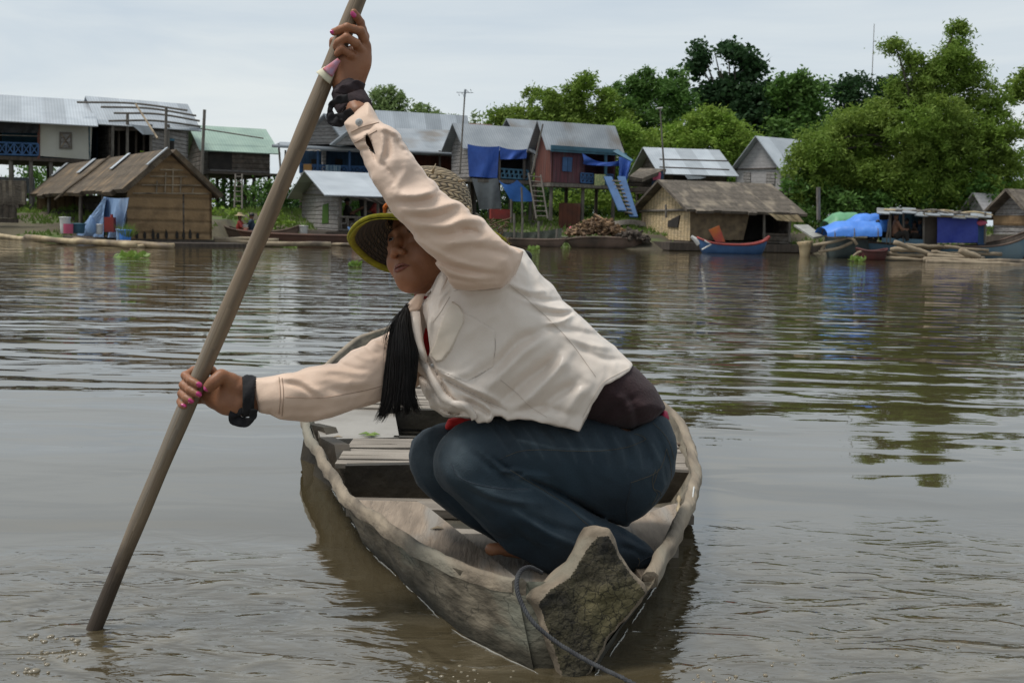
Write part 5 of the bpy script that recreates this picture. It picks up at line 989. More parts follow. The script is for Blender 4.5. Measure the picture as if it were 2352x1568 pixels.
def build_boat():
    root = empty('wooden_boat', (0, 4.2, 0), 'old grey flat wooden boat with blunt upturned bow that the poling woman squats in', 'boat')
    ys = np.concatenate([np.linspace(2.098, 3.0, 40), np.linspace(3.03, 7.98, 80)]); Gs = {'L': sub(Lg, 6), 'R': sub(Rg, 6)}
    out = []; inn = []; railL = []; railR = []
    for i, y in enumerate(ys):
        a = gun(Gs['L'], y); b = gun(Gs['R'], y); w = b[0] - a[0]; k = min(1, (y - 2.0) / .9); zb = -.10; fl = .062 * (.5 + .5 * k); n1 = .002 * math.sin(y * 17) + .0015 * math.sin(y * 41 + 1); a = a + [n1, 0, n1 * .8]; b = b + [-n1 * .8, 0, n1 * .6]
        e = min(1, (8.0 - y) / .5); zb = zb * e + .12 * (1 - e)
        kb = max(0, 1 - (y - 2.085) / .55); fr = fl + .075 * kb; sec = [a + [0, 0, 0], a + [fl * .35, 0, -.045], a + [fl, 0, -.135], np.array([a[0] + fl + w * .12, y, zb]), np.array([a[0] + w * .35, y, zb - .02]), np.array([b[0] - w * .35, y, zb - .02]), np.array([b[0] - fr - w * .10, y, zb]), b + [-fr, 0, -.135], b + [-fr * .35, 0, -.045], b]
        sec = [np.array([q_[0], q_[1] + .3 * (q_[2] - .165) * min(1, kb * 1.1), q_[2]]) for q_ in sec]
        out.append(sec); t = .026
        inn.append([a + [t, 0, 0], a + [t + fl * .4, 0, -.05], a + [t + fl * .9, 0, -.10], np.array([a[0] + fl + w * .12, y, .016]), np.array([b[0] - fr - w * .12, y, .016]), b + [-t - fr * .9, 0, -.10], b + [-t - fl * .4, 0, -.05], b + [-t, 0, 0]])
        railL.append([a + [-.005, 0, -.02], a + [-.006, 0, .003], a + [.002, 0, .010], a + [.016, 0, .010], a + [.023, 0, .002], a + [.022, 0, -.03]]); railR.append([b + [-.025, 0, -.03], b + [-.026, 0, .002], b + [-.018, 0, .010], b + [-.003, 0, .010], b + [.006, 0, .003], b + [.005, 0, -.02]])
    g = MB(); g.grid(np.array(out)[:, ::-1]); g.face(out[-1]); g.face([q_ + np.array([0, .010, 0]) for q_ in out[0]]); o = g.build('hull', M_HULLW, root, True); g = MB(); g.grid(np.array(inn)); g.build('hull_inside', M_HULLW, root, True)
    for rl in (railL, railR):
        rs = np.random.RandomState(3); R_ = np.array(rl); q = R_.reshape(-1, 3); nz = (vnoise(q, 9, 2) - .5) * .004 + (vnoise(q, 45, 4) - .5) * .003; R_ = (q + np.stack([nz, nz * 0, nz], 1)).reshape(R_.shape)[0 if rl is railL else 2:]; g = MB(); g.grid(R_); g.face(R_[0]); g.build('gunwale', M_RAIL, root, True)
    # blunt bow block
    pl = [(1358, 1214), (1382, 1209), (1402, 1214), (1418, 1236), (1432, 1272), (1452, 1308), (1487, 1342), (1494, 1360), (1482, 1382), (1400, 1478), (1345, 1572), (1345, 1640), (1290, 1640), (1285, 1565), (1252, 1452), (1228, 1402), (1212, 1372), (1222, 1356), (1262, 1330), (1312, 1290), (1338, 1240)]
    c0 = atY(1350, 1380, 2.065); nf = nrm([.08, -1, .30]); A_ = nrm(np.cross([0, 0, 1.], nf)) ; Bv = np.cross(nf, A_)
    pts = []
    for x, y in pl: r = ray(x, y); t = ((c0 - ORG) @ nf) / (r @ nf); q = ORG + r * t - c0; pts.append((q @ A_, q @ Bv))
    pts = np.array(pts)
    fpl = [(1374, 1234), (1396, 1229), (1413, 1262), (1436, 1306), (1472, 1344), (1482, 1362), (1398, 1468), (1340, 1556), (1338, 1640), (1298, 1640), (1294, 1556), (1264, 1446), (1238, 1388), (1262, 1362), (1312, 1322), (1350, 1268)]; fp = []
    for x, y in fpl: r = ray(x, y); t = ((c0 - ORG) @ nf) / (r @ nf); q = ORG + r * t - c0; fp.append((q @ A_, q @ Bv))
    fp = np.array(fp)
    class Blk:
        c = c0 - nf * .05; R = .42
        def __call__(s, p):
            q = p - c0; P2 = np.stack([q @ A_, q @ Bv], 1); d2 = poly_sd(P2, pts); h_ = q @ nf; dz = np.maximum((h_ + .75 * np.maximum(0, poly_sd(P2, fp))) / 1.2, -h_ - .084)
            d = smax(d2, dz, .02); return d - (vnoise(p, 22, 5) - .5) * .010 - (vnoise(p, 60, 6) - .5) * .004
    fl = Field().add(Blk(), .01); o = sdf_mesh('bow_block', fl, c0 - .4, c0 + .4, .004, M_BLKW, root)
    o.data.materials.append(M_MOSS)
    me = o.data; co = np.zeros(len(me.vertices) * 3); me.vertices.foreach_get('co', co); co = co.reshape(-1, 3) + np.array(root.location)
    mi = []
    for p in me.polygons:
        c = co[list(p.vertices)].mean(0); q = c - c0; d2 = poly_sd(np.array([[q @ A_, q @ Bv]]), pts)[0]; f = (q @ nf) > -.045 and (np.array(p.normal) @ nf) > .62 and poly_sd(np.array([[q @ A_, q @ Bv]]), fp)[0] < .002 + .002 * math.sin(c[0] * 90) ; mi.append(1 if f else 0)
    me.polygons.foreach_set('material_index', mi)
    # decks, boards, cross pieces
    def board(poly, z, th, m, name, nz=.0):
        g = MB(); pp = [atz(x, y, z if np.isscalar(z) else z[i]) for i, (x, y) in enumerate(poly)]; 
        n = np.cross(pp[1] - pp[0], pp[2] - pp[0]); pp = pp if n[2] > 0 else pp[::-1]; g.slab(pp, th); o = g.build(name, m, root); bv = o.modifiers.new('b', 'BEVEL'); bv.width = .004; bv.segments = 2; return o
    board([(812, 1148), (958, 1151), (982, 1163), (1190, 1328), (1150, 1326), (1085, 1305), (1010, 1276), (942, 1234), (878, 1190)], .098, .022, M_PLANK, 'side_deck')
    board([(1035, 1225), (1130, 1225), (1190, 1268), (1300, 1350), (1200, 1345)], .082, .02, M_PLANK, 'floor_plank'); board([(1132, 1225), (1262, 1228), (1440, 1345), (1303, 1350), (1192, 1266)], .081, .02, M_PLANK, 'floor_plank')
    board([(1265, 1228), (1390, 1222), (1475, 1330), (1442, 1346)], .08, .02, M_PLANK, 'floor_plank')
    board([(1400, 1215), (1530, 1160), (1580, 1150), (1586, 1110), (1592, 1140), (1560, 1215), (1500, 1330), (1478, 1332)], .092, .02, M_PLANK, 'side_deck')
    def cross(y0, ya, x0, x1, zt, zb, th, m, name, dz=0.):
        g = MB(); p = [np.array([x0, y0, zb]), np.array([x1, ya, zb]), np.array([x1, ya, zt]), np.array([(x0 + x1) / 2, (y0 + ya) / 2, zt + dz]), np.array([x0, y0, zt])]; g.slab(p, th); o = g.build(name, m, root); bv = o.modifiers.new('b', 'BEVEL'); bv.width = .005; bv.segments = 2; return o
    cross(3.23, 3.25, -.49, .56, .125, .03, .035, M_DARKW, 'crossboard', .02); g = MB(); g.slab([np.array(v) for v in ((-.49, 3.232, .129), (0.03, 3.242, .149), (.56, 3.252, .129), (.56, 3.262, .131), (.03, 3.252, .151), (-.49, 3.242, .131))], .01); 
    g = MB(); 
    cross(3.05, 3.05, -.46, .53, .045, .02, .09, M_SLAT, 'floor_beam'); cross(2.82, 2.80, -.30, .45, .045, .0, .05, M_SLAT, 'floor_beam')
    board([(805, 1140), (1010, 1135), (1100, 1165), (985, 1160), (958, 1150), (812, 1148)], .03, .02, M_SLAT, 'floor_plank')
    rr = random.Random(4)
    def slats(ya, yb, xa, xb, z, name='slat', n=7):
        for i in range(n):
            y = ya + (yb - ya) * (i + .5) / n; w = (yb - ya) / n * .86; g = MB(); k = 8; G = []
            for j in range(k + 1):
                t = j / k; x = xa + (xb - xa) * t; dy = .012 * math.sin(t * 5 + i * 1.7) + rr.uniform(-.003, .003); zz = z + rr.uniform(-.004, .004); G.append([(x, y - w / 2 + dy, zz - .014), (x, y - w / 2 + dy, zz), (x, y + w / 2 + dy * .7, zz + .001), (x, y + w / 2 + dy * .7, zz - .014)])
            g.grid(np.array(G)[:, ::-1]); g.build(name, M_SLAT, root)
    slats(3.28, 3.68, -.53, .57, .122, n=7); slats(4.25, 4.95, -.72, .55, .127, n=9)
    board([(722, 968), (780, 905), (900, 912), (917, 1004), (738, 1008)], .118, .022, mat('pale_wet_plank', (.30, .275, .24), (.21, .185, .155), scale=5, rough=.45, bump=.006, bscale=10, detail=8), 'long_plank'); cross(4.18, 4.2, -.5, .6, .135, .06, .04, M_DARKW, 'crossboard')
    cross(3.72, 3.72, -.4, .6, .118, .09, .03, M_DARKW, 'floor_beam')
    # curved ribs against the left side
    for (x0, y0, x1, y1, zt) in ((733, 1003, 776, 1055, .13), (703, 972, 756, 1003, .13)):
        a = atz(x0, y0, zt); c = atz(x1, y1, .12); g = MB(); g.slab([np.array([a[0] - .02, a[1], .0]), np.array([c[0] + .05, c[1] - .05, .0]), np.array([c[0], c[1], .1]), np.array([(a[0] + c[0]) / 2 + .02, (a[1] + c[1]) / 2, .135]), a], .05); g.build('rib', M_DARKW, root)
    g = MB(); a, b = np.array([.50, 2.98, .135]), np.array([.555, 3.12, .12]); g.tube([atz(1594, 1118, .15), atz(1590, 1150, .14), atz(1583, 1182, .13)], .0022, 6); g.build('lashing_cord', M_WHITE, root)
    g = MB(); g.tube(sub([atz(1560, 1140, .12), atz(1557, 1185, .115), atz(1545, 1225, .115), atz(1528, 1262, .115)], 6), [.005 + .003 * math.sin(i * 2.1) for i in range(19)], 6); g.build('frayed_caulking', M_BAMB, root, True)
    # twisted rope round the bow
    pc = sub([P(1245, 1315, 2.20), P(1215, 1302, 2.17), P(1193, 1315, 2.145), P(1187, 1345, 2.12), P(1196, 1380, 2.10), P(1222, 1425, 2.075), P(1270, 1468, 2.06), P(1320, 1500, 2.03), P(1375, 1530, 2.0), P(1430, 1556, 1.95), P(1530, 1610, 1.86)], 10)
    rp = empty('rope', pc[3], 'dark twisted rope looped over the bow and trailing into the bottom right of the boat', 'rope')
    for s in range(3):
        pts = []; u = None; L = 0
        for i in range(len(pc)):
            t = nrm(pc[min(i + 1, len(pc) - 1)] - pc[max(i - 1, 0)]); u = nrm(np.cross(t, [0, 0, 1.])) if u is None else nrm(u - t * (u @ t)); w = np.cross(t, u); L += np.linalg.norm(pc[i] - pc[i - 1]) if i else 0; a = L * 330 + s * 2.094; pts.append(pc[i] + (u * math.cos(a) + w * math.sin(a)) * .0024)
        P3 = []
        for i in range(len(pts) - 1):
            for k in range(3): P3.append(pts[i] + (pts[i + 1] - pts[i]) * k / 3)
        g = MB(); g.tube(P3, .0026, 6); g.build('strand', M_ROPE, rp, True)
    # leaves lying on the planks
    g = MB(); 
    for x, y in ((838, 996), (850, 1000), (858, 997)): a = atz(x, y, .123); g.slab([a + [-.022, -.006, 0], a + [0, -.014, .004], a + [.024, 0, 0], a + [.002, .014, .006]], .001)
    tag(g.build('torn_leaf', M_HYAC), 'torn pale green leaf lying on the wet plank of the boat', 'leaf')
    for x, y, z, l in ((1003, 1213, .1005, 'tiny brown dry leaf on the side deck of the boat'), (775, 1003, .128, 'curled brown leaf beside the dark rib')):
        a = atz(x, y, z); g = MB(); g.slab([a + [-.016, -.004, 0], a + [0, -.008, .003], a + [.018, 0, 0], a + [.002, .009, .005]], .001); tag(g.build('dry_leaf', M_LOG), l, 'leaf')
build_boat()
# the pole
M_POLE = mat('worn_bamboo_pole', (.25, .185, .118), (.10, .068, .04), scale=5, stretch=(9, .5, 1), rough=.55, bump=.0015, bscale=20, bstretch=(14, .5, 1), coord='UV', detail=9, c3=(.19, .17, .14), lo=.3, hi=.7, wet=(.16, .10, (.045, .03, .018)))
PT, PB = P(822, 0, 2.375), atz(218, 1442, 0); PB[1] += 0
def pole_at(y):
    a, b = proj(PT), proj(PB); t = (y - a[1]) / (b[1] - a[1]); 
    lo, hi = -1.0, 2.0
    for _ in range(40):
        m_ = (lo + hi) / 2; q = PT + (PB - PT) * m_
        if proj(q)[1] < y: lo = m_
        else: hi = m_
    return PT + (PB - PT) * lo
def build_pole():
    n = 60; pts = []; rad = []
    for i in range(n + 1):
        t = -.45 + 1.9 * i / n; q = PT + (PB - PT) * t; pts.append(q + np.array([.003 * math.sin(t * 6), 0, 0])); rad.append(.0168 + .0022 * math.sin(min(1, max(0, t)) * 3.14) - .0016 * t + .0006 * math.sin(t * 40) + .0005 * math.sin(t * 13))
    k = empty('steering_pole', PB, 'long worn brown pole held in both hands and pushed down into the water', 'pole'); g = MB(); g.tube(pts, rad, 24); g.build('shaft', M_POLE, k, True)
build_pole()
# bubbles and foam flecks stirred up by the pole and the bow
def bubbles():
    m = bpy.data.materials.new('bubble'); m.use_nodes = True; b = m.node_tree.nodes['Principled BSDF']; b.inputs['Base Color'].default_value = (.20, .17, .12, 1); b.inputs['Roughness'].default_value = .03; b.inputs['IOR'].default_value = 1.5
    rs = random.Random(12); g = MB(); L_ = []
    for cx, cy, sx, sy, n, r0, r1 in ((110, 1462, 45, 10, 12, .003, .008), (130, 1500, 60, 14, 18, .002, .006), (75, 1540, 14, 6, 2, .007, .010), (60, 1520, 60, 25, 12, .002, .006), (1085, 1560, 90, 25, 26, .001, .005), (1560, 1440, 60, 60, 14, .001, .004), (480, 1440, 260, 90, 8, .001, .003), (1950, 1500, 260, 60, 16, .001, .005), (1640, 1560, 70, 20, 20, .002, .006)):
        for k in range(n):
            p = atz(min(max(rs.gauss(cx, sx * .6), 2), 2340), min(rs.gauss(cy, sy * .6), 1600), 0); r = rs.uniform(r0, r1)
            G = [[p + np.array([math.cos(a) * math.cos(e), math.sin(a) * math.cos(e), math.sin(e) * .6]) * r for a in np.linspace(0, 6.283, 13)[:-1]] for e in (-.25, .1, .5, .9, 1.3, 1.55)]
            g.grid(np.array(G), close=True)
    tag(g.build('water_bubbles', m, smooth=True), 'cluster of bubbles on the water where the pole goes in', 'bubbles', kind='stuff')
bubbles()
def wake_line():
    m = mat('waterline_highlight', (.30, .29, .26), (.16, .14, .11), scale=40, rough=.12, spec=.9); g = MB(); rs = random.Random(3)  # pale glossy tube painting the bright edge of the waterline
    GL, GR = sub(Lg, 6), sub(Rg, 6)
    for side, y0, y1 in (('L', 2.08, 3.9), ('R', 2.08, 3.2)):
        P_ = []
        for y in np.linspace(y0, y1, 160):
            a = gun(GL if side == 'L' else GR, y); k = min(1, (y - 2.0) / .9); fl = .062 * (.5 + .5 * k); kb = max(0, 1 - (y - 2.085) / .55); x = a[0] + fl - .003 if side == 'L' else a[0] - fl - .075 * kb + .003; P_.append(np.array([x + rs.uniform(-.0015, .0015), y - .3 * .165 * min(1, kb * 1.1), .0005]))
        n0 = 0
        while n0 < 150:
            n1 = n0 + rs.randint(5, 22); g.tube(P_[n0:n1], [.0006 + .0014 * abs(math.sin((i - n0) / (n1 - n0) * 3.14)) for i in range(n0, min(n1, 160))], 5); n0 = n1 + rs.randint(0, 7)
    tag(g.build('waterline_glint', m, smooth=True), 'thin pale highlight line added where the water meets the hull', 'foam', kind='stuff')
wake_line()
# ------------------------------------------------------------------ the woman with the pole
def Q(x, y, d, r): return (P(x, y, d), r / F * d)
def limb(lst, flat=None):
    pr = [Q(*v) for v in lst]; return chain([p for p, _ in pr], [r for _, r in pr], flat)
class Inflate:
    """a rounded body with a given outline, centre depth and half thickness"""
    def __init__(s, poly, S, T, dc, k=0):
        s.poly = np.array(poly, float); s.S, s.T = S, T; s.dc = dc if callable(dc) else (lambda x, y: np.full(len(x), float(dc))); m = s.poly.mean(0); d0 = float(s.dc(np.array([m[0]]), np.array([m[1]]))[0]); s.c = P(m[0], m[1], d0)
        s.R = np.abs(np.linalg.norm(s.poly - m, axis=1)).max() / F * d0 + T; s.Sm = S / F * d0
    def __call__(s, p):
        x, y, d = projN(p); dc = s.dc(x, y); sd = -poly_sd(np.stack([x, y], 1), s.poly); a = 1 - np.minimum(sd / s.S, 1); b = (d - dc) / s.T
        return (np.sqrt(a * a + b * b) - 1) * min(s.Sm, s.T)
class Prism:
    """everything inside a picture outline between two depths"""
    def __init__(s, poly, d0, d1): s.poly = np.array(poly, float); s.d0, s.d1 = d0, d1; m = s.poly.mean(0); dm = (d0 + d1) / 2; s.c = P(m[0], m[1], dm); s.R = np.linalg.norm(s.poly - m, axis=1).max() / F * dm + (d1 - d0) / 2
    def __call__(s, p): x, y, d = projN(p); return np.maximum(poly_sd(np.stack([x, y], 1), s.poly) / F * (s.d0 + s.d1) / 2, np.abs(d - (s.d0 + s.d1) / 2) - (s.d1 - s.d0) / 2)
def ridged(amp, sc, seed, ax=(1, 0, 0), st=.35):
    ax = nrm(ax)
    def fn(p, d):
        q = p - np.outer(p @ ax, ax) * (1 - st); a = vnoise(q, sc, seed); b = vnoise(q + (a[:, None] - .5) * .03, sc * 1.9, seed + 1); c = vnoise(q + (b[:, None] - .5) * .02, sc * 4.1, seed + 2); return d + amp * (np.abs(a - .5) * 2 * .7 + np.abs(b - .5) * .8 + np.abs(c - .5) * .30 - .5)
    return fn
def clamp(poly, k, dm): 
    poly = np.array(poly, float)
    return lambda p, d: smax(d, poly_sd(np.stack(projN(p)[:2], 1), poly) / F * dm, k)
def fine(amp, sc, seed, str_=(1, 1, 1)):
    return lambda p, d: d - (vnoise(p * np.array(str_), sc, seed) - .5) * amp
M_SKIN = mat('brown_skin', (.30, .135, .068), (.235, .098, .047), scale=22, rough=.5, bump=.0008, bscale=150, c3=(.31, .13, .064), sss=.10, spec=.4)
M_LIP = mat('lips', (.21, .068, .046), (.18, .058, .04), scale=20, rough=.45)
M_HAIR = mat('black_hair', (.007, .0055, .005), (.003, .0025, .0025), scale=30, rough=.5, spec=.25, island=(.010, .008, .007))
M_SHIRT = mat('cream_satin_shirt', (.80, .70, .61), (.72, .62, .53), scale=5, rough=.40, bump=.0004, bscale=260, sheen=.15, c3=(.70, .57, .46), detail=8, crumple=(6.5, .011, (1, .8, 1)))
M_SLEEVE = mat('peach_sleeve', (.74, .545, .415), (.66, .475, .355), scale=6, rough=.62, bump=.0004, bscale=260, sheen=.2, c3=(.70, .53, .42), detail=8, crumple=(8, .008, (1, 1, 1)))
M_TEE = mat('dark_maroon_tee', (.036, .016, .018), (.022, .010, .012), scale=9, rough=.95, bump=.002, bscale=160, sheen=.05, detail=8)
M_JEAN = mat('dark_blue_denim', (.016, .034, .049), (.008, .017, .027), scale=6, stretch=(1, 1, 1), rough=.88, bump=.0016, bscale=300, sheen=.04, c3=(.026, .038, .050), detail=9, fade=(.085, .112, .130), crumple=(7, .009, (1, 1, 1)))
M_STITCH = mat('tan_stitching', (.11, .095, .07), rough=.9)
M_REDC = mat('red_undershirt', (.55, .02, .02), (.45, .015, .015), rough=.85)
M_BLACKC = mat('black_cloth_band', (.012, .011, .013), (.008, .008, .009), scale=20, rough=.9, bump=.002, bscale=90)
M_PLUMC = mat('dark_plum_cloth_band', (.038, .022, .026), (.024, .015, .018), scale=20, rough=.9, bump=.002, bscale=90)
M_NAIL = mat('pink_nail_polish', (.50, .035, .18), (.44, .03, .15), scale=40, rough=.22, coat=.5)
M_EYEW = mat('eye_white', (.24, .20, .175), rough=.3); M_IRIS = mat('dark_iris', (.012, .007, .005), rough=.1)
WOMAN = empty('person', P(1280, 1290, 2.52) * np.array([1, 1, 0]) + np.array([0, 0, .082]), 'woman in cream shirt, jeans and straw hat squatting in the grey boat', 'person')

# head frame: left ear direction, crown direction, face direction
hE = nrm(cv(.79, .27, .55)); hU = cv(-.05, .92, -.38); hU = nrm(hU - hE * (hU @ hE)); hF = np.cross(hE, hU)
HC = P(917, 538, 2.505) - hF * .086
def hp(a, b, c):
    if b < -.006: b = -.006 + (b + .006) * float(np.interp(b, [-.12, -.10, -.085, -.05, -.035, -.02], [.96, .99, 1.10, 1.22, 1.30, 1.25]))
    return HC + hE * a * 1.04 + hU * b * 1.04 + hF * c * 1.0
def EB(s): return HC + hE * s * .0318 + hU * .0005 + hF * .0712
def head_field():
    f = Field(); ax = np.array([hE, hU, hF])
    f.add(Ell(hp(0, .035, -.012), (.074, .092, .092), ax), .02)
    f.add(Ell(hp(0, -.030, .018), (.063, .080, .063), ax), .03)
    for s in (-1, 1):
        f.add(Cap(hp(s * .050, -.055, .0), hp(s * .012, -.100, .050), .022, .020), .03)
        f.add(Ell(hp(s * .037, -.034, .050), (.026, .028, .025), ax), .022)
        f.add(Cap(hp(s * .042, .017, .064), hp(s * .012, .014, .078), .009, .010), .012)
    f.add(Ell(hp(0, -.103, .053), (.021, .018, .019), ax), .02)
    f.add(Ell(hp(0, -.074, .066), (.027, .020, .016), ax), .018)
    for s in (-1, 1): f.add(Ell(hp(s * .031, .0015, .092), (.0155, .0085, .011), ax), .012, -1)
    f.add(chain([hp(0, .006, .076), hp(0, -.016, .087), hp(0, -.034, .098)], [.0075, .0085, .0095]), .010)
    f.add(Ell(hp(0, -.0365, .0985), (.0098, .0082, .0090), ax), .009)
    for s in (-1, 1):
        f.add(Ell(hp(s * .0140, -.0410, .0915), (.0078, .0068, .0095), ax), .007)
        f.add(Ell(hp(s * .0058, -.0468, .0965), (.0038, .0030, .0045), ax), .003, -1)
        # eyelids: a lid-thick ball with a narrow opening
        f.add(Ell(EB(s), (.0142, .0128, .0138), ax), .006); f.add(Ell(hp(s * .031, -.0135, .0715), (.017, .008, .010), ax), .010)
        f.add(Ell(EB(s) + hF * .0145 - hU * .0008, (.0118, .0036, .0100), ax), .0022, -1)
        f.add(Ell(hp(s * .076, -.010, -.010), (.008, .028, .016), ax), .008)
    f.add(Ell(hp(0, -.055, .0905), (.0035, .009, .004), ax), .004, -1)
    f.add(Ell(hp(0, -.0715, .0925), (.025, .0016, .006), ax), .004, -1)
    f.add(Cap(hp(0, -.05, -.045), P(1015, 715, 2.54), .045, .055), .02)
    return f
# hands
def fing(pts, r0, r1):
    pr = [P(*p) for p in pts]; n = len(pr); Q_, R_ = [], []
    for i in range(n):
        r = r0 + (r1 - r0) * i / (n - 1); Q_.append(pr[i]); R_.append(r)
        if i < n - 1: Q_.append((pr[i] + pr[i + 1]) / 2); R_.append(r * (.88 if i < n - 2 else .95))
    return chain(Q_, R_)
PDt = proj(pole_at(100))[2]; PDl = proj(pole_at(890))[2]
UP_F = {'index': [(836, 116, PDt + .012), (838, 84, PDt + .002), (828, 52, PDt - .006), (813, 29, PDt - .018)], 'middle': [(840, 104, PDt + .004), (828, 72, PDt - .016), (797, 63, PDt - .034), (767, 74, PDt - .022)],
        'ring': [(834, 122, PDt + .000), (818, 100, PDt - .024), (796, 86, PDt - .034), (778, 97, PDt - .030), (772, 107, PDt - .020)], 'little': [(824, 140, PDt + .000), (805, 126, PDt - .022), (785, 112, PDt - .030), (774, 124, PDt - .026)],
        'thumb': [(800, 172, PDt + .022), (782, 140, PDt + .034), (770, 112, PDt + .030), (766, 94, PDt + .020)]}
LO_F = {'index': [(512, 872, PDl + .030), (486, 850, PDl + .034), (446, 850, PDl + .028), (425, 862, PDl + .004), (438, 874, PDl - .018), (455, 883, PDl - .027)],
        'middle': [(506, 886, PDl + .030), (470, 872, PDl + .036), (432, 872, PDl + .022), (421, 884, PDl - .002), (436, 896, PDl - .020), (455, 905, PDl - .027)],
        'ring': [(500, 904, PDl + .030), (462, 896, PDl + .036), (424, 894, PDl + .016), (417, 904, PDl - .004), (427, 914, PDl - .018), (439, 920, PDl - .024)],
        'little': [(494, 922, PDl + .028), (455, 918, PDl + .034), (420, 914, PDl + .010), (414, 922, PDl - .004), (418, 930, PDl - .014), (424, 933, PDl - .018)],
        'thumb': [(545, 898, PDl + .012), (530, 872, PDl - .004), (508, 862, PDl - .018), (492, 876, PDl - .028), (479, 889, PDl - .031)]}
def hand_fields():
    a, b = Field(), Field()
    for s in chain([P(798, 212, PDt + .004), P(806, 178, PDt + .004), P(820, 140, PDt + .002), P(832, 112, PDt + .004)], [.025, .027, .026, .019], (nrm(cv(.1, 0, 1)), .62)): a.add(s, .015)
    a.add(limb([(786, 190, PDt + .006, 22), (790, 160, PDt + .010, 20), (800, 130, PDt - .002, 18)]), .014); a.add(limb([(822, 262, 2.31, 24), (800, 212, PDt + .004, 25)]), .014)
    for k, rr in (('index', (.0098, .0078)), ('middle', (.0105, .0080)), ('ring', (.0100, .0078)), ('little', (.0088, .0068)), ('thumb', (.0118, .0090))): a.add(fing(UP_F[k], *rr), .0045 if k != 'thumb' else .008)
    for s in chain([P(575, 912, PDl + .022), P(545, 910, PDl + .014), P(520, 902, PDl + .012), P(502, 896, PDl + .024)], [.029, .034, .031, .024], (nrm(cv(0, .2, 1)), .60)): b.add(s, .015)
    b.add(limb([(552, 930, PDl + .008, 20), (520, 925, PDl + .010, 21), (492, 915, PDl + .020, 18), (470, 905, PDl + .026, 14)]), .014); b.add(limb([(560, 890, PDl + .006, 20), (535, 882, PDl + .002, 19)]), .014); b.add(limb([(640, 912, 2.35, 28), (575, 912, PDl + .024, 27)]), .014)
    for k, rr in (('index', (.0092, .0078)), ('middle', (.0095, .0080)), ('ring', (.0090, .0075)), ('little', (.0080, .0066)), ('thumb', (.0128, .0098))): b.add(fing(LO_F[k], *rr), .0045 if k != 'thumb' else .010)
    return a, b
def join(objs, name, parent):
    V, Fc, n = [], [], 0
    for o in objs:
        me = o.data; v = np.zeros(len(me.vertices) * 3); me.vertices.foreach_get('co', v); v = v.reshape(-1, 3) + np.array(parent.location); V.append(v); q = np.zeros(len(me.polygons) * 4, int); me.polygons.foreach_get('vertices', q); Fc.append(q.reshape(-1, 4) + n); n += len(v)
    m = objs[0].data.materials[0]
    for o in objs: bpy.data.objects.remove(o)
    return link_mesh(name, np.vstack(V), np.vstack(Fc), m, parent, None, True)
def bounds(f, pad=.03): 
    lo = np.min([q.c - q.R for q, _, _ in f.L if q.R < 5], 0) - pad; hi = np.max([q.c + q.R for q, _, _ in f.L if q.R < 5], 0) + pad; return lo, hi
def build_body():
    hf = head_field(); ha, hb = hand_fields(); o1 = sdf_mesh('body', hf, HC - .2, HC + .2, .0024, M_SKIN, WOMAN)
    o2 = sdf_mesh('body', ha, *bounds(ha), .0022, M_SKIN, WOMAN); o3 = sdf_mesh('body', hb, *bounds(hb), .0022, M_SKIN, WOMAN)
    f = Field(); f.add(Inflate([(1120, 640), (1190, 640), (1330, 780), (1420, 860), (1480, 940), (1480, 1040), (1400, 1040), (1330, 960), (1200, 900), (1020, 840), (985, 780), (1010, 700)], 80, .065, 2.56), .03)
    f.add(limb([(822, 262, 2.31, 24), (885, 372, 2.28, 28), (955, 478, 2.265, 34), (1060, 580, 2.32, 42), (1120, 640, 2.40, 48)]), .03)
    f.add(limb([(600, 912, 2.34, 26), (740, 902, 2.385, 34), (830, 860, 2.44, 38), (940, 790, 2.54, 45), (1010, 740, 2.54, 50)]), .03)
    f.add(limb([(1440, 1085, 2.60, 65), (1250, 1050, 2.52, 50), (1095, 1055, 2.46, 50), (1180, 1150, 2.47, 50), (1290, 1215, 2.48, 42), (1400, 1262, 2.50, 26)]), .02)
    f.add(limb([(1440, 1080, 2.72, 80), (1250, 1060, 2.70, 60), (1040, 1055, 2.67, 55), (1120, 1145, 2.67, 50), (1250, 1235, 2.66, 28)]), .02)
    # near foot and its toes
    f.add(limb([(1410, 1268, 2.5, 26), (1330, 1270, 2.5, 28), (1240, 1262, 2.49, 26), (1165, 1258, 2.485, 20)]), .02)
    for k, (x, y, d) in enumerate(((1128, 1261, 2.47), (1134, 1257, 2.492), (1140, 1255, 2.508), (1147, 1253, 2.522), (1153, 1252, 2.535))): f.add(limb([(1180, 1256, 2.485 + k * .01, 13), (x, y, d, 15 if k == 0 else 9)]), .005)
    f.add(limb([(1250, 1240, 2.66, 22), (1160, 1228, 2.66, 18)]), .02)
    o4 = sdf_mesh('body', f, *bounds(f), .0058, M_SKIN, WOMAN); join([o1, o2, o3, o4], 'body', WOMAN)
build_body()
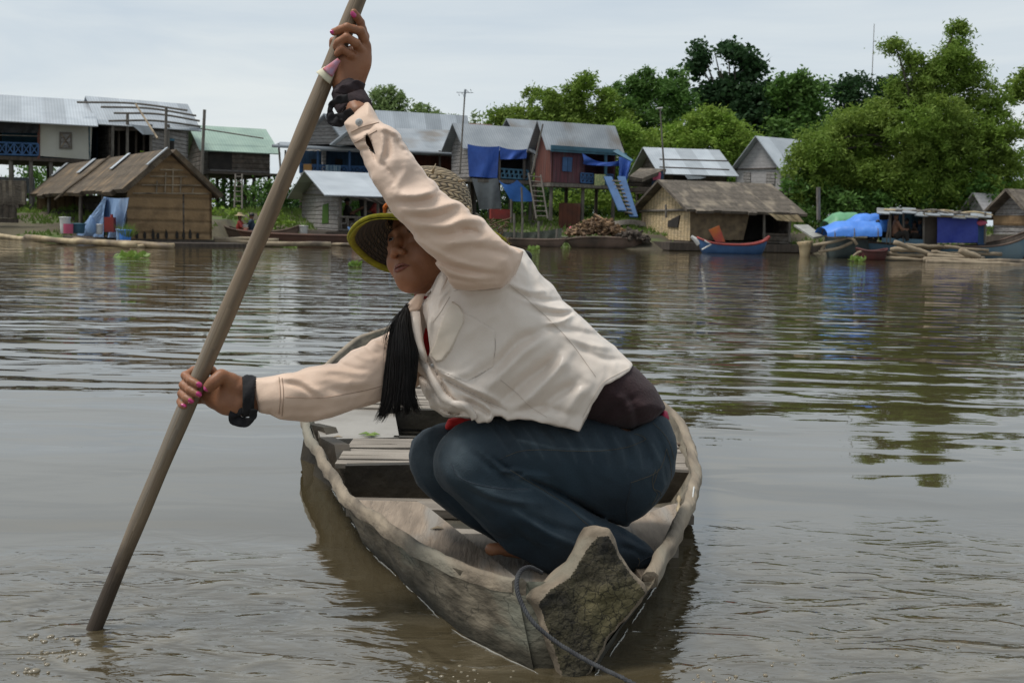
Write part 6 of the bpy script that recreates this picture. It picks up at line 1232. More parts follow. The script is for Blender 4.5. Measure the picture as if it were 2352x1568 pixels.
def eyes():
    for s in (-1, 1):
        c = EB(s); g = MB(); gi = MB(); look = nrm(hF - hU * .26 - RGT * .06)
        for mb, r, a0, rows in ((g, .0120, 0, 10), (gi, .0122, 0, 4)):
            amax = math.pi / 2.2 if mb is g else .50; G = []
            u = nrm(np.cross(look, hU)); w = np.cross(look, u)
            for i in range(rows + 1):
                t = amax * i / rows; G.append([c + (look * math.cos(t) + (u * math.cos(p) + w * math.sin(p)) * math.sin(t)) * r for p in np.linspace(0, 2 * math.pi, 17)[:-1]])
            mb.grid(np.array(G), close=True)
        e = g.build('eye', M_EYEW, WOMAN, True); gi.build('iris', M_IRIS, e, True)
        g = MB(); pts = [hp(s * .0165, .0185, .0812), hp(s * .028, .0225, .0800), hp(s * .040, .0215, .0740), hp(s * .050, .0160, .0650)]; g.tube(sub(pts, 4), [.0010, .0016, .0019, .0020, .0020, .0020, .0019, .0018, .0016, .0014, .0012, .0010, .0007], 6); g.build('eyebrow', M_HAIR, WOMAN, True)
        g = MB(); pts = [EB(s) + nrm(hE * x + hU * y + hF * .0125) * .0143 for x, y in ((-.0105, .0002), (-.006, .0028), (0, .0036), (.006, .0030), (.0105, .0004))]; g.tube(sub(pts, 3), .0007, 5); g.build('eyelashes', M_HAIR, WOMAN, True)
    lf = Field(); ax = np.array([hE, hU, hF])
    lf.add(chain([hp(-.0215, -.0710, .0805), hp(-.010, -.0672, .0868), hp(-.003, -.0672, .0885), hp(.003, -.0672, .0885), hp(.010, -.0672, .0868), hp(.0215, -.0710, .0805)], [.0010, .0024, .0029, .0029, .0024, .0010]), .003); a = sdf_mesh('lips', lf, hp(0, -.07, .085) - .04, hp(0, -.07, .085) + .04, .0012, M_LIP, WOMAN)
    lf = Field(); lf.add(chain([hp(-.0225, -.0728, .0798), hp(-.010, -.0768, .0862), hp(0, -.0778, .0880), hp(.010, -.0768, .0862), hp(.0225, -.0728, .0798)], [.0012, .0032, .0039, .0032, .0012]), .003); b = sdf_mesh('lips', lf, hp(0, -.07, .085) - .04, hp(0, -.07, .085) + .04, .0012, M_LIP, WOMAN); join([a, b], 'lips', WOMAN)
eyes()
def nail(c, n, t, w, l):
    n = nrm(n); t = nrm(t - n * (t @ n)); s = np.cross(n, t); G = []
    for i in range(7):
        u = -1 + 2 * i / 6; row = []
        for j in range(7):
            v = -1 + 2 * j / 6; k = math.sqrt(max(0, 1 - abs(u) ** 3)) if True else 1; row.append(c + t * u * l + s * v * w * (.35 + .65 * k) + n * (-.0035 * v * v - .001 * u * u))
        G.append(row)
    g = MB(); g.grid(np.array(G)); g.build('fingernail', M_NAIL, WOMAN, True)
toc = lambda p: nrm(ORG - p)
for k, p, q, r, ex in (('index', (812, 33), (826, 52), .0078, .15), ('middle', (765, 71), (790, 62), .0075, .7)):
    d = UP_F[k][-1][2]; c = P(*p, d - .0078); nn = toc(c) + UPV * ex; nail(c + nrm(nn) * .001, nn, P(*p, d) - P(*q, d), .0056, .0072)
for k, px_, r in (('index', (458, 883), .0056), ('middle', (457, 905), .0056), ('ring', (439, 920), .0052), ('little', (420, 931), .0042)):
    d = LO_F[k][-1][2]; c = P(*px_, d - .0078); nn = toc(c) + RGT * (.15 if k != 'little' else -.4); nail(c, nn, RGT * .9 - UPV * .35, r, .0064)
c = P(477, 890, PDl - .0405); nail(c, toc(c), -RGT * .8 - UPV * .62, .0070, .0085)

# ---- clothes
SL1 = [(790, 284), (806, 318), (822, 345), (835, 367), (852, 405), (880, 445), (908, 492), (922, 506), (936, 520), (955, 537), (964, 556), (980, 579), (1004, 602), (1020, 620), (1036, 648), (1044, 660), (1075, 664), (1115, 664), (1152, 658), (1182, 628), (1196, 600), (1204, 576), (1172, 567), (1152, 555), (1138, 543), (1117, 520), (1104, 507), (1095, 503), (1079, 500), (1074, 484), (1056, 473), (1037, 464), (1022, 446), (1004, 441), (998, 418), (981, 409), (969, 386), (952, 366), (946, 350), (934, 334), (924, 322), (923, 308), (912, 298), (893, 292), (880, 288), (868, 276), (853, 246), (846, 236)]
ST1 = [([(868, 292), (893, 297), (918, 312)], 7, .004), ([(876, 300), (880, 330), (872, 368)], 6, .0045), ([(884, 312), (893, 340), (885, 372)], 7, -.004), ([(848, 300), (852, 330), (864, 368), (876, 382)], 5, -.004), ([(905, 318), (918, 340), (936, 352)], 7, -.0035), ([(893, 395), (905, 412), (903, 430)], 7, -.0035),
       ([(878, 372), (892, 392), (898, 398)], 3, -.003), ([(938, 372), (930, 400), (905, 430), (900, 450)], 10, .003), ([(915, 445), (950, 450), (1005, 437)], 9, .006), ([(905, 462), (948, 468), (1008, 456)], 8, -.0045), ([(930, 478), (985, 482), (1045, 466), (1075, 472)], 9, .0055), ([(935, 498), (990, 502), (1050, 486)], 8, -.0045),
       ([(960, 515), (1020, 520), (1065, 505), (1108, 506)], 9, .0055), ([(985, 540), (1035, 540), (1085, 522)], 9, -.0045), ([(1055, 528), (1085, 530), (1104, 540)], 6, -.004), ([(1010, 558), (1070, 556), (1132, 548)], 10, .0035), ([(925, 530), (990, 572), (1060, 604), (1140, 618)], 7, .003), ([(950, 560), (1005, 597), (1075, 622), (1150, 630)], 6, -.0035), ([(985, 600), (1040, 626), (1110, 645)], 6, .0035),
       ([(1015, 632), (1060, 642), (1130, 652)], 5, -.0035), ([(1000, 618), (1050, 636), (1105, 650), (1140, 652)], 4, .003), ([(1080, 572), (1130, 576), (1180, 590)], 9, -.003), ([(806, 312), (832, 302), (862, 288)], 3, -.002), ([(815, 352), (830, 344), (845, 342)], 4, -.003)]
def sleeve_up():
    f = Field(); f.add(limb([(812, 252, 2.312, 38), (832, 292, 2.305, 41), (872, 350, 2.285, 52), (908, 412, 2.27, 62), (958, 472, 2.262, 62), (1024, 536, 2.29, 80), (1085, 592, 2.335, 90), (1120, 612, 2.385, 94)]), .03)
    f.add(Inflate([(790, 284), (853, 405), (945, 530), (1030, 650), (1150, 660), (1204, 578), (1110, 520), (1010, 440), (930, 330), (846, 236)], 40, .045, lambda x, y: 2.312 + np.clip((x - 955) / 170, -.3, 1) * .07 - .045 * np.exp(-((x - 950) / 90) ** 2)), .02)
    f.post += [clamp(SL1, .014, 2.30), folds(ST1), ridged(.0075, 17, 61, cv(.9, .25, 0)), fine(.0025, 45, 3), fine(.006, 16, 4)]
    # slit behind the cuff
    f.post.append(lambda p, d: smax(d, -np.maximum(poly_sd(np.stack(projN(p)[:2], 1), np.array([(842, 306), (851, 322), (862, 354), (852, 344), (841, 330), (839, 316)])) / F * 2.3, projN(p)[2] - 2.285), .002))
    f.post.append(lambda p, d: smax(d, -(np.linalg.norm(np.cross(p - P(817, 262, 2.312), nrm(P(872, 350, 2.285) - P(812, 252, 2.312))), axis=1) - .027) * -1 * 0 - 1, .001))
    f.post.pop()
    o = sdf_mesh('sleeve', f, *bounds(f, .02), .0032, M_SLEEVE, WOMAN); g = MB(); g.slab([P(837, 302, 2.272), P(866, 302, 2.272), P(866, 358, 2.272), P(837, 358, 2.272)][::-1], .004); 
    return o
SL2 = [(583, 868), (598, 868), (640, 864), (676, 858), (709, 845), (742, 839), (774, 837), (787, 824), (807, 811), (840, 797), (864, 782), (880, 774), (900, 764), (960, 730), (1000, 800), (960, 900), (905, 905), (880, 915), (850, 928), (790, 944), (735, 962), (700, 967), (662, 966), (642, 962), (620, 948), (600, 950), (592, 948)]
ST2 = [([(700, 850), (760, 850), (830, 858)], 7, .004), ([(640, 866), (690, 872), (728, 898), (745, 915)], 6, .0045), ([(645, 878), (690, 888), (722, 912)], 5, -.005), ([(745, 868), (800, 880), (860, 876)], 9, .0035), ([(745, 888), (800, 900), (850, 898)], 7, -.0035), ([(725, 912), (790, 912), (875, 892)], 8, .002), ([(770, 832), (810, 846), (850, 850)], 6, -.0035), ([(810, 806), (835, 822), (870, 826)], 7, .003),
       ([(838, 790), (856, 808), (880, 812)], 5, -.003), ([(850, 780), (868, 790), (890, 800)], 5, .003), ([(642, 868), (645, 910), (650, 950)], 2.5, -.0016), ([(655, 940), (720, 945), (790, 930)], 8, -.002), ([(605, 948), (628, 955), (650, 962)], 4, .003), ([(660, 900), (720, 905), (800, 922)], 12, .0015)]
def sleeve_low():
    f = Field(); f.add(limb([(596, 910, 2.338, 45), (650, 912, 2.348, 53), (740, 903, 2.385, 70), (830, 862, 2.44, 80), (930, 800, 2.54, 84), (990, 770, 2.56, 84)]), .03)
    f.post += [clamp(SL2, .012, 2.4), folds(ST2), ridged(.0075, 15, 62, cv(.9, .3, 0)), fine(.0025, 45, 8), fine(.005, 16, 9)]; return sdf_mesh('sleeve', f, *bounds(f, .02), .0034, M_SLEEVE, WOMAN)
SH = [(1204, 574), (1222, 606), (1250, 640), (1290, 690), (1325, 718), (1362, 752), (1400, 784), (1440, 812), (1454, 838), (1420, 866), (1388, 884), (1366, 922), (1349, 955), (1330, 990), (1290, 976), (1240, 964), (1190, 960), (1166, 968), (1150, 958), (1120, 968), (1098, 972), (1088, 958), (1050, 954), (1020, 952), (990, 930), (968, 890), (956, 850), (940, 815), (928, 770), (922, 720), (938, 700), (962, 690), (990, 662), (1006, 632), (1022, 612), (1060, 585), (1120, 560)]
SHX = [(1204, 574), (1250, 640), (1325, 718), (1400, 784), (1470, 850), (1600, 960), (1640, 1100), (1480, 1240), (1300, 1180), (1150, 1090), (1050, 1020), (990, 955), (958, 880), (936, 815), (922, 760), (918, 715), (938, 695), (990, 655), (1022, 600), (1060, 575), (1120, 550)]
ST3 = [([(1184, 640), (1240, 705), (1304, 777), (1372, 862)], 5, .0008), ([(1160, 648), (1215, 668), (1262, 668)], 6, .0035), ([(1178, 672), (1230, 688), (1290, 690)], 5, -.0035), ([(1200, 688), (1260, 705), (1320, 712)], 6, .0035), ([(1222, 715), (1280, 722), (1318, 715)], 5, -.004), ([(1250, 745), (1290, 738), (1318, 722)], 5, .004), ([(1262, 752), (1320, 760), (1380, 772)], 7, -.0035), ([(1290, 768), (1350, 790), (1410, 800)], 7, .003), ([(1310, 790), (1380, 822), (1440, 828)], 7, -.003),
       ([(1129, 858), (1160, 820), (1190, 786), (1252, 760)], 13, -.008), ([(1108, 905), (1150, 860), (1200, 812), (1256, 768)], 12, .006), ([(1140, 935), (1200, 880), (1260, 838), (1290, 812)], 15, -.010), ([(1185, 945), (1235, 895), (1280, 845), (1310, 800)], 13, .008), ([(1225, 950), (1280, 905), (1330, 878)], 13, -.007), ([(1290, 965), (1320, 920), (1350, 880)], 12, .005), ([(1170, 950), (1240, 935), (1320, 955)], 9, -.004),
       ([(996, 852), (1050, 885), (1102, 912), (1160, 942)], 5, -.007), ([(990, 845), (1045, 872), (1100, 898), (1160, 928)], 6, .004), ([(966, 818), (985, 845), (1008, 890), (1035, 932)], 5, .006), ([(978, 815), (1000, 850), (1025, 900), (1050, 925)], 4, -.006), ([(1035, 932), (1065, 930), (1090, 950)], 5, .006), ([(1005, 935), (1040, 948), (1075, 946)], 4, -.005), ([(958, 850), (985, 880), (990, 920)], 7, -.006), ([(975, 880), (1000, 915), (1015, 940)], 6, .005), ([(1060, 915), (1110, 940), (1140, 962)], 6, -.006), ([(1115, 930), (1128, 950), (1122, 968)], 5, .006),
       ([(1000, 730), (1010, 690), (1036, 660)], 4, .0025), ([(985, 800), (988, 740), (1000, 690), (1030, 640)], 5, .0035), ([(1040, 662), (1100, 668), (1150, 664), (1186, 636)], 3.5, .0022), ([(1060, 700), (1120, 705), (1170, 690)], 14, -.002), ([(1075, 875), (1110, 850), (1150, 830)], 12, -.004), ([(1010, 870), (1050, 862), (1090, 850)], 9, .002)]
ST3 = [(p_, w_, a_ * 1.75) for p_, w_, a_ in ST3]
ST1 = [(p_, w_, a_ * 1.55) for p_, w_, a_ in ST1]
ST4X = 1 #, w_, a_ * 1.3) for p_, w_, a_ in ST4]
def shirt():
    dc = lambda x, y: 2.505 + (x - 1200) * .00012 + np.clip((1010 - x) / 90, 0, 1) * .035
    f = Field(); f.add(Inflate(SHX, 120, .138, dc), .02)
    f.post += [clamp(SH, .0035, 2.42), folds(ST3), ridged(.0085, 13, 63, cv(.6, .75, .1)), fine(.0022, 45, 13), fine(.008, 11, 14)]
    f.post.append(lambda p, d: smax(d, -np.maximum(poly_sd(np.stack(projN(p)[:2], 1), np.array([(992, 668), (984, 700), (981, 750), (988, 806), (982, 826), (972, 812), (960, 775), (952, 735), (958, 700), (968, 686)])) / F * 2.4, projN(p)[2] - 2.46), .003))
    return sdf_mesh('shirt', f, *bounds(f, .01), .0036, M_SHIRT, WOMAN)
def tee():
    f = Field(); f.add(Inflate([(1250, 780), (1400, 800), (1466, 846), (1503, 884), (1524, 922), (1532, 940), (1500, 972), (1455, 990), (1400, 984), (1330, 962), (1250, 930)], 85, .112, 2.53), .02)
    f.post += [clamp([(1250, 780), (1400, 800), (1466, 846), (1503, 884), (1524, 922), (1529, 938), (1500, 968), (1452, 988), (1395, 978), (1330, 958), (1250, 930)], .004, 2.45), folds([([(1370, 960), (1420, 930), (1480, 905)], 8, -.004), ([(1390, 975), (1440, 950), (1500, 925)], 7, .004), ([(1400, 900), (1440, 930), (1450, 975)], 9, .005), ([(1438, 900), (1460, 940), (1462, 975)], 7, -.004), ([(1452, 978), (1500, 957), (1527, 932)], 3, .002)]), fine(.004, 30, 15)]
    return sdf_mesh('t_shirt', f, *bounds(f, .01), .0045, M_TEE, WOMAN)
JE = [(1445, 992), (1500, 966), (1530, 944), (1540, 965), (1549, 1000), (1553, 1035), (1548, 1080), (1531, 1122), (1502, 1160), (1474, 1186), (1448, 1202), (1468, 1232), (1494, 1256), (1506, 1276), (1503, 1292), (1490, 1302), (1470, 1312), (1420, 1330), (1300, 1330), (1200, 1294), (1168, 1278), (1152, 1258), (1130, 1246), (1102, 1226), (1050, 1190), (1002, 1152), (962, 1112), (944, 1076), (939, 1045), (948, 1014), (972, 990), (1010, 976), (1060, 966), (1110, 958), (1200, 950), (1320, 940)]
ST4 = [([(1120, 1040), (1165, 1075), (1225, 1098)], 4, -.006), ([(1150, 1086), (1176, 1080), (1204, 1084)], 5, .006), ([(1190, 1100), (1215, 1088), (1262, 1096)], 5, .005), ([(1128, 1052), (1150, 1078), (1200, 1092), (1250, 1106)], 7, .006), ([(1080, 1030), (1110, 1060), (1148, 1086)], 8, -.005), ([(1180, 1088), (1245, 1112), (1320, 1150), (1400, 1200)], 5, -.007), ([(1195, 1098), (1230, 1100), (1270, 1118)], 7, .005), ([(1060, 1100), (1110, 1130), (1180, 1150), (1250, 1158)], 8, .004), ([(1075, 1120), (1130, 1152), (1210, 1170)], 8, -.004), ([(1180, 1165), (1260, 1205), (1350, 1230)], 10, -.004), ([(1200, 1190), (1280, 1235), (1340, 1262)], 10, .004), ([(1150, 1190), (1210, 1240), (1260, 1275)], 9, -.003),
       ([(1400, 1200), (1450, 1240), (1490, 1262)], 7, -.004), ([(1420, 1255), (1455, 1262), (1480, 1285)], 6, -.004), ([(1415, 1230), (1460, 1250), (1500, 1272)], 6, .003), ([(1020, 1010), (1012, 1060), (1040, 1110)], 10, .002)] + \
      [([(1130 + i * 42, 968 + i * 3), (1160 + i * 40, 1010 + i * 3), (1180 + i * 38, 1045 + i * 3)], 5, -.0022 if i % 2 else -.0030) for i in range(9)] + [([(1152 + i * 42, 970 + i * 3), (1178 + i * 40, 1012 + i * 3), (1196 + i * 38, 1040 + i * 3)], 5, .0018) for i in range(8)] + [([(1475, 1000), (1490, 1040), (1500, 1070)], 6, -.003), ([(1500, 985), (1520, 1020), (1530, 1060)], 6, -.003)]
ST4 = [(p_, w_, a_ * 1.5) for p_, w_, a_ in ST4]
def jeans():
    f = Field(); f.add(limb([(1440, 1085, 2.735, 108), (1250, 1058, 2.70, 88), (1025, 1052, 2.665, 90), (1028, 1060, 2.665, 90), (1110, 1140, 2.665, 82), (1250, 1235, 2.66, 58)]), .012)
    f.add(limb([(1440, 1086, 2.575, 118), (1340, 1064, 2.53, 108), (1220, 1046, 2.485, 92), (1088, 1050, 2.452, 88)]), .02); f.add(Cap(P(1440, 1080, 2.57), P(1440, 1080, 2.74), .112, .105), .04); f.add(Cap(P(1470, 1010, 2.54), P(1470, 1010, 2.68), .075, .075), .05)
    f.add(limb([(1090, 1062, 2.452, 90), (1180, 1150, 2.46, 86), (1290, 1218, 2.475, 76), (1400, 1258, 2.495, 56), (1462, 1276, 2.51, 44)]), .010); f.add(limb([(1195, 1232, 2.475, 44), (1280, 1268, 2.485, 46), (1400, 1280, 2.5, 44)]), .03)
    f.post += [clamp(JE, .012, 2.5), folds(ST4), ridged(.0095, 14, 64, cv(-.5, .8, 0)), fine(.003, 30, 17), fine(.008, 9, 18)]; return sdf_mesh('jeans', f, *bounds(f, .01), .0040, M_JEAN, WOMAN)
def wear(o):
    me = o.data; v = np.zeros(len(me.vertices) * 3); me.vertices.foreach_get('co', v); v = v.reshape(-1, 3) + np.array(WOMAN.location); x, y, d = projN(v); P2 = np.stack([x, y], 1)
    w = .75 * np.exp(-(((x - 1045) / 46) ** 2 + ((y - 1040) / 52) ** 2)) + .4 * np.exp(-(((x - 975) / 26) ** 2 + ((y - 1060) / 50) ** 2)) + .22 * np.exp(-(((x - 1230) / 160) ** 2 + ((y - 1010) / 34) ** 2)) + .2 * np.exp(-(line_d(P2, [(1100, 1130), (1200, 1160), (1300, 1200)]) / 22) ** 2)
    for i in range(10): w = w + (.20 if i % 3 else .10) * np.exp(-(line_d(P2, [(1120 + i * 41, 975 + i * 3), (1150 + i * 40, 1012 + i * 3), (1172 + i * 38, 1045 + i * 4)]) / 2.6) ** 2)
    for L_ in ([(1040, 1070), (1058, 1100), (1100, 1118), (1160, 1125), (1220, 1124)], [(1190, 1010), (1280, 1030), (1400, 1034)], [(1165, 1090), (1230, 1120), (1300, 1160), (1360, 1200)], [(1500, 1020), (1520, 1060), (1528, 1110)], [(1180, 1170), (1260, 1220), (1330, 1250)]): w = w + .4 * np.exp(-(line_d(P2, L_) / 3.0) ** 2)
    w = np.clip(w * (.6 + .8 * vnoise(v, 60, 3)), 0, 1); a = me.attributes.new('wear', 'FLOAT', 'POINT'); a.data.foreach_set('value', w.astype('f'))
O_SL1, O_SL2, O_SH, O_TE, O_JE = sleeve_up(), sleeve_low(), shirt(), tee(), jeans()
f_ = Field(); f_.add(Inflate([(965, 738), (990, 730), (1004, 770), (1000, 850), (968, 830), (956, 780)], 22, .075, 2.53), .01); sdf_mesh('undershirt', f_, *bounds(f_, .01), .005, M_REDC, WOMAN)
f_ = Field(); f_.add(Inflate([(1024, 978), (1030, 962), (1050, 956), (1095, 950), (1100, 990), (1024, 985)], 16, .03, 2.60), .01); f_.post.append(fine(.006, 30, 2)); sdf_mesh('undershirt_hem', f_, *bounds(f_, .01), .004, M_REDC, WOMAN)
f_ = Field(); f_.add(Inflate([(1505, 960), (1524, 940), (1533, 945), (1538, 962), (1528, 970)], 12, .06, 2.58), .01); sdf_mesh('waistband_trim', f_, *bounds(f_, .01), .004, mat('magenta_trim', (.36, .015, .06), rough=.8), WOMAN)
def bvh(o):
    me = o.data; w = np.array(WOMAN.location); v = np.zeros(len(me.vertices) * 3); me.vertices.foreach_get('co', v); v = v.reshape(-1, 3) + w; return BVHTree.FromPolygons([tuple(x) for x in v], [tuple(p.vertices) for p in me.polygons])
wear(O_JE)
B_SH, B_JE, B_S1, B_S2 = bvh(O_SH), bvh(O_JE), bvh(O_SL1), bvh(O_SL2)
def hit(b, x, y, off=.001):
    r = ray(x, y); r = r / np.linalg.norm(r); h = b.ray_cast(Vector(ORG.tolist()), Vector(r.tolist()))
    if h[0] is None: return None
    n = np.array(h[1]); n = n if n @ r < 0 else -n; return np.array(h[0]) + n * off
def stitch(b, pts, name='stitching', m=M_STITCH, r=.0009, dash=False, par=None, n=10, off=.0006):
    g = MB(); pp = sub([(x, y) for x, y in pts], n)[:, :2]; q = [hit(b, x, y, off) for x, y in pp]; q = [v for v in q if v is not None]
    if len(q) < 3: return
    if dash:
        for i in range(0, len(q) - 1, 1):
            if np.linalg.norm(q[i + 1] - q[i]) < .03: g.tube([q[i], q[i] * .35 + q[i + 1] * .65], r, 4)
    else: g.tube(q, r, 5)
    return g.build(name, m, par or WOMAN)
def patch(b, poly, name, m, th=.0025, step=3.0, off=.003, par=None):
    """cloth piece lying on the surface: a grid clipped to the outline, with its own thickness"""
    poly = np.array(poly, float); x0, y0 = poly.min(0) ; x1, y1 = poly.max(0); nx, ny = int((x1 - x0) / step) + 2, int((y1 - y0) / step) + 2; V = []; idx = {}; Fc = []
    pts = np.array([(x0 + i * step, y0 + j * step) for j in range(ny) for i in range(nx)]); sd = poly_sd(pts, poly)
    for k, (p, s) in enumerate(zip(pts, sd)):
        if s < step * .75:
            if s > -step * .25:      # pull onto the outline
                gx = (poly_sd(np.array([p + [.5, 0]]), poly)[0] - poly_sd(np.array([p - [.5, 0]]), poly)[0]); gy = (poly_sd(np.array([p + [0, .5]]), poly)[0] - poly_sd(np.array([p - [0, .5]]), poly)[0]); p = p - np.array([gx, gy]) * s
            e = min(1, max(0, -s) / 1.5); h = hit(b, p[0], p[1], off * (.15 + .85 * e)); 
            if h is not None: idx[k] = len(V); V.append(h)
    for j in range(ny - 1):
        for i in range(nx - 1):
            q = [j * nx + i, j * nx + i + 1, (j + 1) * nx + i + 1, (j + 1) * nx + i]
            if all(k in idx for k in q): Fc.append([idx[k] for k in q][::-1])
    if not Fc: return None
    n = len(V); V = np.array(V); c = V - np.array([nrm(v - ORG) for v in V]) * -th; e = {}
    Fb = [[k + n for k in f][::-1] for f in Fc]; return link_mesh(name, np.vstack([V, c]), Fc + Fb, m, par or WOMAN, None, True)
Z4 = lambda L: [(842.2 + x * .3418, 612.5 + y * .3418) for x, y in L]
pk = patch(B_SH, Z4([(500, 330), (640, 300), (740, 350), (866, 432), (850, 672), (668, 776), (560, 730), (470, 690), (455, 560)]), 'chest_pocket', M_SHIRT, off=.0025)
if pk: patch(B_SH, Z4([(580, 235), (625, 265), (655, 320), (655, 370), (620, 450), (570, 560), (520, 630), (480, 640), (445, 600), (440, 570), (470, 500), (500, 380), (540, 290)]), 'pocket_flap', mat('cream_flap', (.76, .66, .55), (.68, .58, .47), scale=20, rough=.5), off=.0085, par=pk, step=2.2)
M_SEAM = mat('shirt_seam', (.60, .52, .44), rough=.8)
for L in ([(655, 325), (850, 445), (835, 660), (670, 760), (500, 700)], [(530, 440), (560, 475)], [(945, 960), (800, 900), (640, 820), (480, 740)], [(1000, 10), (960, 80), (900, 125), (780, 160), (640, 150), (585, 165)], [(960, 120), (1100, 240), (1250, 380), (1380, 520), (1540, 740)], [(440, 380), (500, 300), (560, 200)], [(1450, 1010), (1540, 850), (1600, 770), (1770, 680)], [(1210, 1010), (1100, 940), (1010, 850), (900, 760)]): stitch(B_SH, Z4(L), 'seam', M_SEAM, .0005)
for L in ([(812, 330), (835, 322), (855, 322)], [(806, 304), (838, 290), (870, 282)], [(812, 330), (838, 316), (866, 300)]): stitch(B_S1, L, 'seam', mat('sleeve_seam', (.42, .29, .21), rough=.8) if 'sleeve_seam' not in MATS else MATS['sleeve_seam'], .0008)
for L in ([(641, 866), (644, 905), (641, 950)], [(648, 868), (651, 905), (648, 955)], [(655, 912), (740, 913), (830, 898), (880, 885)]): stitch(B_S2, L, 'seam', MATS['sleeve_seam'], .0008)
# collar
def flap(pts, name, m, th=.003):
    pp = [P(*p) for p in pts]; c = sum(pp) / len(pp) + toc(sum(pp) / len(pp)) * .006; g = MB(); n = len(pp)
    for i in range(n):
        a_, b_ = pp[i], pp[(i + 1) % n]; m1, m2 = (a_ + c) / 2 + toc(c) * .004, (b_ + c) / 2 + toc(c) * .004; g.face([a_, b_, m2, m1]); g.face([m1, m2, c])
    o = g.build(name, m, WOMAN, True); bm_ = bmesh.new(); bm_.from_mesh(o.data); bmesh.ops.remove_doubles(bm_, verts=bm_.verts, dist=.0001); bm_.to_mesh(o.data); bm_.free(); sm = o.modifiers.new('s', 'SOLIDIFY'); sm.thickness = th; return o
flap([(924, 719, 2.42), (932, 708, 2.42), (944, 692, 2.425), (957, 678, 2.44), (975, 676, 2.45), (968, 698, 2.43), (962, 712, 2.415), (948, 718, 2.41), (936, 722, 2.41)], 'collar', M_SLEEVE)
flap([(969, 706, 2.44), (979, 690, 2.44), (990, 678, 2.43), (1000, 660, 2.42), (1012, 632, 2.42), (1026, 612, 2.42), (1036, 622, 2.40), (1020, 660, 2.385), (1002, 700, 2.38), (990, 745, 2.38), (984, 752, 2.385), (978, 730, 2.40)], 'collar', M_SHIRT)
flap([(934, 724, 2.40), (946, 716, 2.40), (964, 716, 2.40), (966, 750, 2.39), (971, 790, 2.385), (980, 822, 2.375), (978, 834, 2.37), (966, 822, 2.375), (956, 798, 2.38), (947, 765, 2.39), (940, 740, 2.395)], 'placket', M_SHIRT)
def surf_ribbon(b, pts, w, name, m, off=.006, th=.002):
    pp = sub([(x, y) for x, y in pts], 8)[:, :2]; G = []
    for i, p in enumerate(pp):
        t = pp[min(i + 1, len(pp) - 1)] - pp[max(i - 1, 0)]; t = t / (np.linalg.norm(t) + 1e-9); nn = np.array([-t[1], t[0]]); row = []
        for v in (-1, -.6, 0, .6, 1):
            q = p + nn * w * v; h_ = hit(b, q[0], q[1], off * (1 - .75 * abs(v) ** 3) + .0005 * math.sin(i * .5 + v)); row.append(h_)
        if all(r_ is not None for r_ in row): G.append(row)
    G = np.array(G)
    for _ in range(6): G[1:-1] = (G[:-2] + 2 * G[1:-1] + G[2:]) / 4
    g = MB(); g.grid(G); o = g.build(name, m, WOMAN, True); o.modifiers.new('s', 'SOLIDIFY').thickness = th; return o
surf_ribbon(B_SH, [(968, 820), (984, 850), (1000, 880), (1016, 908), (1036, 924), (1064, 930), (1084, 946), (1094, 966)], 6.5, 'front_placket', M_SHIRT, .008)
# buttons
def button(x, y, b, r=.0065, m=None):
    c = hit(b, x, y, .002); 
    if c is None: return
    n = toc(c); g = MB(); g.tube([c, c + n * .0015, c + n * .003], [r, r, r * .8], 16); o = g.build('button', m or M_WHITE, WOMAN, True)
    g = MB(); 
    for a, e in ((-1, -1), (1, 1), (-1, 1), (1, -1)): q = c + n * .0031 + RGT * a * r * .22 + UPV * e * r * .22; g.tube([q, q + n * .0004], r * .12, 6)
    g.build('button_hole', M_BLACKC, o)
button(826, 282, B_S1, .0080); button(995, 838, B_SH, .0045)
patch(B_S1, [(843, 306), (852, 322), (863, 356), (850, 346), (841, 330), (839, 314)], 'sleeve_slit', M_BLACKC, off=.0015, step=1.8)
# jeans seams
Z5 = lambda L: [(918.7 + x * .3092, 918.7 + y * .3092) for x, y in L]
M_ST2 = mat('denim_seam', (.030, .036, .045), rough=.9)
M_STW = mat('pale_whisker', (.055, .07, .09), rough=.9)
for L, d, m in (([(790, 415), (900, 378), (1050, 368), (1250, 376), (1450, 378), (1620, 362), (1730, 335), (1830, 290)], True, M_STITCH), ([(740, 440), (790, 415)], False, M_ST2), ([(820, 520), (950, 600), (1100, 690), (1250, 790), (1330, 870), (1410, 940)], True, M_STITCH), ([(1980, 360), (1960, 440), (1930, 510), (1870, 555), (1780, 590), (1715, 612)], True, M_STITCH),
                ([(1715, 612), (1700, 700), (1680, 800), (1690, 900)], False, M_ST2), ([(1980, 360), (2010, 480), (2010, 600), (1960, 700), (1880, 800)], True, M_STITCH), ([(1920, 510), (1895, 590), (1880, 650), (1930, 680), (1935, 710), (1890, 760)], True, M_STITCH), ([(1900, 515), (1875, 590), (1885, 660), (1910, 700), (1870, 780)], True, M_STITCH),
                ([(1740, 250), (1790, 262), (1830, 290)], True, M_STITCH), ([(1880, 170), (1960, 250), (2010, 340), (2035, 440)], True, M_STITCH), ([(1770, 1170), (1780, 1200), (1770, 1230)], False, M_STITCH), ([(1880, 1150), (1800, 1190), (1750, 1240)], False, M_ST2), ([(380, 470), (430, 560), (560, 620), (760, 655), (950, 660)], False, M_STW)): stitch(B_JE, Z5(L), 'stitching' if m is M_STITCH else 'seam', m, .0008 if m is not M_STW else .001, d, n=14)
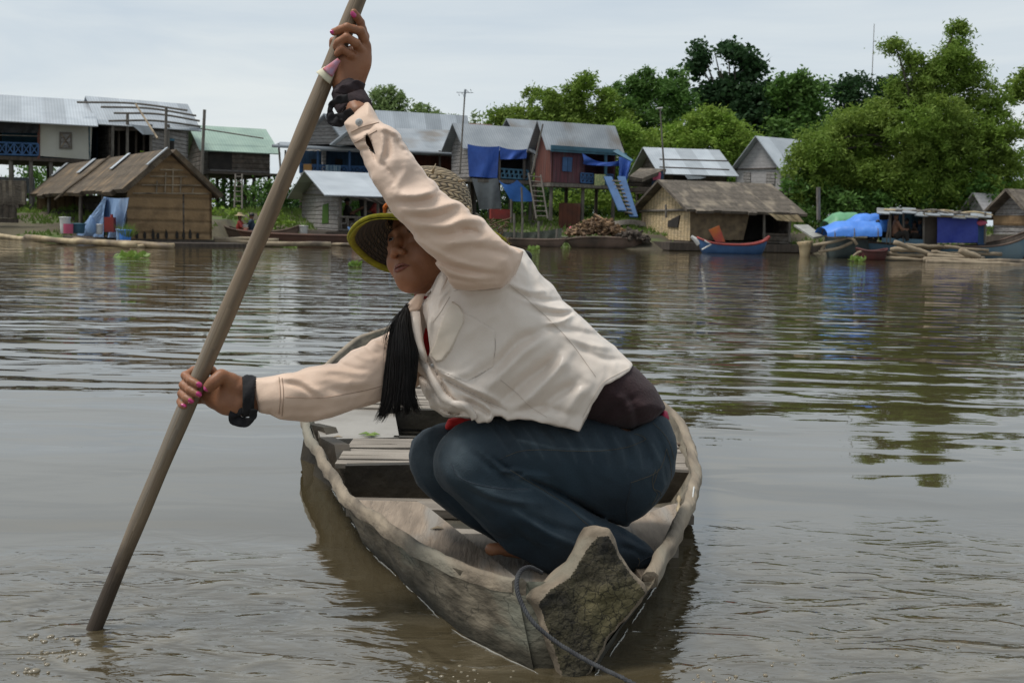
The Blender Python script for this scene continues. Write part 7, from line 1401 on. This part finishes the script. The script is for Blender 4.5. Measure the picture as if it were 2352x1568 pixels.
# ---- wrist bands
def band(name, c, axis, r, wid, m, seed=0, loose=0.):
    axis = nrm(axis); u = nrm(np.cross(axis, [0.2, 1, .1])); w = np.cross(axis, u); G = []
    for i in range(7):
        t = i / 6 - .5; row = []
        for j in range(28):
            a = 2 * math.pi * j / 28; rr_ = r * (1 + .05 * math.sin(a * 5 + seed + t * 6) + .03 * math.sin(a * 11 + t * 9)) + (.003 if abs(t) < .4 else 0); row.append(c + axis * (t * wid * (1 + .2 * math.sin(a + seed))) + (u * math.cos(a) + w * math.sin(a)) * rr_)
        G.append(row)
    g = MB(); g.grid(np.array(G), close=True); o = g.build(name, m, WOMAN, True); sm = o.modifiers.new('s', 'SOLIDIFY'); sm.thickness = .003; return o
band('wrist_band', P(808, 236, PDt - .016), P(872, 350, 2.285) - P(800, 212, PDt), .0345, .062, M_PLUMC, 1)
band('wrist_band', P(572, 910, 2.332), P(650, 912, 2.35) - P(545, 910, 2.33), .041, .030, M_BLACKC, 3)
def ribbon(pts, wid, name, m, th=.003):
    pp = sub([P(x, y, d) for x, y, d in pts], 6); G = []; n = len(pp)
    for i, p in enumerate(pp):
        t = nrm(pp[min(i + 1, n - 1)] - pp[max(i - 1, 0)]); s = nrm(np.cross(t, toc(p))); w = np.interp(i / (n - 1), np.linspace(0, 1, len(wid)), wid); G.append([p + s * w * v + toc(p) * .004 * math.cos(v * 1.5) * math.sin(i * .9) for v in (-1, -.5, 0, .5, 1)])
    g = MB(); g.grid(np.array(G)); o = g.build(name, m, WOMAN, True); sm = o.modifiers.new('s', 'SOLIDIFY'); sm.thickness = th; return o
ribbon([(800, 226, 2.28), (778, 230, 2.285), (762, 240, 2.295), (758, 262, 2.30), (766, 276, 2.30), (790, 270, 2.29), (808, 256, 2.275)], [.009, .008, .005, .006, .013, .011, .008], 'band_knot', M_BLACKC); ribbon([(760, 255, 2.30), (764, 275, 2.295), (782, 282, 2.295), (790, 272, 2.29)], [.004, .012, .008, .003], 'band_knot', M_BLACKC)
ribbon([(768, 210, 2.30), (790, 206, 2.28), (820, 196, 2.285), (838, 200, 2.30)], [.004, .010, .010, .006], 'band_fold', M_PLUMC)
ribbon([(560, 942, 2.31), (540, 948, 2.31), (540, 962, 2.315), (560, 970, 2.315), (578, 962, 2.30), (584, 940, 2.295)], [.008, .010, .013, .010, .006, .008], 'band_knot', M_BLACKC)
ribbon([(952, 678, 2.47), (968, 682, 2.455), (990, 684, 2.46)], [.003, .004, .003], 'neck_cord', mat('dull_red_cord', (.22, .012, .012), rough=.8), .002)
# ---- bank note held between pole and palm
nt = empty('banknote', P(760, 165, PDt - .03), 'folded pink and cream banknote tucked between the raised hand and the pole', 'banknote')
M_NOTE = mat('pink_banknote', (.55, .13, .12), (.42, .30, .42), scale=60, rough=.7); M_NOTEW = mat('cream_note_edge', (.70, .66, .50), (.6, .55, .4), scale=30, rough=.8)
for k, (m, a, b, w0, w1) in enumerate(((M_NOTE, (779, 137), (752, 168), 5, 15), (M_NOTEW, (757, 162), (742, 180), 14, 21))):
    G = []; A_, B_ = P(*a, PDt - .030), P(*b, PDt - .034); t = nrm(B_ - A_); s = nrm(np.cross(t, toc(A_)))
    for i in range(10):
        u = i / 9; w = (w0 + (w1 - w0) * u) / F * 2.3; G.append([A_ + (B_ - A_) * u + s * w * math.sin(v) * 1.0 + toc(A_) * w * (.75 * math.cos(v) - .3) for v in np.linspace(-1.9, 1.9, 15)])
    g = MB(); g.grid(np.array(G)); o = g.build('note_paper' if k == 0 else 'note_edge', m, nt, True); o.modifiers.new('s', 'SOLIDIFY').thickness = .0009
# ---- hair
def strands(roots, name, seed, n, r=.0011, spread=.012, par=None):
    """roots: list of (picture path, depth path) guides; hairs wander between them"""
    rs = np.random.RandomState(seed); V = []; Fc = []; nb = 0; Gd = [sub([P(*p) for p in g_], 5) for g_ in roots]
    for k in range(n):
        u = rs.uniform(0, len(Gd) - 1); i = min(int(u), len(Gd) - 2); t = u - i; m = len(Gd[0]); wt = (np.linspace(0, 1, m)[:, None] ** 3) * .8; tc_ = np.clip(round(u / 1.0), 0, len(Gd) - 1); base = (Gd[i] * (1 - t) + Gd[i + 1] * t) * (1 - wt) + Gd[int(tc_)] * wt; off = rs.normal(0, 1, 3) * spread * .35; end = rs.normal(0, 1, 3) * spread; L = int(m * (.74 + .26 * (math.sin(u * 9.5) * .5 + .5) * rs.uniform(.55, 1)))
        tt = np.linspace(0, 1, m)[:, None]; pts = base + off + end * tt ** 2 * 1.2 + np.stack([np.sin(tt[:, 0] * 6 + k) * .002, tt[:, 0] * 0, np.cos(tt[:, 0] * 5 + k) * .001], 1); pts = pts[:L]
        for j, p in enumerate(pts):
            rr_ = r * (1 - .75 * (j / (len(pts) - 1)) ** 3); a = k * 1.3
            for q in range(3): V.append(p + (RGT * math.cos(a + q * 2.094) - FWD * math.sin(a + q * 2.094)) * rr_)
        for j in range(len(pts) - 1):
            for q in range(3): Fc.append([nb + j * 3 + q, nb + j * 3 + (q + 1) % 3, nb + (j + 1) * 3 + (q + 1) % 3, nb + (j + 1) * 3 + q])
        nb = len(V)
    return link_mesh(name, np.array(V), np.array(Fc), M_HAIR, par or WOMAN, None, True)
TD = 2.37
hb_ = Field(); hb_.add(limb([(932, 714, TD + .02, 6), (925, 760, TD + .012, 16), (922, 820, TD + .012, 26), (917, 880, TD + .012, 22), (916, 915, TD + .012, 10)]), .01); hb_.add(Ell(hp(0, .035, -.020), (.080, .088, .096), np.array([hE, hU, hF])), .01)
hb_.add(limb([(1208, 590, 2.56, 14), (1207, 612, 2.56, 12)]), .01); hb_.post.append(lambda p, d: smax(d, ((p - HC) @ hF - .045) * np.where(np.abs((p - HC) @ hU) < .2, 1, -1), .01)); hb_.post.append(fine(.004, 60, 21, (1, 1, .3)))
sdf_mesh('hair', hb_, *bounds(hb_, .01), .004, M_HAIR, WOMAN)
strands([[(930, 712, TD + .02), (908, 735, TD + .01), (897, 775, TD), (889, 835, TD), (884, 890, TD), (878, 935, TD), (862, 972, TD)], [(931, 710, TD + .02), (914, 740, TD), (908, 790, TD - .01), (903, 850, TD - .01), (900, 900, TD - .01), (890, 940, TD - .01), (868, 974, TD)], [(932, 708, TD + .02), (922, 745, TD - .005), (920, 800, TD - .02), (918, 860, TD - .02), (914, 905, TD - .02), (912, 935, TD - .02), (914, 962, TD - .01)],
         [(933, 708, TD + .02), (930, 750, TD - .005), (934, 805, TD - .02), (934, 860, TD - .02), (932, 900, TD - .02), (934, 935, TD - .02), (930, 958, TD - .01)], [(934, 710, TD + .02), (940, 760, TD), (948, 810, TD - .01), (946, 860, TD - .01), (942, 900, TD - .01), (950, 930, TD - .01), (960, 952, TD)], [(935, 714, TD + .02), (945, 770, TD + .01), (957, 812, TD), (954, 860, TD), (948, 895, TD), (953, 925, TD), (968, 956, TD)]], 'ponytail', 5, 2300, r=.0010, spread=.0035)
strands([[(935, 700, TD + .03), (905, 735, TD), (888, 770, TD), (890, 820, TD)], [(938, 702, TD + .03), (908, 742, TD), (893, 785, TD), (889, 840, TD)]], 'loose_hair', 6, 26, r=.0007, spread=.008)
# ---- straw hat
def hat():
    m = bpy.data.materials.new('woven_straw'); m.use_nodes = True; nt_ = m.node_tree; N = nt_.nodes; L = nt_.links; b = N['Principled BSDF']; b.inputs['Roughness'].default_value = .7
    tc = N.new('ShaderNodeTexCoord'); sx = N.new('ShaderNodeSeparateXYZ'); L.new(tc.outputs['UV'], sx.inputs[0])
    def mt(op, a, c=None):
        n = N.new('ShaderNodeMath'); n.operation = op
        for i, v in enumerate((a, c)):
            if v is None: continue
            if isinstance(v, (int, float)): n.inputs[i].default_value = v
            else: L.new(v, n.inputs[i])
        return n.outputs[0]
    U, V = sx.outputs[0], sx.outputs[1]; row = mt('FLOOR', mt('MULTIPLY', V, 95)); par = mt('PINGPONG', row, 1.0); fr = mt('FRACT', mt('MULTIPLY', V, 95))
    sl = mt('MULTIPLY', mt('SUBTRACT', mt('MULTIPLY', par, 2), 1), .95); uu = mt('FRACT', mt('ADD', mt('MULTIPLY', U, 62), mt('MULTIPLY', fr, sl)))
    h1 = mt('SINE', mt('MULTIPLY', uu, 3.1416)); h2 = mt('SINE', mt('MULTIPLY', fr, 3.1416)); h = mt('MULTIPLY', mt('POWER', h1, .5), mt('POWER', h2, .35))
    cid = N.new('ShaderNodeTexWhiteNoise'); cid.noise_dimensions = '2D'; cb = N.new('ShaderNodeCombineXYZ'); L.new(row, cb.inputs[0]); L.new(mt('FLOOR', mt('ADD', mt('MULTIPLY', U, 62), mt('MULTIPLY', fr, sl))), cb.inputs[1]); L.new(cb.outputs[0], cid.inputs['Vector'])
    cr = N.new('ShaderNodeValToRGB'); cr.color_ramp.elements[0].position = .25; cr.color_ramp.elements[0].color = (.05, .035, .02, 1); cr.color_ramp.elements[1].position = .8; cr.color_ramp.elements[1].color = (.40, .305, .185, 1); L.new(h, cr.inputs[0])
    mx = N.new('ShaderNodeMixRGB'); mx.blend_type = 'MULTIPLY'; mx.inputs[0].default_value = 1; mr = N.new('ShaderNodeMapRange'); mr.inputs['To Min'].default_value = .6; mr.inputs['To Max'].default_value = 1.1; L.new(cid.outputs['Value'], mr.inputs['Value']); L.new(cr.outputs[0], mx.inputs[1]); L.new(mr.outputs[0], mx.inputs[2]); L.new(mx.outputs[0], b.inputs['Base Color'])
    bm = N.new('ShaderNodeBump'); bm.inputs['Distance'].default_value = .004; L.new(h, bm.inputs['Height']); L.new(bm.outputs[0], b.inputs['Normal'])
    A = nrm(cv(.02, .966, -.255)); u = nrm(cv(1, 0, 0) - A * (cv(1, 0, 0) @ A)); w = np.cross(A, u); c = P(983, 561, 2.575); root = empty('straw_hat', c, 'x', 'x'); bpy.data.objects.remove(root)
    hat_o = bpy.data.objects.new('hat', None)
    def rev(prof, n=72, wob=True):
        G = []
        for r, h in prof:
            G.append([c + (u * math.cos(t) + w * math.sin(t)) * r * (1 + .012 * math.sin(3 * t + 1)) + A * (h + (.008 * math.sin(2 * t + .6) + .004 * math.sin(5 * t)) * min(1, max(0, (r - .1) / .08))) for t in np.linspace(0, 2 * math.pi, n + 1)[:-1]])
        return np.array(G)
    prof = [(.186, 0), (.165, .013), (.140, .028), (.118, .040), (.104, .050), (.102, .062), (.101, .085), (.099, .105), (.094, .128), (.085, .148), (.070, .165), (.050, .177), (.028, .184), (.004, .187)]
    P3 = sub([(r, h, 0) for r, h in prof], 3)[:, :2]; g = MB(); G = rev(P3); g.grid(G, close=True); o = g.build('hat', m, WOMAN, True); s = o.modifiers.new('s', 'SOLIDIFY'); s.thickness = .004; s.offset = -1
    o.data.materials.append(m)
    g = MB(); e = G[0]; pts = list(e) + [e[0], e[1]]; g.tube(pts, .0048, 8, cap=False); g.build('brim_binding', mat('mustard_felt_binding', (.29, .27, .012), (.2, .18, .01), scale=60, rough=.95, bump=.002, bscale=200), o, True)
    und = rev([(r - .001, h - .0058) for r, h in P3[:13]]); g = MB(); g.grid(und, close=True); m2 = m.copy(); m2.name = 'dark_brim_underside'; [setattr(e_, 'color', cc) for nd in m2.node_tree.nodes if nd.type == 'VALTORGB' for e_, cc in zip(nd.color_ramp.elements, ((.006, .0045, .003, 1), (.062, .040, .022, 1)))]; g.build('brim_underside', m2, o, True)  # darker copy of the straw material on the brim's underside
    inn = rev([(.1865, -.0075), (.173, .0010)]); g = MB(); g.grid(inn, close=True); q = g.build('brim_binding', MATS['mustard_felt_binding'], o, True); q.modifiers.new('s', 'SOLIDIFY').thickness = .002
    i0 = 3 * 5; ring = [c + (u * math.cos(t) + w * math.sin(t)) * (.1045 + .0012 * math.sin(17 * t)) + A * (.064 - .016 * math.cos(t) + .002 * math.sin(11 * t)) for t in np.linspace(0, 2 * math.pi, 121)]; g = MB(); g.tube(ring, .0052, 8, cap=False); g.build('orange_band', mat('orange_wool', (.62, .16, .02), (.5, .12, .015), scale=120, rough=1, bump=.003, bscale=220), o, True)
    g = MB(); rs = random.Random(2)
    for (x, y, dx, dy, r) in ((993, 394, 8, -22, .0035), (983, 398, -10, -6, .003), (976, 404, -14, -4, .003), (1003, 398, 14, -4, .0022), (1052, 412, 22, -2, .003), (1075, 470, 8, 14, .0022), (1012, 400, 6, 5, .0025)):
        a = P(x, y + 4, 2.50); g.tube([a, a + (RGT * dx * .5 - UPV * dy * .5) / 1000 * 1.0 + toc(a) * .003, a + (RGT * dx - UPV * dy) / 1000], [r, r * .8, r * .2], 6)
    g.build('loose_straw', M_BAMB, o, True)
    # dried seed sprig on the back of the hat
    g = MB(); 
    for k in range(46):
        x, y = 1120 + rs.uniform(0, 48), 512 + rs.uniform(-8, 52); a = P(x, y, 2.52 + rs.uniform(-.02, .02)); d = nrm(np.array([rs.uniform(-1, 1), rs.uniform(-1, 1), rs.uniform(-1, 1)])); g.tube([a, a + d * .008, a + d * .014], [.0012, .0022, .0006], 5)
    g.tube(sub([P(1110, 528, 2.52), P(1140, 512, 2.52), P(1176, 500, 2.52)], 4), .0016, 5); g.tube(sub([P(1110, 530, 2.52), P(1140, 545, 2.52), P(1160, 566, 2.52)], 4), .0016, 5)
    g.build('dried_sprig', mat('dried_sprig', (.13, .085, .045), (.07, .05, .03), rough=.9), o, True)
hat()
